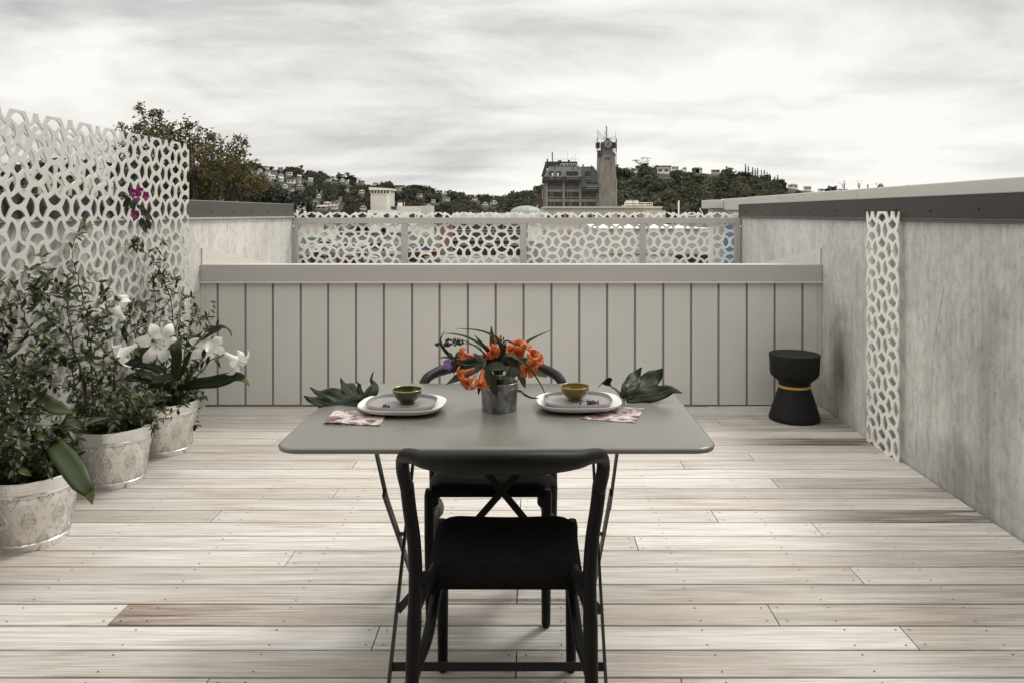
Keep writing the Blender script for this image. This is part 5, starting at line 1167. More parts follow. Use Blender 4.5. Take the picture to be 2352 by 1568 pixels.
T_ = Bld('clock_tower', 'tall weathered concrete clock tower with a black diamond clock face', 'tower', ck, 258, 1372, 1900)
s = MB(); w2 = 172; zt = 655
ring = []
for y, a, ox in ((2000, 180, 6), (1110, 180, 2), (1108, 170, 0), (900, 165, -6), (zt, 160, -6)):
    q = [(-1, 0.5), (-0.86, 0.16), (-0.5, 0.02), (0, 0.0), (0.5, 0.02), (0.86, 0.16), (1, 0.5), (1, 1.6), (-1, 1.6)]
    ring.append([T_.p(1372+ox+u*a, y, v*4.3) for u, v in q])
for r_ in ring[:1]:
    for v in r_: v.z = 0
n_ = 9; vs = [v for r_ in ring for v in r_]; s.add(vs, [(i*n_+k, i*n_+(k+1) % n_, (i+1)*n_+(k+1) % n_, (i+1)*n_+k) for i in range(len(ring)-1) for k in range(n_)]+[tuple((len(ring)-1)*n_+k for k in range(n_))])
s.build('shaft', M['conc_dark'], T_.t)
T_.box('belfry_core', 'conc_dark', 1265, 425, 1470, 690, 0.9, 5.5); T_.box('belfry_shadow', 'char_wall', 1200, 580, 1262, 690, 0.4, 5.0); T_.box('belfry_shadow', 'char_wall', 1478, 600, 1525, 690, 1.2, 5.0)
for x in (1180, 1530):
    fr_ = T_.box('side_frame', 'metal_dark', x-9, 370, x+6, 600, -0.2, 0.1); T_.box('side_frame', 'metal_dark', x-9, 420, x+8, 520, 4.6, 4.9)
    for y in (432, 460, 488, 516): T_.box('louvre', 'metal_dark', min(x, x+58*(1 if x < 1300 else -1)), y, max(x, x+58*(1 if x < 1300 else -1)), y+8, 0.1, 4.6, fr_)
T_.box('white_panel', 'pane_bright', 1482, 545, 1518, 640, -0.3, -0.1); T_.box('white_panel', 'pane_bright', 1195, 545, 1225, 580, -0.3, -0.1)
cf = MB(); c0 = T_.p(1370, 468, -0.9); hd_ = (T_.p(1486, 468)-T_.p(1370, 468)).x
cf.prism([(c0.x, c0.z-hd_), (c0.x+hd_, c0.z), (c0.x, c0.z+hd_), (c0.x-hd_, c0.z)], 'y', -0.9, -0.4); face = cf.build('clock_face', M['slate_dark'], T_.t)
rr = hd_*0.52; s = MB()
for i in range(12):
    a0, a1 = R(30*i-11), R(30*i+11); s.prism([(c0.x+r_*math.sin(a), c0.z+r_*math.cos(a)) for r_, a in ((rr*0.84, a0), (rr, a0), (rr*1.01, (a0+a1)/2), (rr, a1), (rr*0.84, a1))], 'y', -0.98, -0.905)
s.build('hour_ring', M['clockwhite'], face)
s = MB()
for i in range(24): a = R(15*i); s.bar((c0.x+rr*0.30*math.sin(a), -0.94, c0.z+rr*0.30*math.cos(a)), (c0.x+rr*0.68*math.sin(a), -0.94, c0.z+rr*0.68*math.cos(a)), 0.03, 0.06, (0, 1, 0))
s.build('minute_marks', M['clockwhite'], face)
for a, l_ in ((R(-38), 0.55), (R(-12), 0.72)):
    s = MB(); s.bar((c0.x, -1.02, c0.z), (c0.x+rr*l_*math.sin(a), -1.02, c0.z+rr*l_*math.cos(a)), 0.05, 0.12, (0, 1, 0)); s.build('clock_hand', M['clockwhite'], face)
T_.tube('mast', 'conc_pale', [(1359, 400, 2), (1359, 122, 2)], 0.22); 
for pts, r_ in (([(1182, 560, 0), (1182, 214, 0)], .07), ([(1518, 600, 0), (1518, 232, 0)], .07), ([(1332, 420, 2.5), (1332, 210, 2.5)], .06), ([(1182, 370, 0), (1530, 370, 0)], .05), ([(1182, 216, 0), (1330, 360, 1)], .05), ([(1518, 318, 0), (1400, 362, 1)], .05), ([(1372, 305, 0), (1470, 400, 0)], .045), ([(1372, 305, 0), (1265, 410, 0)], .045),
                ([(1265, 420, -.3), (1265, 690, -.3)], .08), ([(1470, 420, -.3), (1470, 690, -.3)], .08), ([(1240, 580, -.2), (1240, 640, -.2)], .07), ([(1265, 690, -.4), (1370, 800, -.4)], .05), ([(1470, 690, -.4), (1370, 800, -.4)], .05), ([(1265, 690, -.4), (1370, 590, -.4)], .04), ([(1470, 690, -.4), (1370, 590, -.4)], .04), ([(1370, 590, -.4), (1370, 800, -.4)], .04),
                ([(1182, 560, 0), (1185, 750, .2)], .06), ([(1535, 480, 0), (1535, 860, 1.4)], .07), ([(1182, 300, 0), (1230, 300, 0)], .02)):
    T_.tube('steel_strut', 'metal_dark' if pts[0][1] < 560 else 'conc_pale', pts, r_)
s = MB(); a_, b_, c_ = T_.p(1184, 225, .05), T_.p(1318, 366, .05), T_.p(1184, 366, .05)
for i in range(1, 12): f = i/12; s.tube([a_.lerp(c_, f), a_.lerp(b_, f)], 0.012, 3); s.tube([c_.lerp(b_, f), a_.lerp(b_, f)], 0.012, 3)
s.build('wire_mesh', M['metal_dark'], T_.t)
T_.box('opening', 'char_wall', 1325, 712, 1415, 748, -0.05, 0.3)
# white tower block and the long low building it stands on (left of centre)
B = Bld('tower_block', 'square white lookout tower with a window strip under its roof', 'building', hd, 245, 1100, 470)
B.box('wall', 'cream_wall', 1024, 318, 1180, 520, 0, 9, toground=True); B.box('light_side', 'white_wall', 1156, 348, 1181, 520, -0.04, -0.005)
B.hexa('roof', 'white_wall', [(1012, 318, -.5), (1194, 318, -.5), (1194, 318, 9.6), (1012, 318, 9.6), (1012, 294, -.5), (1194, 305, -.5), (1194, 305, 9.6), (1012, 294, 9.6)])
g = B.box('window', 'glass_dark', 1028, 322, 1178, 348, -0.10, -0.045)
for i in range(7): x = 1028+150*i/6; B.box('window_frame', 'white_wall', x-3, 320, x+3, 350, -0.2, -0.101, g)
B.box('window_frame', 'white_wall', 1026, 346, 1180, 351, -0.2, -0.102, g)
B = Bld('low_building', 'long low white building around the foot of the lookout tower', 'building', hd, 235, 1250, 470)
B.box('wall', 'white_wall', 1000, 482, 1440, 700, 0, 7, toground=True); B.box('parapet', 'cream_wall', 1180, 450, 1440, 480, 1.0, 7); B.box('end_block', 'cream_wall', 1432, 447, 1520, 700, 0.3, 7.5, toground=True); B.box('roof_box', 'white_wall', 1236, 420, 1266, 449, 2, 4); B.box('vent', 'metal_dark', 1192, 452, 1232, 474, -0.1, 0.9)
B.tube('pole', 'white_wall', [(1286, 450, 3), (1291, 412, 3)], 0.07)
for x in (1035, 1130, 1220, 1340, 1400): B.box('window', 'glass_dark', x, 512, x+45, 545, -0.06, -0.01)
B = Bld('roof_cupola', 'small white louvred cupola with a dark pointed roof at the end of the left wall', 'cupola', hc, 190, 1062, 1110)
B.box('base', 'white_wall', 985, 1042, 1136, 1130, -1.0, 1.0); B.box('louvre_box', 'white_wall', 998, 965, 1126, 1042, -.85, .85)
for x in (1010, 1036, 1068, 1094): B.box('louvre', 'grey_wall', x, 972, x+20, 1038, -.87, -.852)
s = MB(); a, b = B.p(980, 964), B.p(1144, 964); ap = B.p(1062, 915); s.add([(a.x, -1.15, a.z), (b.x, -1.15, a.z), (b.x, 1.15, a.z), (a.x, 1.15, a.z), (ap.x, 0, ap.z)], [(0, 1, 4), (1, 2, 4), (2, 3, 4), (3, 0, 4), (3, 2, 1, 0)]); s.build('roof', M['slate_dark'], B.t)
B.tube('finial', 'white_wall', [(1062, 920, 0), (1062, 888, 0)], 0.05)
# dome, plant, flat white buildings to the right
B = Bld('domed_roof', 'pale blue green domed metal roof in front of the dark office building', 'roof', he, 190, 130, 930)
s = MB(); c_ = B.p(135, 930); rr = (B.p(300, 930)-B.p(135, 930)).x; hz = B.p(0, 852).z-c_.z
s.lathe([(rr*math.cos(a), hz*math.sin(a)) for a in np.linspace(0, 1.50, 8)], 14, (c_.x, 6, c_.z)); s.build('dome', M['domemetal'], B.t)
B.box('drum', 'white_wall', -60, 930, 330, 1000, -4, 16, toground=True); B.tube('pole', 'white_wall', [(247, 930, -4.2), (247, 850, -4.2)], 0.10)
B = Bld('black_shed', 'narrow black block between the dome and the office building', 'building', he, 220, 270, 930); B.box('wall', 'char_wall', 233, 800, 302, 1000, 0, 8, toground=True); B.box('coping', 'slate_dark', 230, 795, 305, 799, -.1, 8.1)
B = Bld('flat_building', 'wide flat beige building in front of the clock tower', 'building', he, 60, 890, 1000)
B.box('wall', 'beige_wall', 312, 880, 1475, 1100, 0.2, 20); B.box('parapet', 'beige_wall', 308, 862, 1478, 880, 0, 20.2); B.box('wing', 'beige_wall', 1275, 902, 1474, 1060, -1.6, 0.19); B.box('lower_wall', 'shaded_wall', 330, 1101, 1474, 1500, -0.3, 18, toground=True)
for x0, x1 in ((345, 440), (485, 555), (640, 700), (750, 830), (870, 960), (1040, 1110), (1180, 1240)): g = B.box('window', 'glass_dark', x0, 944, x1, 975, 0.08, 0.19); B.box('window_frame', 'white_wall', (x0+x1)/2-3, 944, (x0+x1)/2+3, 975, 0.02, 0.075, g)
for x in (560, 880): B.tube('downpipe', 'grey_wall', [(x, 1101, -0.36), (x, 1400, -0.36)], 0.05)
B = Bld('roof_plant', 'pale air handling units and rail on the flat beige roof', 'machine', he, 66, 1240, 860)
for x in (1135, 1200): B.box('unit', 'grey_wall', x, 800, x+40, 850, 0, 1.4); B.box('unit_cap', 'white_wall', x-2, 808, x+42, 822, -.05, 1.45)
for y in (828, 845): B.tube('rail', 'white_wall', [(1100, y, -.3), (1375, y, -.3)], 0.035)
for x in (1102, 1160, 1230, 1300, 1374): B.tube('rail', 'white_wall', [(x, 862, -.3), (x, 826, -.3)], 0.03)
B.box('plinth', 'beige_wall', 1100, 850, 1378, 863, -.2, 2)
B = Bld('flagpole', 'thin white pole rising over the balustrade before the wooded hill', 'pole', he, 45, 1637, 1100); B.tube('shaft', 'white_wall', [(1637, 1500, 0), (1637, 805, 0)], 0.045); B.box('foot', 'grey_wall', 1630, 1440, 1644, 1500, -.1, .1)
B = Bld('gabled_house', 'grey slate gable just left of the white parapet', 'house', he, 75, 1890, 930)
s = MB(); a, b, c_ = B.p(1800, 960), B.p(1846, 880), B.p(2010, 905); z = a.z
s.add([(a.x, 0, z), (b.x, 0, b.z), (b.x+1.6, 0, z), (c_.x+2, 9, z), (c_.x, 9, b.z-.6), (a.x, 9, z)], [(0, 1, 4, 5), (1, 2, 3, 4)]); s.build('roof', M['hr_grey'], B.t); B.box('wall', 'grey_wall', 1800, 962, 1930, 1300, 0.3, 8, toground=True)
B.hexa('barge_board', 'white_wall', [(1836, 890, -.2), (1842, 876, -.2), (1842, 876, -.1), (1836, 890, -.1), (1870, 945, -.2), (1876, 940, -.2), (1876, 940, -.1), (1870, 945, -.1)])
cw = crop(1560, 510, 1830, 2352)
B = Bld('white_shed', 'low blank white building filling the right bays of the balustrade', 'building', cw, 38, 800, 700)
B.box('wall', 'shaded_wall', -900, 430, 1535, 960, 0, 14); B.box('plinth', 'grey_wall', -900, 962, 1535, 985, 0.05, 14); B.box('lower_wall', 'cream_wall', -900, 986, 1535, 1600, 0.1, 14, toground=True)
B.box('coping', 'white_wall', -905, 415, 1540, 429, -.12, 14.1); B.box('pilaster', 'beige_wall', -560, 431, -380, 959, -.08, -.005); B.box('opening', 'glass_dark', 985, 992, 1525, 1160, 0.0, 0.09); B.box('opening', 'glass_dark', 740, 990, 930, 1085, 0.0, 0.09); B.box('vent', 'metal_dark', 290, 890, 350, 925, -.1, -.005)
cx_ = crop(1010, 510, 1270, 2352)
B = Bld('dark_facade', 'charcoal glazed building with white horizontal bars behind the middle of the balustrade', 'building', cx_, 95, 1600, 1000)
B.box('wall', 'char_wall', 870, 270, 2500, 1400, 0, 14, toground=True); B.box('parapet', 'white_wall', 860, 95, 2500, 265, -.2, 14)
for y in (330, 460, 515, 690, 795): B.box('bar', 'white_wall', 870, y, 2500, y+9, -.12, -.01)
for x in (1100, 1540, 1760, 1980, 2220): B.box('post', 'grey_wall', x, 270, x+14, 560, -.18, -.125)
for y0, y1 in ((340, 455), (700, 790), (830, 1040)):
    for x in range(880, 2480, 160): B.box('window', 'glass_dark', x, y0, x+140, y1, -.06, -.008)
B = Bld('rose_wall', 'rose brick gable end left of the charcoal building', 'building', cx_, 98, 750, 1000); B.box('wall', 'brick', 580, 300, 868, 1200, 0, 10, toground=True); B.box('coping', 'white_wall', 575, 290, 870, 299, -.1, 10); B.box('downpipe', 'white_wall', 846, 300, 858, 1100, -.15, -.01)
B = Bld('low_wall', 'long white boundary wall in front of the charcoal building', 'wall', cx_, 70, 1600, 1100); B.box('wall', 'cream_wall', 590, 1060, 2500, 1500, 0, .3, toground=True); B.box('coping', 'white_wall', 585, 1045, 2500, 1059, -.05, .35)
cl_ = crop(700, 510, 1010, 2352)
B = Bld('pale_store', 'pale store building with teal trim at the left end of the balustrade', 'building', cl_, 188, 400, 700); B.box('wall', 'cream_wall', -300, 250, 690, 640, 0, 12, toground=True); B.box('teal_band', 'teal', 300, 535, 640, 600, -.2, -.01); B.box('teal_gable', 'teal', 715, 300, 760, 380, -.2, 4); B.box('door', 'char_wall', 280, 602, 370, 700, -.1, -.01); B.box('roof', 'white_wall', -310, 225, 770, 249, -.4, 12.2)
B = Bld('grey_warehouse', 'long mauve grey warehouse behind the parked cars', 'building', cl_, 215, 1300, 600); B.box('wall', 'grey_wall', 780, 455, 2150, 640, 0, 20, toground=True); B.box('roof', 'hr_grey', 770, 440, 2160, 454, -.5, 20.5)
for x in (1240, 1600, 1700): B.box('door', 'white_wall', x, 560, x+40, 640, -.1, -.01)
for x0, y0, w__, h__, lab, col in ((1240, 440, 330, 150, 'dark olive tree in front of the grey warehouse roof', (.03, .03, .018)), (880, 430, 260, 170, 'round olive tree at the left of the grey warehouse', (.045, .045, .02)), (1480, 440, 200, 150, 'dark narrow tree by the middle of the grey warehouse', (.02, .024, .016)), (1780, 500, 240, 200, 'brown leaved tree near the right end of the grey warehouse', (.05, .035, .022)), (250, 1010, 140, 170, 'yellow green bush by the car park at the left post', (.10, .085, .02))):
    Yt = 205 if y0 < 900 else 100; q = D(*cl_(x0, y0), Yt); far_tree(lab, None, cl_, x0, y0, h__, w__, 'round', col, 'tree', 'trees around the car park', pt=q-Vector((0, 0, 0.5)))

# ------------------------------------------------------------------ the car park
def car_proto():
    t = thing('parked_car', 'car', 'car', (0, 0, 0)); s = MB()
    prof = [(-2.1, .30), (2.1, .30), (2.15, .62), (1.95, .82), (1.05, .92), (.45, 1.40), (-1.15, 1.45), (-1.85, .98), (-2.12, .90)]
    s.prism(prof, 'y', -.85, .85); s.build('body', M['car'], t, bevel=0.05)
    s = MB(); s.prism([(.98, .95), (.45, 1.36), (-1.10, 1.40), (-1.70, 1.0)], 'y', -.862, .862); s.build('side_windows', M['glass_dark'], t)
    for pl in ([(1.03, .97), (.50, 1.38), (.53, 1.40), (1.08, .99)], [(-1.80, 1.02), (-1.20, 1.41), (-1.23, 1.44), (-1.84, 1.05)]):
        s = MB(); s.prism(pl, 'y', -.72, .72); s.build('windscreen', M['glass_dark'], t)
    for x in (-1.3, 1.35):
        for y in (-.80, .80):
            s = MB(); s.tube([(x, y-.1, .32), (x, y+.1, .32)], .32, 14, up=(1, 0, 0)); wh = s.build('wheel', M['tyre'], t); s = MB(); s.tube([(x, y-.105, .32), (x, y+.105, .32)], .18, 10, up=(1, 0, 0)); s.build('rim', M['steel'], wh)
    for y in (-.6, .6):
        s = MB(); s.box(2.06, 2.16, y-.16, y+.16, .62, .76); s.build('headlight', M['pane_bright'], t); s = MB(); s.box(-2.15, -2.05, y-.16, y+.16, .72, .86); s.build('tail_light', M['maroon'], t)
    return t
proto = car_proto(); first = True
CARS = [(480, 740, 0, (.70, .69, .66), 'white car parked furthest left under the teal trim'), (420, 880, 90, (.05, .10, .24), 'blue car beside the left post of the balustrade'), (490, 985, 80, (.02, .02, .022), 'black car below the blue car'),
        (560, 880, 95, (.72, .71, .68), 'white car next to the blue car'), (745, 730, 10, (.72, .70, .66), 'white car in front of the grey warehouse, left'), (880, 900, 95, (.03, .03, .032), 'black car showing its front in the left bay'), (985, 900, 92, (.18, .18, .18), 'dark grey car beside the black one showing its front'),
        (1180, 790, 8, (.60, .58, .55), 'silver car with a reddish tail in the middle of the left bay'), (1180, 920, 88, (.06, .06, .062), 'charcoal car below the silver one'), (1420, 720, 5, (.75, .74, .71), 'white car in the back row of the car park'), (1640, 770, 175, (.12, .02, .025), 'dark red car in the back row'),
        (1640, 915, 92, (.10, .13, .12), 'dark green car low in the left bay'), (1400, 990, 10, (.62, .60, .58), 'pale car with red stripe at the bottom of the left bay'), (1250, 1010, 90, (.025, .025, .027), 'black car at the bottom edge of the left bay'), (1100, 1000, 90, (.15, .03, .04), 'small maroon car at the bottom edge'), (1860, 700, 15, (.40, .39, .37), 'silver car near the first inner post'),
        (1930, 860, 100, (.66, .65, .62), 'white car right beside the first inner post'), (1320, 850, 85, (.34, .33, .31), 'grey car between the silver and the dark red cars'), (900, 690, 5, (.33, .32, .31), 'grey car parked against the warehouse wall')]
for x, y, rz, col, lab in CARS:
    o = proto if first else copy_tree(proto); first = False
    p = onz(*cl_(x, y), GROUND); o.location = p; o.rotation_euler = (0, 0, R(rz)); o['label'] = lab; o['group'] = 'cars in the car park below'
    for ch_ in o.children_recursive: ch_.color = (*col, 1)
    o.color = (*col, 1)
# a red and white boat-trailer like truck bed seen through the second bay
tr = thing('flatbed_truck', 'maroon and white flatbed truck seen through the second bay', 'truck', onz(*cx_(330, 1150), GROUND), R(28))
s = MB(); s.box(-3.6, 3.2, -1.1, 1.1, .75, 1.0); s.box(-3.6, 3.2, -1.12, -1.06, 1.0, 1.6); s.box(-3.6, 3.2, 1.06, 1.12, 1.0, 1.6); s.build('bed', M['maroon'], tr); s = MB(); s.box(-3.62, 3.22, -1.16, -1.125, 1.35, 1.62); s.build('white_rail', M['white_wall'], tr)
s = MB(); s.prism([(3.3, .5), (5.3, .5), (5.4, 1.3), (5.0, 2.3), (3.3, 2.4)], 'y', -1.05, 1.05); cb = s.build('cab', M['white_wall'], tr, bevel=.06); s = MB(); s.prism([(3.8, 1.45), (5.1, 1.45), (4.9, 2.15), (3.8, 2.2)], 'y', -1.07, 1.07); s.build('window', M['glass_dark'], cb)
for x in (-2.4, -1.4, 4.3):
    for y in (-1, 1): s = MB(); s.tube([(x, y-.13, .45), (x, y+.13, .45)], .45, 14, up=(1, 0, 0)); s.build('wheel', M['tyre'], tr)
bl = copy_tree(proto); bl.location = onz(*cx_(250, 960), GROUND); bl.rotation_euler = (0, 0, R(20)); bl['label'] = 'blue car behind the maroon truck'
for ch_ in bl.children_recursive: ch_.color = (.05, .10, .26, 1)
# ------------------------------------------------------------------ embossed tin pots
def pot_mesh():
    nt_, nz_ = 540, 96
    th = np.linspace(0, 2*np.pi, nt_, endpoint=False); z = np.linspace(0.0, 1.0, nz_)
    zb0, zb1 = 0.030, 0.226
    Z = zb0+(zb1-zb0)*z; TH, ZZ = np.meshgrid(th, Z); Rr = 0.139+(0.170-0.139)*(ZZ-zb0)/(zb1-zb0)
    nd = 9; u = TH/(2*np.pi)*nd; v = (ZZ-zb0)/(zb1-zb0)
    du = (u % 1.0)-0.5; dv = v-0.5                       # cell centred coordinates
    p = np.abs(du)*2*1.0+np.abs(dv)*2/1.18               # diamond metric round the middle medallion
    q = np.abs(((u+0.5) % 1.0)-0.5)*2+np.minimum(np.abs(v), np.abs(1-v))*2/1.0
    h = np.zeros_like(p)
    bead = 0.5+0.5*np.cos((du*np.sign(dv)+dv)*0+np.abs(dv)*170)
    h += np.exp(-((p-0.56)/0.030)**2)*(0.35+0.65*bead)*1.0
    h += np.exp(-((p-0.66)/0.022)**2)*0.55*bead
    h += np.exp(-((q-0.52)/0.030)**2)*(0.35+0.65*bead); h += np.exp(-((q-0.40)/0.022)**2)*0.5*bead
    x = du*0.107; y = dv*0.196; r = np.hypot(x, y); a = np.arctan2(y, x)
    ray = (0.5+0.5*np.cos(a*16))
    h += np.where((r > 0.009) & (r < 0.026*(1+0.30*np.abs(np.sin(a))**3)), ray*0.9, 0)
    h += np.exp(-((r-0.0085)/0.0018)**2)*0.9; h += np.where(r < 0.007, 0.4+0.3*np.cos(x*2500)*np.cos(y*2500), 0)
    x2 = (((u+0.5) % 1.0)-0.5)*0.107
    for yc in (0.0, 1.0):
        y2 = (v-yc)*0.196; r2 = np.hypot(x2, y2); a2 = np.arctan2(y2, x2)
        h += np.where((r2 > 0.012) & (r2 < 0.030), (0.5+0.5*np.cos(a2*18))*0.8, 0)+np.exp(-((r2-0.010)/0.002)**2)*0.8
    for (cu, cv) in ((0.0, 0.5), (0.25, 0.27), (0.75, 0.27), (0.25, 0.73), (0.75, 0.73), (0.5, 0.06), (0.5, 0.94)):
        xx = (((u-cu+0.5) % 1.0)-0.5)*0.107; yy = (v-cv)*0.196; rr = np.hypot(xx, yy)
        h += np.exp(-((rr-0.0052)/0.0012)**2)*0.9*(0.7+0.3*np.cos(np.arctan2(yy, xx)*8))+np.exp(-(rr/0.0018)**2)*0.8
    for vv in (0.035, 0.965): h += np.exp(-((v-vv)/0.012)**2)*(0.5+0.5*np.cos(TH*150))*0.8
    h *= np.clip(v/0.02, 0, 1)*np.clip((1-v)/0.02, 0, 1)
    RR = Rr+0.0040*np.clip(h, 0, 1.2)
    s = MB(); V = np.stack([RR*np.cos(TH), RR*np.sin(TH), ZZ], -1).reshape(-1, 3)
    f = [(i*nt_+k, i*nt_+(k+1) % nt_, (i+1)*nt_+(k+1) % nt_, (i+1)*nt_+k) for i in range(nz_-1) for k in range(nt_)]
    s.add(V.tolist(), f); k = 1-0.22*np.clip(h, 0, 1).reshape(-1); s.c = [(k[q[0]], k[q[0]]*0.98, k[q[0]]*0.95) for q in f]; return s       # relief shading put into the colour: raised embossing darker
def make_pot(label):
    t = thing('plant_pot', label, 'plant pot', (0, 0, 0), 0, 'embossed tin pots'); b = pot_mesh().build('body', M['pot_body'], t, smooth='all')
    s = MB(); s.lathe([(0.120, 0.0), (0.1385, 0.0), (0.1405, 0.004), (0.1405, 0.018), (0.1425, 0.022), (0.1425, 0.027), (0.1390, 0.0305)], 96, cap=False); s.build('foot_ring', M['pot'], t, smooth=True)
    # beaded collar and rim
    s = MB(); n_ = 360; prof = [(0.1700, 0.2255), (0.1745, 0.2285), (0.1755, 0.232), (0.1745, 0.2355), (0.1715, 0.238)]+[(0.1720+0.006*i/16, 0.238+0.046*i/16) for i in range(1, 17)]+[(0.1795, 0.286), (0.1800, 0.289), (0.1790, 0.2905), (0.1765, 0.289), (0.172, 0.25), (0.168, 0.20)]
    vs = []
    for i, (r, z) in enumerate(prof):
        for k in range(n_):
            a = 2*math.pi*k/n_; d = 0
            if 5 <= i <= 20:
                q = (i-5)/15; d = 0.0013*((0.5+0.5*math.cos(a*60))*math.exp(-((q-0.42)/0.10)**2)+(0.5+0.5*math.cos(a*90))*(math.exp(-((q-0.12)/0.05)**2)+math.exp(-((q-0.72)/0.05)**2))+(0.5+0.5*math.cos(a*45))*math.exp(-((q-0.9)/0.05)**2))
            vs.append(((r+d)*math.cos(a), (r+d)*math.sin(a), z))
    s.add(vs, [(i*n_+k, i*n_+(k+1) % n_, (i+1)*n_+(k+1) % n_, (i+1)*n_+k) for i in range(len(prof)-1) for k in range(n_)]); s.build('rim_band', M['pot'], t, smooth='all')
    s = MB(); n_ = 40; vs = [(0, 0, 0.262)]; 
    for j in (1, 2, 3, 4):
        for k in range(n_): a = 2*math.pi*k/n_; r = 0.171*j/4; vs.append((r*math.cos(a), r*math.sin(a), 0.256+0.010*noise.noise(Vector((r*math.cos(a)*40, r*math.sin(a)*40, 1)))-(0.006 if j == 4 else 0)))
    s.add(vs, [(0, 1+k, 1+(k+1) % n_) for k in range(n_)]+[(1+(j-1)*n_+k, 1+j*n_+k, 1+j*n_+(k+1) % n_, 1+(j-1)*n_+(k+1) % n_) for j in (1, 2, 3) for k in range(n_)])
    s.build('soil', M['soil'], t, smooth='all'); return t
POTS = [(-2.095, 3.165), (-2.125, 3.855), (-2.112, 4.355)]
p0 = make_pot('nearest embossed tin pot, cut off by the left edge of the photo'); p0.location = (*POTS[0], 0)
p1 = copy_tree(p0); p1.location = (*POTS[1], 0); p1.rotation_euler = (0, 0, 0.42); p1['label'] = 'middle embossed tin pot of the row of three'
p2 = copy_tree(p0); p2.location = (*POTS[2], 0); p2.rotation_euler = (0, 0, 1.0); p2['label'] = 'embossed tin pot nearest the clad parapet, holding the lilies'

# ------------------------------------------------------------------ climbing shrubs
ca = crop(0, 560, 640, 2281)
GREENS = [(0.026, 0.034, 0.013)]*4+[(0.040, 0.052, 0.018)]*4+[(0.055, 0.072, 0.022)]*3+[(0.10, 0.125, 0.036)]*2+[(0.15, 0.17, 0.06)]
def shrub(label, pot, stems, plane, nfill, seed, fill_r=0.20, fill_h=0.16, lsize=0.044, density=1.0):
    rnd = random.Random(seed); o0 = Vector((*pot, 0.26)); t = thing('climbing_shrub', label, 'shrub', o0, 0, 'leafy climbers in the tin pots'); s = MB(); lf = MB()
    def leafat(p, d, sz):
        lf.col = tuple(c*rnd.uniform(0.8, 1.2) for c in rnd.choice(GREENS)); up = Vector((rnd.gauss(0.25, .4), rnd.gauss(-0.35, .4), 1)); lf.leaf(p, d, up, sz, sz*rnd.uniform(0.34, 0.46), rnd.uniform(0.05, 0.5), rnd.uniform(0.1, 0.4))
    def shoot(p, d, ln, r0):
        pts = [p]; 
        for i in range(4): d = (d+Vector((rnd.gauss(0, .22), rnd.gauss(0, .22), 0.12+rnd.gauss(0, .18)))).normalized(); pts.append(pts[-1]+d*ln/4)
        P = spline(pts, 12); s.tube(P, [lerp(r0, r0*0.5, i/(len(P)-1)) for i in range(len(P))], 5, cap=False)
        dress(P, 0.022); 
        for k in range(5): a = k*1.256+rnd.random(); e1 = d.orthogonal().normalized(); e2 = d.cross(e1); leafat(P[-1], d*0.7+(e1*math.cos(a)+e2*math.sin(a)), lsize*rnd.uniform(0.6, 1.0))
    def dress(P, step):
        acc = 0; side = rnd.random()*6.28
        for i in range(1, len(P)):
            sg = P[i]-P[i-1]; acc += sg.length
            if acc > step:
                acc = 0; side += 1.571; d = sg.normalized(); e1 = d.orthogonal().normalized(); e2 = d.cross(e1)
                for k in (0, 1):
                    if rnd.random() < 0.88*density: a = side+math.pi*k+rnd.gauss(0, .3); leafat(P[i], d*rnd.uniform(0.1, 0.8)+e1*math.cos(a)+e2*math.sin(a)+Vector((0, 0, rnd.gauss(-0.1, .3))), lsize*rnd.uniform(0.55, 1.25))
    for st in stems:
        pts = []; n = len(st)
        for i, q in enumerate(st):
            x, y = ca(q[0], q[1]); X = q[2] if len(q) > 2 else plane; Y = X*F/(x-VX); p = D(x, y, Y)-o0; pts.append(p)
        P = spline(pts, 44); P = [p+Vector((rnd.gauss(0, .003), rnd.gauss(0, .004), rnd.gauss(0, .003))) for p in P]
        s.tube(P, [lerp(0.0042, 0.0016, i/(len(P)-1)) for i in range(len(P))], 6); dress(P, 0.026)
        for i in range(4, len(P)-3, 5):
            if rnd.random() < 0.65*density: d = (P[i+1]-P[i]).normalized(); shoot(P[i], (d*0.6+Vector((rnd.uniform(-0.2, 0.9), rnd.gauss(-0.1, .7), rnd.gauss(0.2, .4)))).normalized(), rnd.uniform(0.05, 0.13), 0.0014)
        d = (P[-1]-P[-2]).normalized(); e1 = d.orthogonal().normalized(); e2 = d.cross(e1)
        for k in range(6): a = k*1.05; leafat(P[-1], d*0.6+e1*math.cos(a)+e2*math.sin(a), lsize*rnd.uniform(0.7, 1.1))
    for _ in range(nfill):
        a = rnd.uniform(0, 6.28); r = rnd.uniform(0.01, 0.12); p = Vector((r*math.cos(a), r*math.sin(a), 0.0)); k = rnd.uniform(0.2, 1.0)
        shoot(p, Vector((math.cos(a)*fill_r/0.2*k, math.sin(a)*fill_r/0.2*k, rnd.uniform(0.35, 1.2))).normalized(), rnd.uniform(0.4, 1.15)*fill_h, 0.0018)
    s.build('stems', M['stem'], t); o = lf.build('foliage', M['leaf'], t, smooth='all'); return t
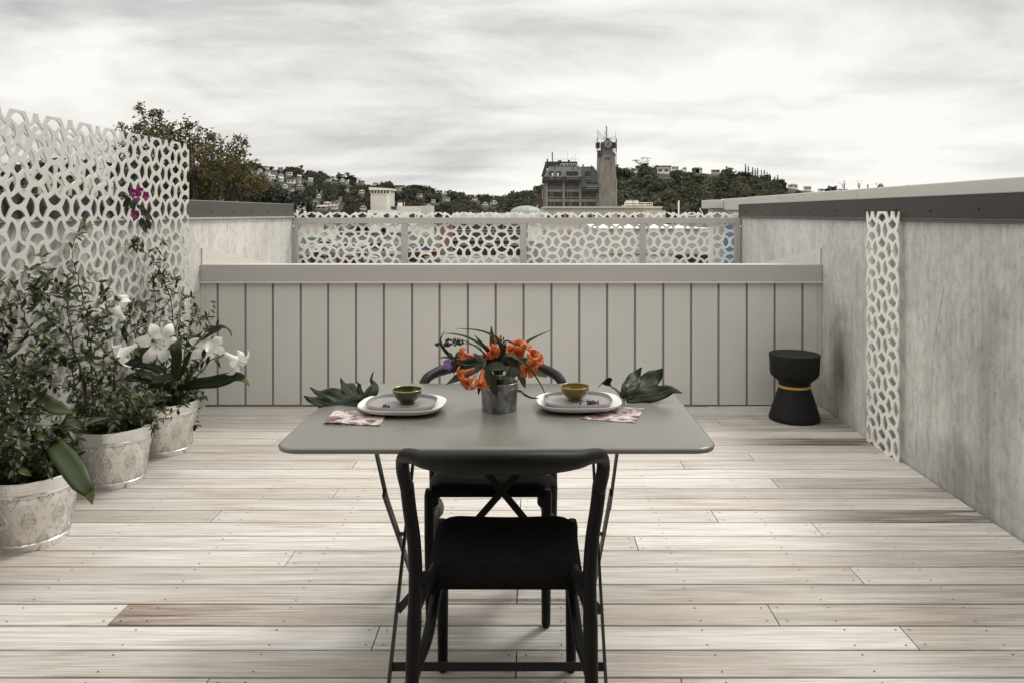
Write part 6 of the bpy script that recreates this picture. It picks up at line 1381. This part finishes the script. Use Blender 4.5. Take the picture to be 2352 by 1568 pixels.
shrub('leafy climber with thin twigs in the nearest tin pot', POTS[0], [
    [(60, 1980, -2.10), (110, 1700, -2.13), (130, 1300, -2.18), (60, 1050, -2.2), (20, 800, -2.2), (60, 700, -2.2)],
    [(150, 1980, -2.08), (180, 1600, -2.1), (220, 1250, -2.12), (330, 1090, -2.12), (460, 1000, -2.1)],
    [(190, 1980, -2.08), (260, 1650, -2.1), (300, 1420, -2.1), (400, 1180, -2.1), (420, 1020, -2.1), (380, 880, -2.1)],
    [(30, 1980, -2.1), (60, 1500, -2.16), (200, 1150, -2.18), (320, 960, -2.18), (240, 830, -2.18), (190, 660, -2.18), (150, 540, -2.18), (60, 490, -2.18), (0, 478, -2.18)],
    [(260, 1980, -2.05), (330, 1700, -2.05), (350, 1450, -2.05), (300, 1250, -2.05)],
    [(110, 1960, -2.02), (140, 1650, -2.0), (90, 1400, -2.0), (120, 1200, -2.0)],
    [(-20, 1900, -2.1), (20, 1500, -2.15), (-20, 1250, -2.2), (40, 960, -2.2)]], -2.15, 60, 31, 0.20, 0.21, 0.050)
shrub('tall leafy climber reaching up the pierced screen from the middle tin pot', POTS[1], [
    [(800, 1660, -2.13), (800, 1300, -2.16), (770, 1000, -2.2), (760, 800, -2.22), (705, 520, -2.23), (650, 320, -2.24), (628, 190, -2.24), (672, 55, -2.24)],
    [(850, 1660, -2.1), (835, 1250, -2.14), (790, 950, -2.18), (880, 800, -2.2), (925, 620, -2.2), (875, 470, -2.2)],
    [(760, 1660, -2.13), (700, 1250, -2.16), (600, 950, -2.2), (480, 830, -2.2), (420, 780, -2.2), (350, 620, -2.2), (300, 510, -2.2)],
    [(780, 1660, -2.13), (720, 1300, -2.16), (640, 1000, -2.2), (600, 760, -2.2), (560, 560, -2.2), (480, 470, -2.2), (400, 470, -2.2)],
    [(820, 1660, -2.1), (860, 1400, -2.08), (900, 1200, -2.1), (880, 1000, -2.12), (830, 860, -2.15), (760, 700, -2.2)],
    [(900, 1660, -2.05), (960, 1450, -2.0), (1000, 1350, -1.98), (960, 1220, -2.0)],
    [(720, 1660, -2.15), (660, 1400, -2.2), (620, 1200, -2.22), (520, 1080, -2.22), (420, 1120, -2.22), (300, 1250, -2.2)],
    [(700, 640, -2.24), (560, 500, -2.24), (420, 560, -2.24), (330, 560, -2.24), (180, 600, -2.22), (40, 680, -2.2), (0, 720, -2.2)],
    [(960, 1680, -2.0), (1060, 1480, -1.97), (1160, 1520, -1.95), (1260, 1620, -1.93), (1370, 1655, -1.93), (1480, 1600, -1.92), (1620, 1500, -1.92)]], -2.2, 62, 32, 0.22, 0.20, 0.048)
shrub('leafy climber and thin twigs in the tin pot by the parapet', POTS[2], [
    [(1400, 1500, -2.14), (1470, 1050, -2.18), (1500, 720, -2.22), (1420, 420, -2.25), (1330, 260, -2.26), (1230, 175, -2.26), (1150, 120, -2.26)],
    [(1480, 1500, -2.12), (1550, 950, -2.14), (1570, 760, -2.16), (1600, 600, -2.17), (1660, 590, -2.17)],
    [(1350, 1500, -2.14), (1310, 1000, -2.18), (1360, 640, -2.22), (1310, 440, -2.24), (1400, 420, -2.24)],
    [(1550, 1500, -2.1), (1600, 1100, -2.1), (1640, 880, -2.1), (1690, 740, -2.1)],
    [(1600, 1500, -2.05), (1700, 1150, -1.95), (1800, 960, -1.9), (1830, 850, -1.88), (1800, 760, -1.88)],
    [(1300, 1500, -2.14), (1200, 1000, -2.18), (1130, 780, -2.2), (1150, 640, -2.2), (1250, 640, -2.2)],
    [(1280, 1450, -2.14), (1320, 1150, -2.18), (1180, 860, -2.2), (1240, 850, -2.2), (1350, 950, -2.18)],
    [(1450, 1480, -2.1), (1440, 1250, -2.1), (1390, 800, -2.2), (1500, 560, -2.24), (1440, 480, -2.24)],
    [(1620, 1520, -2.02), (1690, 1470, -1.98), (1700, 1560, -1.97)]], -2.18, 84, 33, 0.22, 0.18, 0.044)
s = MB(); s.tube([D(*ca(1535, 1500), 4.36), D(*ca(1535, 880), 4.34), D(*ca(1597, 500), 4.33)], 0.006, 7); tag(s.build('garden_cane', mat('bamboo_cane', (0.30, 0.25, 0.19), 0.7, 0.15, 30), smooth=True), 'thin brown cane standing among the lilies', 'garden cane')

# ------------------------------------------------------------------ lilies
def trumpet(mb, base, axis, ln, R_, n, tube=0.16, wide=0.95, recurve=0.35, roll=0.0, mouth=0.62, var=0.0, rnd=random):
    A = Vector(axis).normalized(); e1 = A.orthogonal().normalized(); e2 = A.cross(e1); base = Vector(base)
    for k in range(n):
        a0 = roll+2*math.pi*k/n+rnd.uniform(-var, var); kk = 1+rnd.uniform(-var, var); lay = 0.0015*(k % 2); nt_, ns = 11, 6; vs = []
        for i in range(nt_+1):
            t = i/nt_
            if t < mouth: q = t/mouth; r = R_*(tube+(0.55-tube)*q**1.8); z = ln*q
            else:
                q = (t-mouth)/(1-mouth); r = R_*(0.55+0.75*q*kk); z = ln*(1+0.16*math.sin(q*2.2)-recurve*q*q*kk)
            half = math.pi/n*(1.12 if t < mouth*0.8 else 1.0)
            wv = half*r if t < mouth else half*R_*0.55*(1+0.9*math.sin(min(1, (t-mouth)/(1-mouth))*math.pi*0.62))*max(0.0, (1-((t-mouth)/(1-mouth))**3.2))*wide/0.95
            for j in range(ns+1):
                u = j/ns*2-1
                if t < mouth: a = a0+u*half; p = e1*(math.cos(a)*(r+lay))+e2*(math.sin(a)*(r+lay))
                else: rd = e1*math.cos(a0)+e2*math.sin(a0); tn = -e1*math.sin(a0)+e2*math.cos(a0); q = (t-mouth)/(1-mouth); curl = (1-q)*(1-math.cos(u*half))*r; p = rd*(r+lay-curl)+tn*(u*wv); z2 = 0.10*R_*q*(abs(u)**2)*math.sin(5*t+k*2)
                zz_ = z+(z2 if t >= mouth else 0)+(0.05*R_*(1-abs(u)) if t > mouth else 0); vs.append(base+p+A*zz_)
        mb.add(vs, [(i*(ns+1)+j, i*(ns+1)+j+1, (i+1)*(ns+1)+j+1, (i+1)*(ns+1)+j) for i in range(nt_) for j in range(ns)])
cp = crop(250, 700, 620, 2072)
def PP(x, y, Y): return D(*cp(x, y), Y)
lo = Vector((*POTS[2], 0.26)); lp = thing('lily_plant', 'white trumpet lilies with long broad leaves in the tin pot by the parapet', 'lily', lo)
rnd = random.Random(4)
LIL = [((290, 450, 4.02), (150, 290, 3.97), 0.125, 0.070), ((480, 795, 4.02), (215, 930, 3.98), 0.115, 0.062), ((690, 730, 4.22), (850, 800, 4.07), 0.120, 0.082), ((1400, 900, 4.16), (1480, 760, 4.30), 0.090, 0.070), ((1680, 910, 4.18), (1860, 1030, 4.165), 0.120, 0.062), ((-60, 1000, 4.02), (80, 1120, 3.92), 0.11, 0.06)]
for i, (b, mth_, ln, R_) in enumerate(LIL):
    s = MB(); B_ = PP(*b)-lo; ax = PP(*mth_)-lo-B_; trumpet(s, B_, ax, ln*0.85, R_*1.12, 6, 0.13, 0.74, 0.42, 0.3+i, 0.55, 0.14, rnd); fl = s.build('flower', M['petal_white'], lp, smooth='all')
    A = ax.normalized(); e1 = A.orthogonal().normalized(); e2 = A.cross(e1); s = MB(); s2 = MB()
    for k in range(6):
        a = k*1.047; tip = B_+A*ln*1.02+(e1*math.cos(a)+e2*math.sin(a))*R_*0.30+Vector((0, 0, -0.006)); s.tube([B_+A*ln*0.3, tip], 0.0008, 4); q = (e1*math.sin(a)-e2*math.cos(a)); s2.tube([tip-q*0.006, tip+q*0.006], 0.0017, 5)
    s.build('filaments', M['glaze_rim'], fl); s2.build('anthers', M['anther'], fl)
for pts in ([(290, 450, 4.02), (330, 640, 4.12), (340, 760, 4.28), (420, 1000, 4.32), (600, 1500, 4.36)], [(480, 795, 4.02), (520, 900, 4.12), (640, 1200, 4.32), (700, 1500, 4.36)], [(690, 730, 4.22), (800, 900, 4.28), (860, 1200, 4.34), (850, 1500, 4.36)], [(1680, 912, 4.18), (1600, 960, 4.18), (1480, 1000, 4.2), (1380, 1130, 4.24), (1150, 1350, 4.3), (1050, 1520, 4.35)], [(1400, 900, 4.16), (1330, 1040, 4.22), (1150, 1300, 4.3)], [(-60, 1000, 4.02), (150, 1250, 4.2), (500, 1520, 4.34)], [(1430, 600, 4.2), (1400, 640, 4.2), (1120, 980, 4.25), (900, 1400, 4.34)], [(1900, 1500, 4.36), (1000, 1530, 4.36)][:0]):
    if pts: s = MB(); s.tube(spline([PP(*p)-lo for p in pts], 16), 0.0035, 7); s.build('stem', M['greenstem'], lp, smooth='all')
for (x, y, Y) in ((360, 560, 4.22), (270, 560, 4.2), (250, 620, 4.22), (310, 690, 4.24), (1330, 1060, 4.2), (1430, 1060, 4.18), (1560, 1040, 4.16), (1500, 1000, 4.17), (1430, 900, 4.14), (1240, 1120, 4.24), (1260, 1230, 4.22), (1100, 1100, 4.26), (460, 1080, 4.28), (820, 1080, 4.3), (900, 1010, 4.3)):
    s = MB(); s.col = (0.022, 0.032, 0.012); s.leaf(PP(x-30, y-60, Y)-lo, (rnd.uniform(-.6, .9), rnd.uniform(-.6, .1), rnd.uniform(-.9, .2)), (0.3, -0.5, 0.8), rnd.uniform(.06, .085), rnd.uniform(.02, .03), 0.4, 0.2); s.build('leaf', M['bigleaf'], lp, smooth='all')
DK, MD, LT, YG = (0.016, 0.026, 0.011), (0.030, 0.044, 0.017), (0.075, 0.098, 0.035), (0.14, 0.15, 0.04)
def big(path, wid, nrm, col, parent, o0, mapper, tip=None, wave=0.10, ph=0.0):
    s = MB(); s.col = col; s.blade([mapper(*p)-o0 for p in path], wid, nrm, 0.16, wave, ph, 20)
    if tip:
        n_ = len(s.f); 
        for i in range(n_-tip*4, n_): s.c[i] = (0.16, 0.165, 0.045)
    o = s.build('broad_leaf', M['bigleaf'], parent, smooth='all'); md = o.modifiers.new('thick', 'SOLIDIFY'); md.thickness = 0.0006; return o
UPF = (0.2, -0.75, 0.6)
big([(1010, 1400, 4.32), (1250, 1330, 4.24), (1550, 1300, 4.18), (1800, 1240, 4.14), (1930, 1260, 4.10), (2015, 1350, 4.08)], [.03, .075, .082, .070, .034, .004], UPF, DK, lp, lo, PP, 4)
big([(1130, 820, 4.30), (1250, 740, 4.26), (1440, 640, 4.22), (1580, 570, 4.2), (1660, 548, 4.2), (1740, 600, 4.2), (1772, 690, 4.2)], [.03, .055, .062, .040, .016, .012, .003], UPF, MD, lp, lo, PP, 5)
big([(1060, 700, 4.24), (1010, 800, 4.16), (1020, 960, 4.14), (1000, 1150, 4.14), (1015, 1370, 4.16)], [.055, .066, .060, .048, .004], (0.1, -1, 0.1), (0.030, 0.042, 0.015), lp, lo, PP, 2, 0.14)
big([(620, 1150, 4.30), (500, 960, 4.22), (560, 870, 4.2), (680, 820, 4.2)], [.02, .05, .05, .01], UPF, LT, lp, lo, PP)
big([(1000, 1180, 4.26), (760, 1260, 4.2), (540, 1230, 4.16), (380, 1250, 4.12), (250, 1290, 4.1)], [.03, .062, .066, .05, .008], UPF, DK, lp, lo, PP, 2)
big([(860, 1150, 4.30), (600, 1060, 4.26), (350, 1040, 4.22), (80, 1030, 4.2)], [.03, .058, .055, .004], UPF, DK, lp, lo, PP)
big([(1010, 1300, 4.3), (1100, 1150, 4.25), (1180, 940, 4.24), (1250, 880, 4.24)], [.02, .03, .026, .003], UPF, (0.06, 0.07, 0.02), lp, lo, PP)
big([(900, 1340, 4.32), (700, 1230, 4.2), (560, 1180, 4.16), (440, 1130, 4.15)], [.03, .06, .055, .006], UPF, (0.024, 0.034, 0.014), lp, lo, PP)
# broad leaves of the ginger in the nearer pots
c5 = crop(0, 870, 280, 1416)
def P5(x, y, Y): return D(*c5(x, y), Y)
go = Vector((*POTS[0], 0.26)); gp_ = thing('ginger_plant', 'broad leaved plant drooping over the rim of the nearest tin pot', 'plant', go)
big([(560, 1200, 3.14), (640, 1080, 3.10), (760, 1200, 3.02), (900, 1400, 2.96), (1010, 1570, 2.93), (1100, 1680, 2.93), (1140, 1820, 2.95)], [.02, .060, .080, .082, .070, .040, .004], (0.5, -0.7, 0.5), (0.050, 0.068, 0.024), gp_, go, P5, 3, 0.10)
big([(300, 500, 3.28), (420, 480, 3.24), (560, 570, 3.20), (720, 640, 3.18), (880, 680, 3.2)], [.012, .052, .066, .060, .02], (0.3, -0.75, 0.6), (0.082, 0.105, 0.045), gp_, go, P5, None, 0.14)
big([(560, 1060, 3.28), (680, 960, 3.3), (850, 870, 3.34), (1050, 800, 3.4), (1390, 740, 3.55)], [.04, .062, .05, .042, .006], (0.3, -0.6, 0.7), (0.042, 0.054, 0.018), gp_, go, P5, None, 0.1)
big([(560, 1120, 3.2), (620, 1000, 3.2), (700, 960, 3.2), (810, 980, 3.2)], [.05, .075, .06, .01], (0.3, -0.9, 0.2), (0.026, 0.034, 0.013), gp_, go, P5)
for pts in ([(380, 1230, 3.16), (540, 1110, 3.2), (720, 900, 3.26), (830, 740, 3.2), (880, 680, 3.2)], [(420, 1250, 3.16), (520, 1150, 3.15), (600, 1080, 3.12)], [(300, 1250, 3.2), (280, 900, 3.25), (300, 520, 3.28)]):
    s = MB(); s.tube(spline([P5(*p)-go for p in pts], 14), 0.006, 7); s.build('stem', M['greenstem'], gp_, smooth='all')
# magenta bougainvillea sprig hooked through the screen
cb_ = crop(280, 250, 660, 2352)
def PB_(x, y, Y=4.02): return D(*cb_(x, y), Y)
bo = PB_(330, 1500); bg_ = thing('bougainvillea_sprig', 'magenta flower sprig hanging through the pierced screen', 'flower sprig', bo)
rnd = random.Random(9)
for cx_i, cy_i in ((380, 1340), (350, 1430), (470, 1420), (280, 1370), (300, 1690)):
    s = MB(); c_ = PB_(cx_i, cy_i, 3.98)-bo
    for k in range(3): a = k*2.094+rnd.random(); s.leaf(c_, (math.cos(a)*0.6+0.3, -0.5, math.sin(a)), (0.6, -0.8, 0.2), 0.030, 0.025, 0.2, 0.25)
    s.build('flower', M['petal_magenta'], bg_, smooth='all')
s = MB()
for (x, y, dx, dz) in ((180, 1400, .3, -.9), (230, 1500, .6, -.8), (330, 1560, .9, -.3), (420, 1580, .5, -.9), (440, 1680, .9, -.5), (400, 1740, .3, -1), (480, 1760, .5, -1), (360, 1640, -.3, -.9), (250, 1450, -.5, -.6), (420, 1820, .5, -.8)):
    s.col = rnd.choice(GREENS[:8]); s.leaf(PB_(x, y, 4.0)-bo, (dx, -0.3, dz), (0.5, -0.8, 0.3), 0.062, 0.032, 0.3, 0.2)
s.build('leaves', M['leaf'], bg_, smooth='all')
s = MB(); s.tube(spline([PB_(150, 1360, 4.07)-bo, PB_(300, 1480, 4.0)-bo, PB_(400, 1640, 3.99)-bo, PB_(450, 1800, 4.0)-bo], 12), 0.002, 5); s.build('stem', M['stem'], bg_)

# ------------------------------------------------------------------ zinc bucket, jar and bouquet
bxy = ((1147-VX)/F*2.405, 2.405); bk = thing('zinc_bucket', 'small spotted zinc bucket holding the flowers in the middle of the table', 'bucket', (bxy[0], bxy[1], TZ))
s = MB(); s.lathe([(0.052, 0.0), (0.0555, 0.0005), (0.0562, 0.004), (0.0553, 0.0065), (0.0568, 0.035), (0.0585, 0.066), (0.0602, 0.0685), (0.0602, 0.0715), (0.0588, 0.074), (0.0595, 0.0835), (0.0608, 0.086), (0.0608, 0.0885), (0.0594, 0.0895), (0.0575, 0.086), (0.056, 0.06), (0.053, 0.006)], 56, cap=False); s.lathe([(0.0, 0.006), (0.053, 0.0062)], 40, cap=False); s.build('body', M['zinc'], bk, smooth=True)
s = MB(); s.lathe([(0.0590, 0.1075), (0.0600, 0.1085), (0.0600, 0.1195), (0.0592, 0.1205), (0.0584, 0.1195), (0.0584, 0.1085), (0.0590, 0.1075)], 56, cap=False); hp = s.build('hoop', M['zinc'], bk, smooth=True)
s = MB()
for a in (0.05, 3.09): s.tube([(0.0596*math.cos(a), 0.0596*math.sin(a), 0.084), (0.0594*math.cos(a), 0.0594*math.sin(a), 0.110)], 0.0014, 6)
s.build('hoop_wire', M['steel'], bk)
for a in (-1.30, -0.9, -2.9):
    s = MB(); s.sphere((0.0602*math.cos(a), 0.0602*math.sin(a), 0.1135 if a == -1.30 else 0.079), 0.003, 8, 6, (1, 1, 1)); s.build('rivet', M['zinc'], bk)
jr = thing('glass_jar', 'clear glass jar of water standing inside the zinc bucket', 'jar', (bxy[0], bxy[1]+0.001, TZ+0.008))
s = MB(); s.lathe([(0.0, 0.0), (0.040, 0.0), (0.043, 0.004), (0.043, 0.095), (0.038, 0.106), (0.038, 0.122), (0.0355, 0.122), (0.0355, 0.107), (0.0405, 0.094), (0.0405, 0.006), (0.0, 0.004)], 40, cap=False); s.build('glass', M['glass'], jr, smooth=True)
cq = crop(1040, 780, 1360, 2007)
def Q(x, y, dY=0.0): return D(*cq(x, y), 2.405+dY)
mouth_ = Vector((bxy[0], 2.405, TZ+0.11))
def bstem(t, o0, pts, r=0.0014, m_='greenstem'):
    s = MB(); s.tube(spline([Vector((bxy[0]+rnd.uniform(-.02, .02), 2.405+rnd.uniform(-.02, .02), TZ+0.03))-o0]+[p-o0 for p in pts], 16), r, 6); s.build('stem', M[m_], t, smooth='all')
# flowers: base, mouth direction target, length, radius
def orange(label, flowers, leaves, hub):
    o0 = mouth_.copy(); t = thing('rhododendron_sprig', label, 'flower sprig', o0, 0, 'orange flower sprigs in the bucket'); bstem(t, o0, [Q(*hub)])
    for i, (b, m_, ln, R_) in enumerate(flowers):
        s = MB(); B_ = Q(*b)-o0; trumpet(s, B_, Q(*m_)-o0-B_, ln*1.05, R_*(0.90 if R_ < 0.027 else 0.76), 5, 0.16, 0.86, 0.30, 0.4+i*0.7, 0.60, 0.14, rnd); f = s.build('flower', M['petal_orange'], t, smooth='all')
        s = MB(); A = (Q(*m_)-o0-B_).normalized(); e1 = A.orthogonal().normalized(); e2 = A.cross(e1)
        for k in range(5): a = k*1.256; s.tube([B_+A*ln*0.5, B_+A*ln*1.25+(e1*math.cos(a)+e2*math.sin(a))*R_*0.22], 0.0006, 4); 
        s.build('stamens', M['petal_orange'], f)
        s = MB(); s.tube([Q(*hub)-o0, (Q(*hub)-o0).lerp(B_, 0.6)+Vector((0, 0, 0.004)), B_], 0.0009, 5); s.build('flower_stalk', M['stem'], t)
    for (p0_, p1_, wd, col, nr) in leaves:
        s = MB(); s.col = col; a = Q(*p0_)-o0; b = Q(*p1_)-o0; mdp = (a+b)/2+Vector((0, 0, 0.006)); s.blade([a, mdp, b], [0.004, wd*0.8, wd, wd*0.75, 0.002], nr, 0.12, 0.05, 0, 12); s.build('leaf', M['bigleaf'], t, smooth='all')
GB, GD, GO = (0.075, 0.085, 0.035), (0.020, 0.028, 0.013), (0.10, 0.10, 0.055)
NU, NF = (0, -0.8, 0.6), (0.2, -1, 0.2)
orange('orange flower sprig drooping on the left side of the bouquet', [((730, 565, -.05), (500, 520, -.07), .040, .022), ((735, 755, -.09), (470, 850, -.12), .045, .021), ((765, 850, -.10), (590, 1010, -.14), .042, .026), ((875, 765, -.10), (840, 1010, -.13), .046, .028)],
       [((880, 730, -.06), (310, 990, -.12), .030, GD, NU), ((880, 730, -.06), (560, 750, -.05), .026, (0.035, .045, .02), NU), ((890, 740, -.05), (725, 510, -.02), .016, GB, NF), ((900, 720, -.05), (830, 540, 0), .020, GO, NF), ((900, 740, -.08), (1090, 1180, -.11), .034, (0.04, .042, .016), NF), ((890, 740, -.06), (1240, 745, -.11), .034, GD, NU), ((880, 760, -.08), (800, 1150, -.09), .018, GD, NF)], (890, 715, -.04))
orange('orange flower sprig standing in the middle of the bouquet', [((935, 400, -.02), (1070, 540, -.06), .040, .024), ((1000, 410, .01), (1080, 300, .03), .032, .018), ((960, 510, .0), (905, 560, -.02), .022, .012)], [((1020, 640, 0), (1000, 100, .02), .016, (0.07, .075, .03), NF), ((1000, 640, .03), (1130, 460, .02), .03, GD, NF), ((1010, 660, .03), (1260, 430, .04), .035, GD, NF)], (1010, 620, .01))
orange('largest orange flower sprig on the right side of the bouquet', [((1430, 590, -.03), (1390, 330, -.05), .048, .034), ((1440, 600, -.02), (1500, 400, -.02), .046, .030), ((1560, 640, -.04), (1660, 520, -.07), .040, .028), ((1520, 680, -.05), (1600, 800, -.10), .036, .034), ((1590, 640, .0), (1720, 600, -.02), .036, .024), ((1430, 570, -.01), (1310, 450, -.03), .040, .026)],
       [((1400, 735, -.05), (1210, 590, -.04), .026, (0.06, .045, .025), NF), ((1400, 740, -.06), (1550, 600, -.04), .018, GO, NF), ((1400, 740, -.05), (1240, 870, -.07), .024, (0.11, .10, .06), NF), ((1400, 750, -.06), (1520, 1050, -.07), .024, (0.12, .12, .07), NF), ((1420, 740, -.03), (1860, 880, 0), .028, (0.10, .105, .05), NU), ((1390, 740, -.07), (1330, 900, -.08), .03, (0.14, .13, .08), NF), ((1420, 730, -.05), (1620, 740, -.02), .02, GD, NU)], (1395, 725, -.04))
def strap(label, pts, wid, col, nr=NU):
    o0 = mouth_.copy(); s = MB(); s.col = col; s.blade([Vector((bxy[0], 2.405, TZ+0.06))-o0]+[Q(*p)-o0 for p in pts], wid, nr, 0.22, 0.0, 0, 30); o = s.build('grass_blade', M['bigleaf'], smooth='all', loc=o0); tag(o, label, 'grass blade', 'grass blades in the bouquet')
GL = (0.055, 0.068, 0.028); GK = (0.022, 0.030, 0.013)
strap('long blade of grass sweeping left along the top of the bouquet', [(1140, 600), (1110, 330, -.02), (960, 215, -.02), (740, 155, -.01), (455, 138, 0)], [.006, .008, .009, .008, .005, .001], GL)
strap('blade of grass arching left just below the topmost one', [(1040, 640), (880, 420, -.03), (640, 275, -.03), (420, 220, -.02), (250, 215, -.01)], [.006, .009, .010, .007, .005, .001], GL)
strap('short straight blade pointing up and left from the middle', [(1040, 640, -.03), (920, 450, -.05), (820, 330, -.05), (740, 232, -.05)], [.008, .013, .012, .008, .001], GK)
strap('blade of grass pointing up and right beyond the orange flowers', [(1330, 640, .04), (1450, 430, .05), (1620, 300, .05), (1930, 152, .05)], [.006, .010, .011, .009, .001], (0.075, 0.10, 0.03))
strap('long drooping blade that reaches down to the right plates', [(1180, 640, -.04), (1250, 535, -.09), (1400, 590, -.13), (1600, 760, -.14), (1760, 1000, -.12), (1868, 1225, -.08)], [.006, .013, .013, .010, .007, .004, .001], (0.05, 0.062, 0.024))
strap('thin blade leaning right over the orange flowers', [(1120, 620), (1200, 345, -.06), (1350, 370, -.08), (1640, 490, -.09)], [.005, .007, .008, .005, .001], GK)
strap('low blade curling out of the bucket to the right', [(1420, 1090, .02), (1500, 1140, -.0), (1600, 1190, -.01), (1725, 1205, -.02)], [.004, .008, .008, .007, .003], GL)
strap('dark curved blade at the far left of the bouquet', [(880, 760), (520, 660, -.03), (330, 520, -.05), (220, 340, -.05), (285, 172, -.04)], [.006, .009, .013, .012, .006, .001], GK)
strap('thin blade under the seed spike', [(980, 640, -.02), (800, 440, -.03), (600, 330, -.02), (420, 275, 0)], [.004, .005, .005, .003, .001], GK)
o0 = mouth_.copy(); sp_t = thing('seed_spike', 'spike of dark round seed capsules at the left of the bouquet', 'seed spike', o0)
bstem(sp_t, o0, [Q(860, 480, -.02), Q(700, 385, -.03), Q(480, 360, -.04), Q(140, 388, -.05)], 0.0012); s = MB()
for i in range(62):
    t_ = rnd.random()**0.9; x = lerp(150, 560, t_); y = lerp(388, 350, t_); w_ = lerp(12, 62, min(1, t_*2.2)) if t_ < .75 else 40
    s.sphere(Q(x+rnd.gauss(0, 10), y+rnd.uniform(-w_*1.15, w_*0.7), -.045+rnd.gauss(0, .008))-o0, rnd.uniform(.0028, .0042), 7, 5, (1, 1, 1.15))
s.build('capsules', M['seed'], sp_t, smooth='all')
pf = thing('purple_flower', 'small purple three petalled flower at the left of the bouquet', 'flower', o0); bstem(pf, o0, [Q(870, 740, -.04), Q(600, 700, -.06), Q(430, 650, -.07)]); s = MB()
for (dx, dz) in ((-1, .25), (-.15, -1), (-.75, -.7)): s.leaf(Q(370, 665, -.08)-o0, (dx, -.35, dz), (-.3, -.8, .4), .024, .021, .1, .15)
s.build('flower', M['petal_purple'], pf, smooth='all'); s = MB()
for i in range(14): s.sphere(Q(410+rnd.gauss(0, 38), 645+rnd.gauss(0, 42), -.07+rnd.gauss(0, .006))-o0, rnd.uniform(.003, .006), 6, 5, (1, 1, 1.3))
s.build('buds', mat('purple_green_bud', (0.06, 0.06, 0.045), 0.8, 0.4, 120), pf, smooth='all'); s = MB()
for (x0, y0, x1, y1) in ((420, 620, 180, 600), (430, 620, 540, 480), (400, 640, 370, 500), (440, 660, 430, 860), (450, 640, 560, 690)):
    s.col = rnd.choice([GL, GB, GK]); s.blade([Q(x0, y0, -.07)-o0, Q((x0+x1)/2, (y0+y1)/2-35, -.08)-o0, Q(x1, y1, -.07)-o0], [.006, .008, .006, .001], NU, .15, 0, 0, 8)
s.build('bracts', M['bigleaf'], pf, smooth='all')
bd = thing('bud_stem', 'stem of tiny dark buds standing at the top of the bouquet', 'flower bud', o0); bstem(bd, o0, [Q(1150, 640, 0), Q(1140, 440, .0), Q(1145, 340, .0)]); s = MB()
for (x, y) in ((1145, 262), (1185, 288)): s.sphere(Q(x, y)-o0, .004, 7, 6, (.7, .7, 1.3)); s.tube([Q(1140, 360)-o0, Q(x, y)-o0], .0007, 4)
for i in range(26): s.sphere(Q(1165+rnd.gauss(0, 42), 395+rnd.gauss(0, 38), rnd.gauss(0, .01))-o0, rnd.uniform(.002, .0045), 6, 5, (1, 1, 1.3))
s.build('buds', M['seed'], bd, smooth='all')
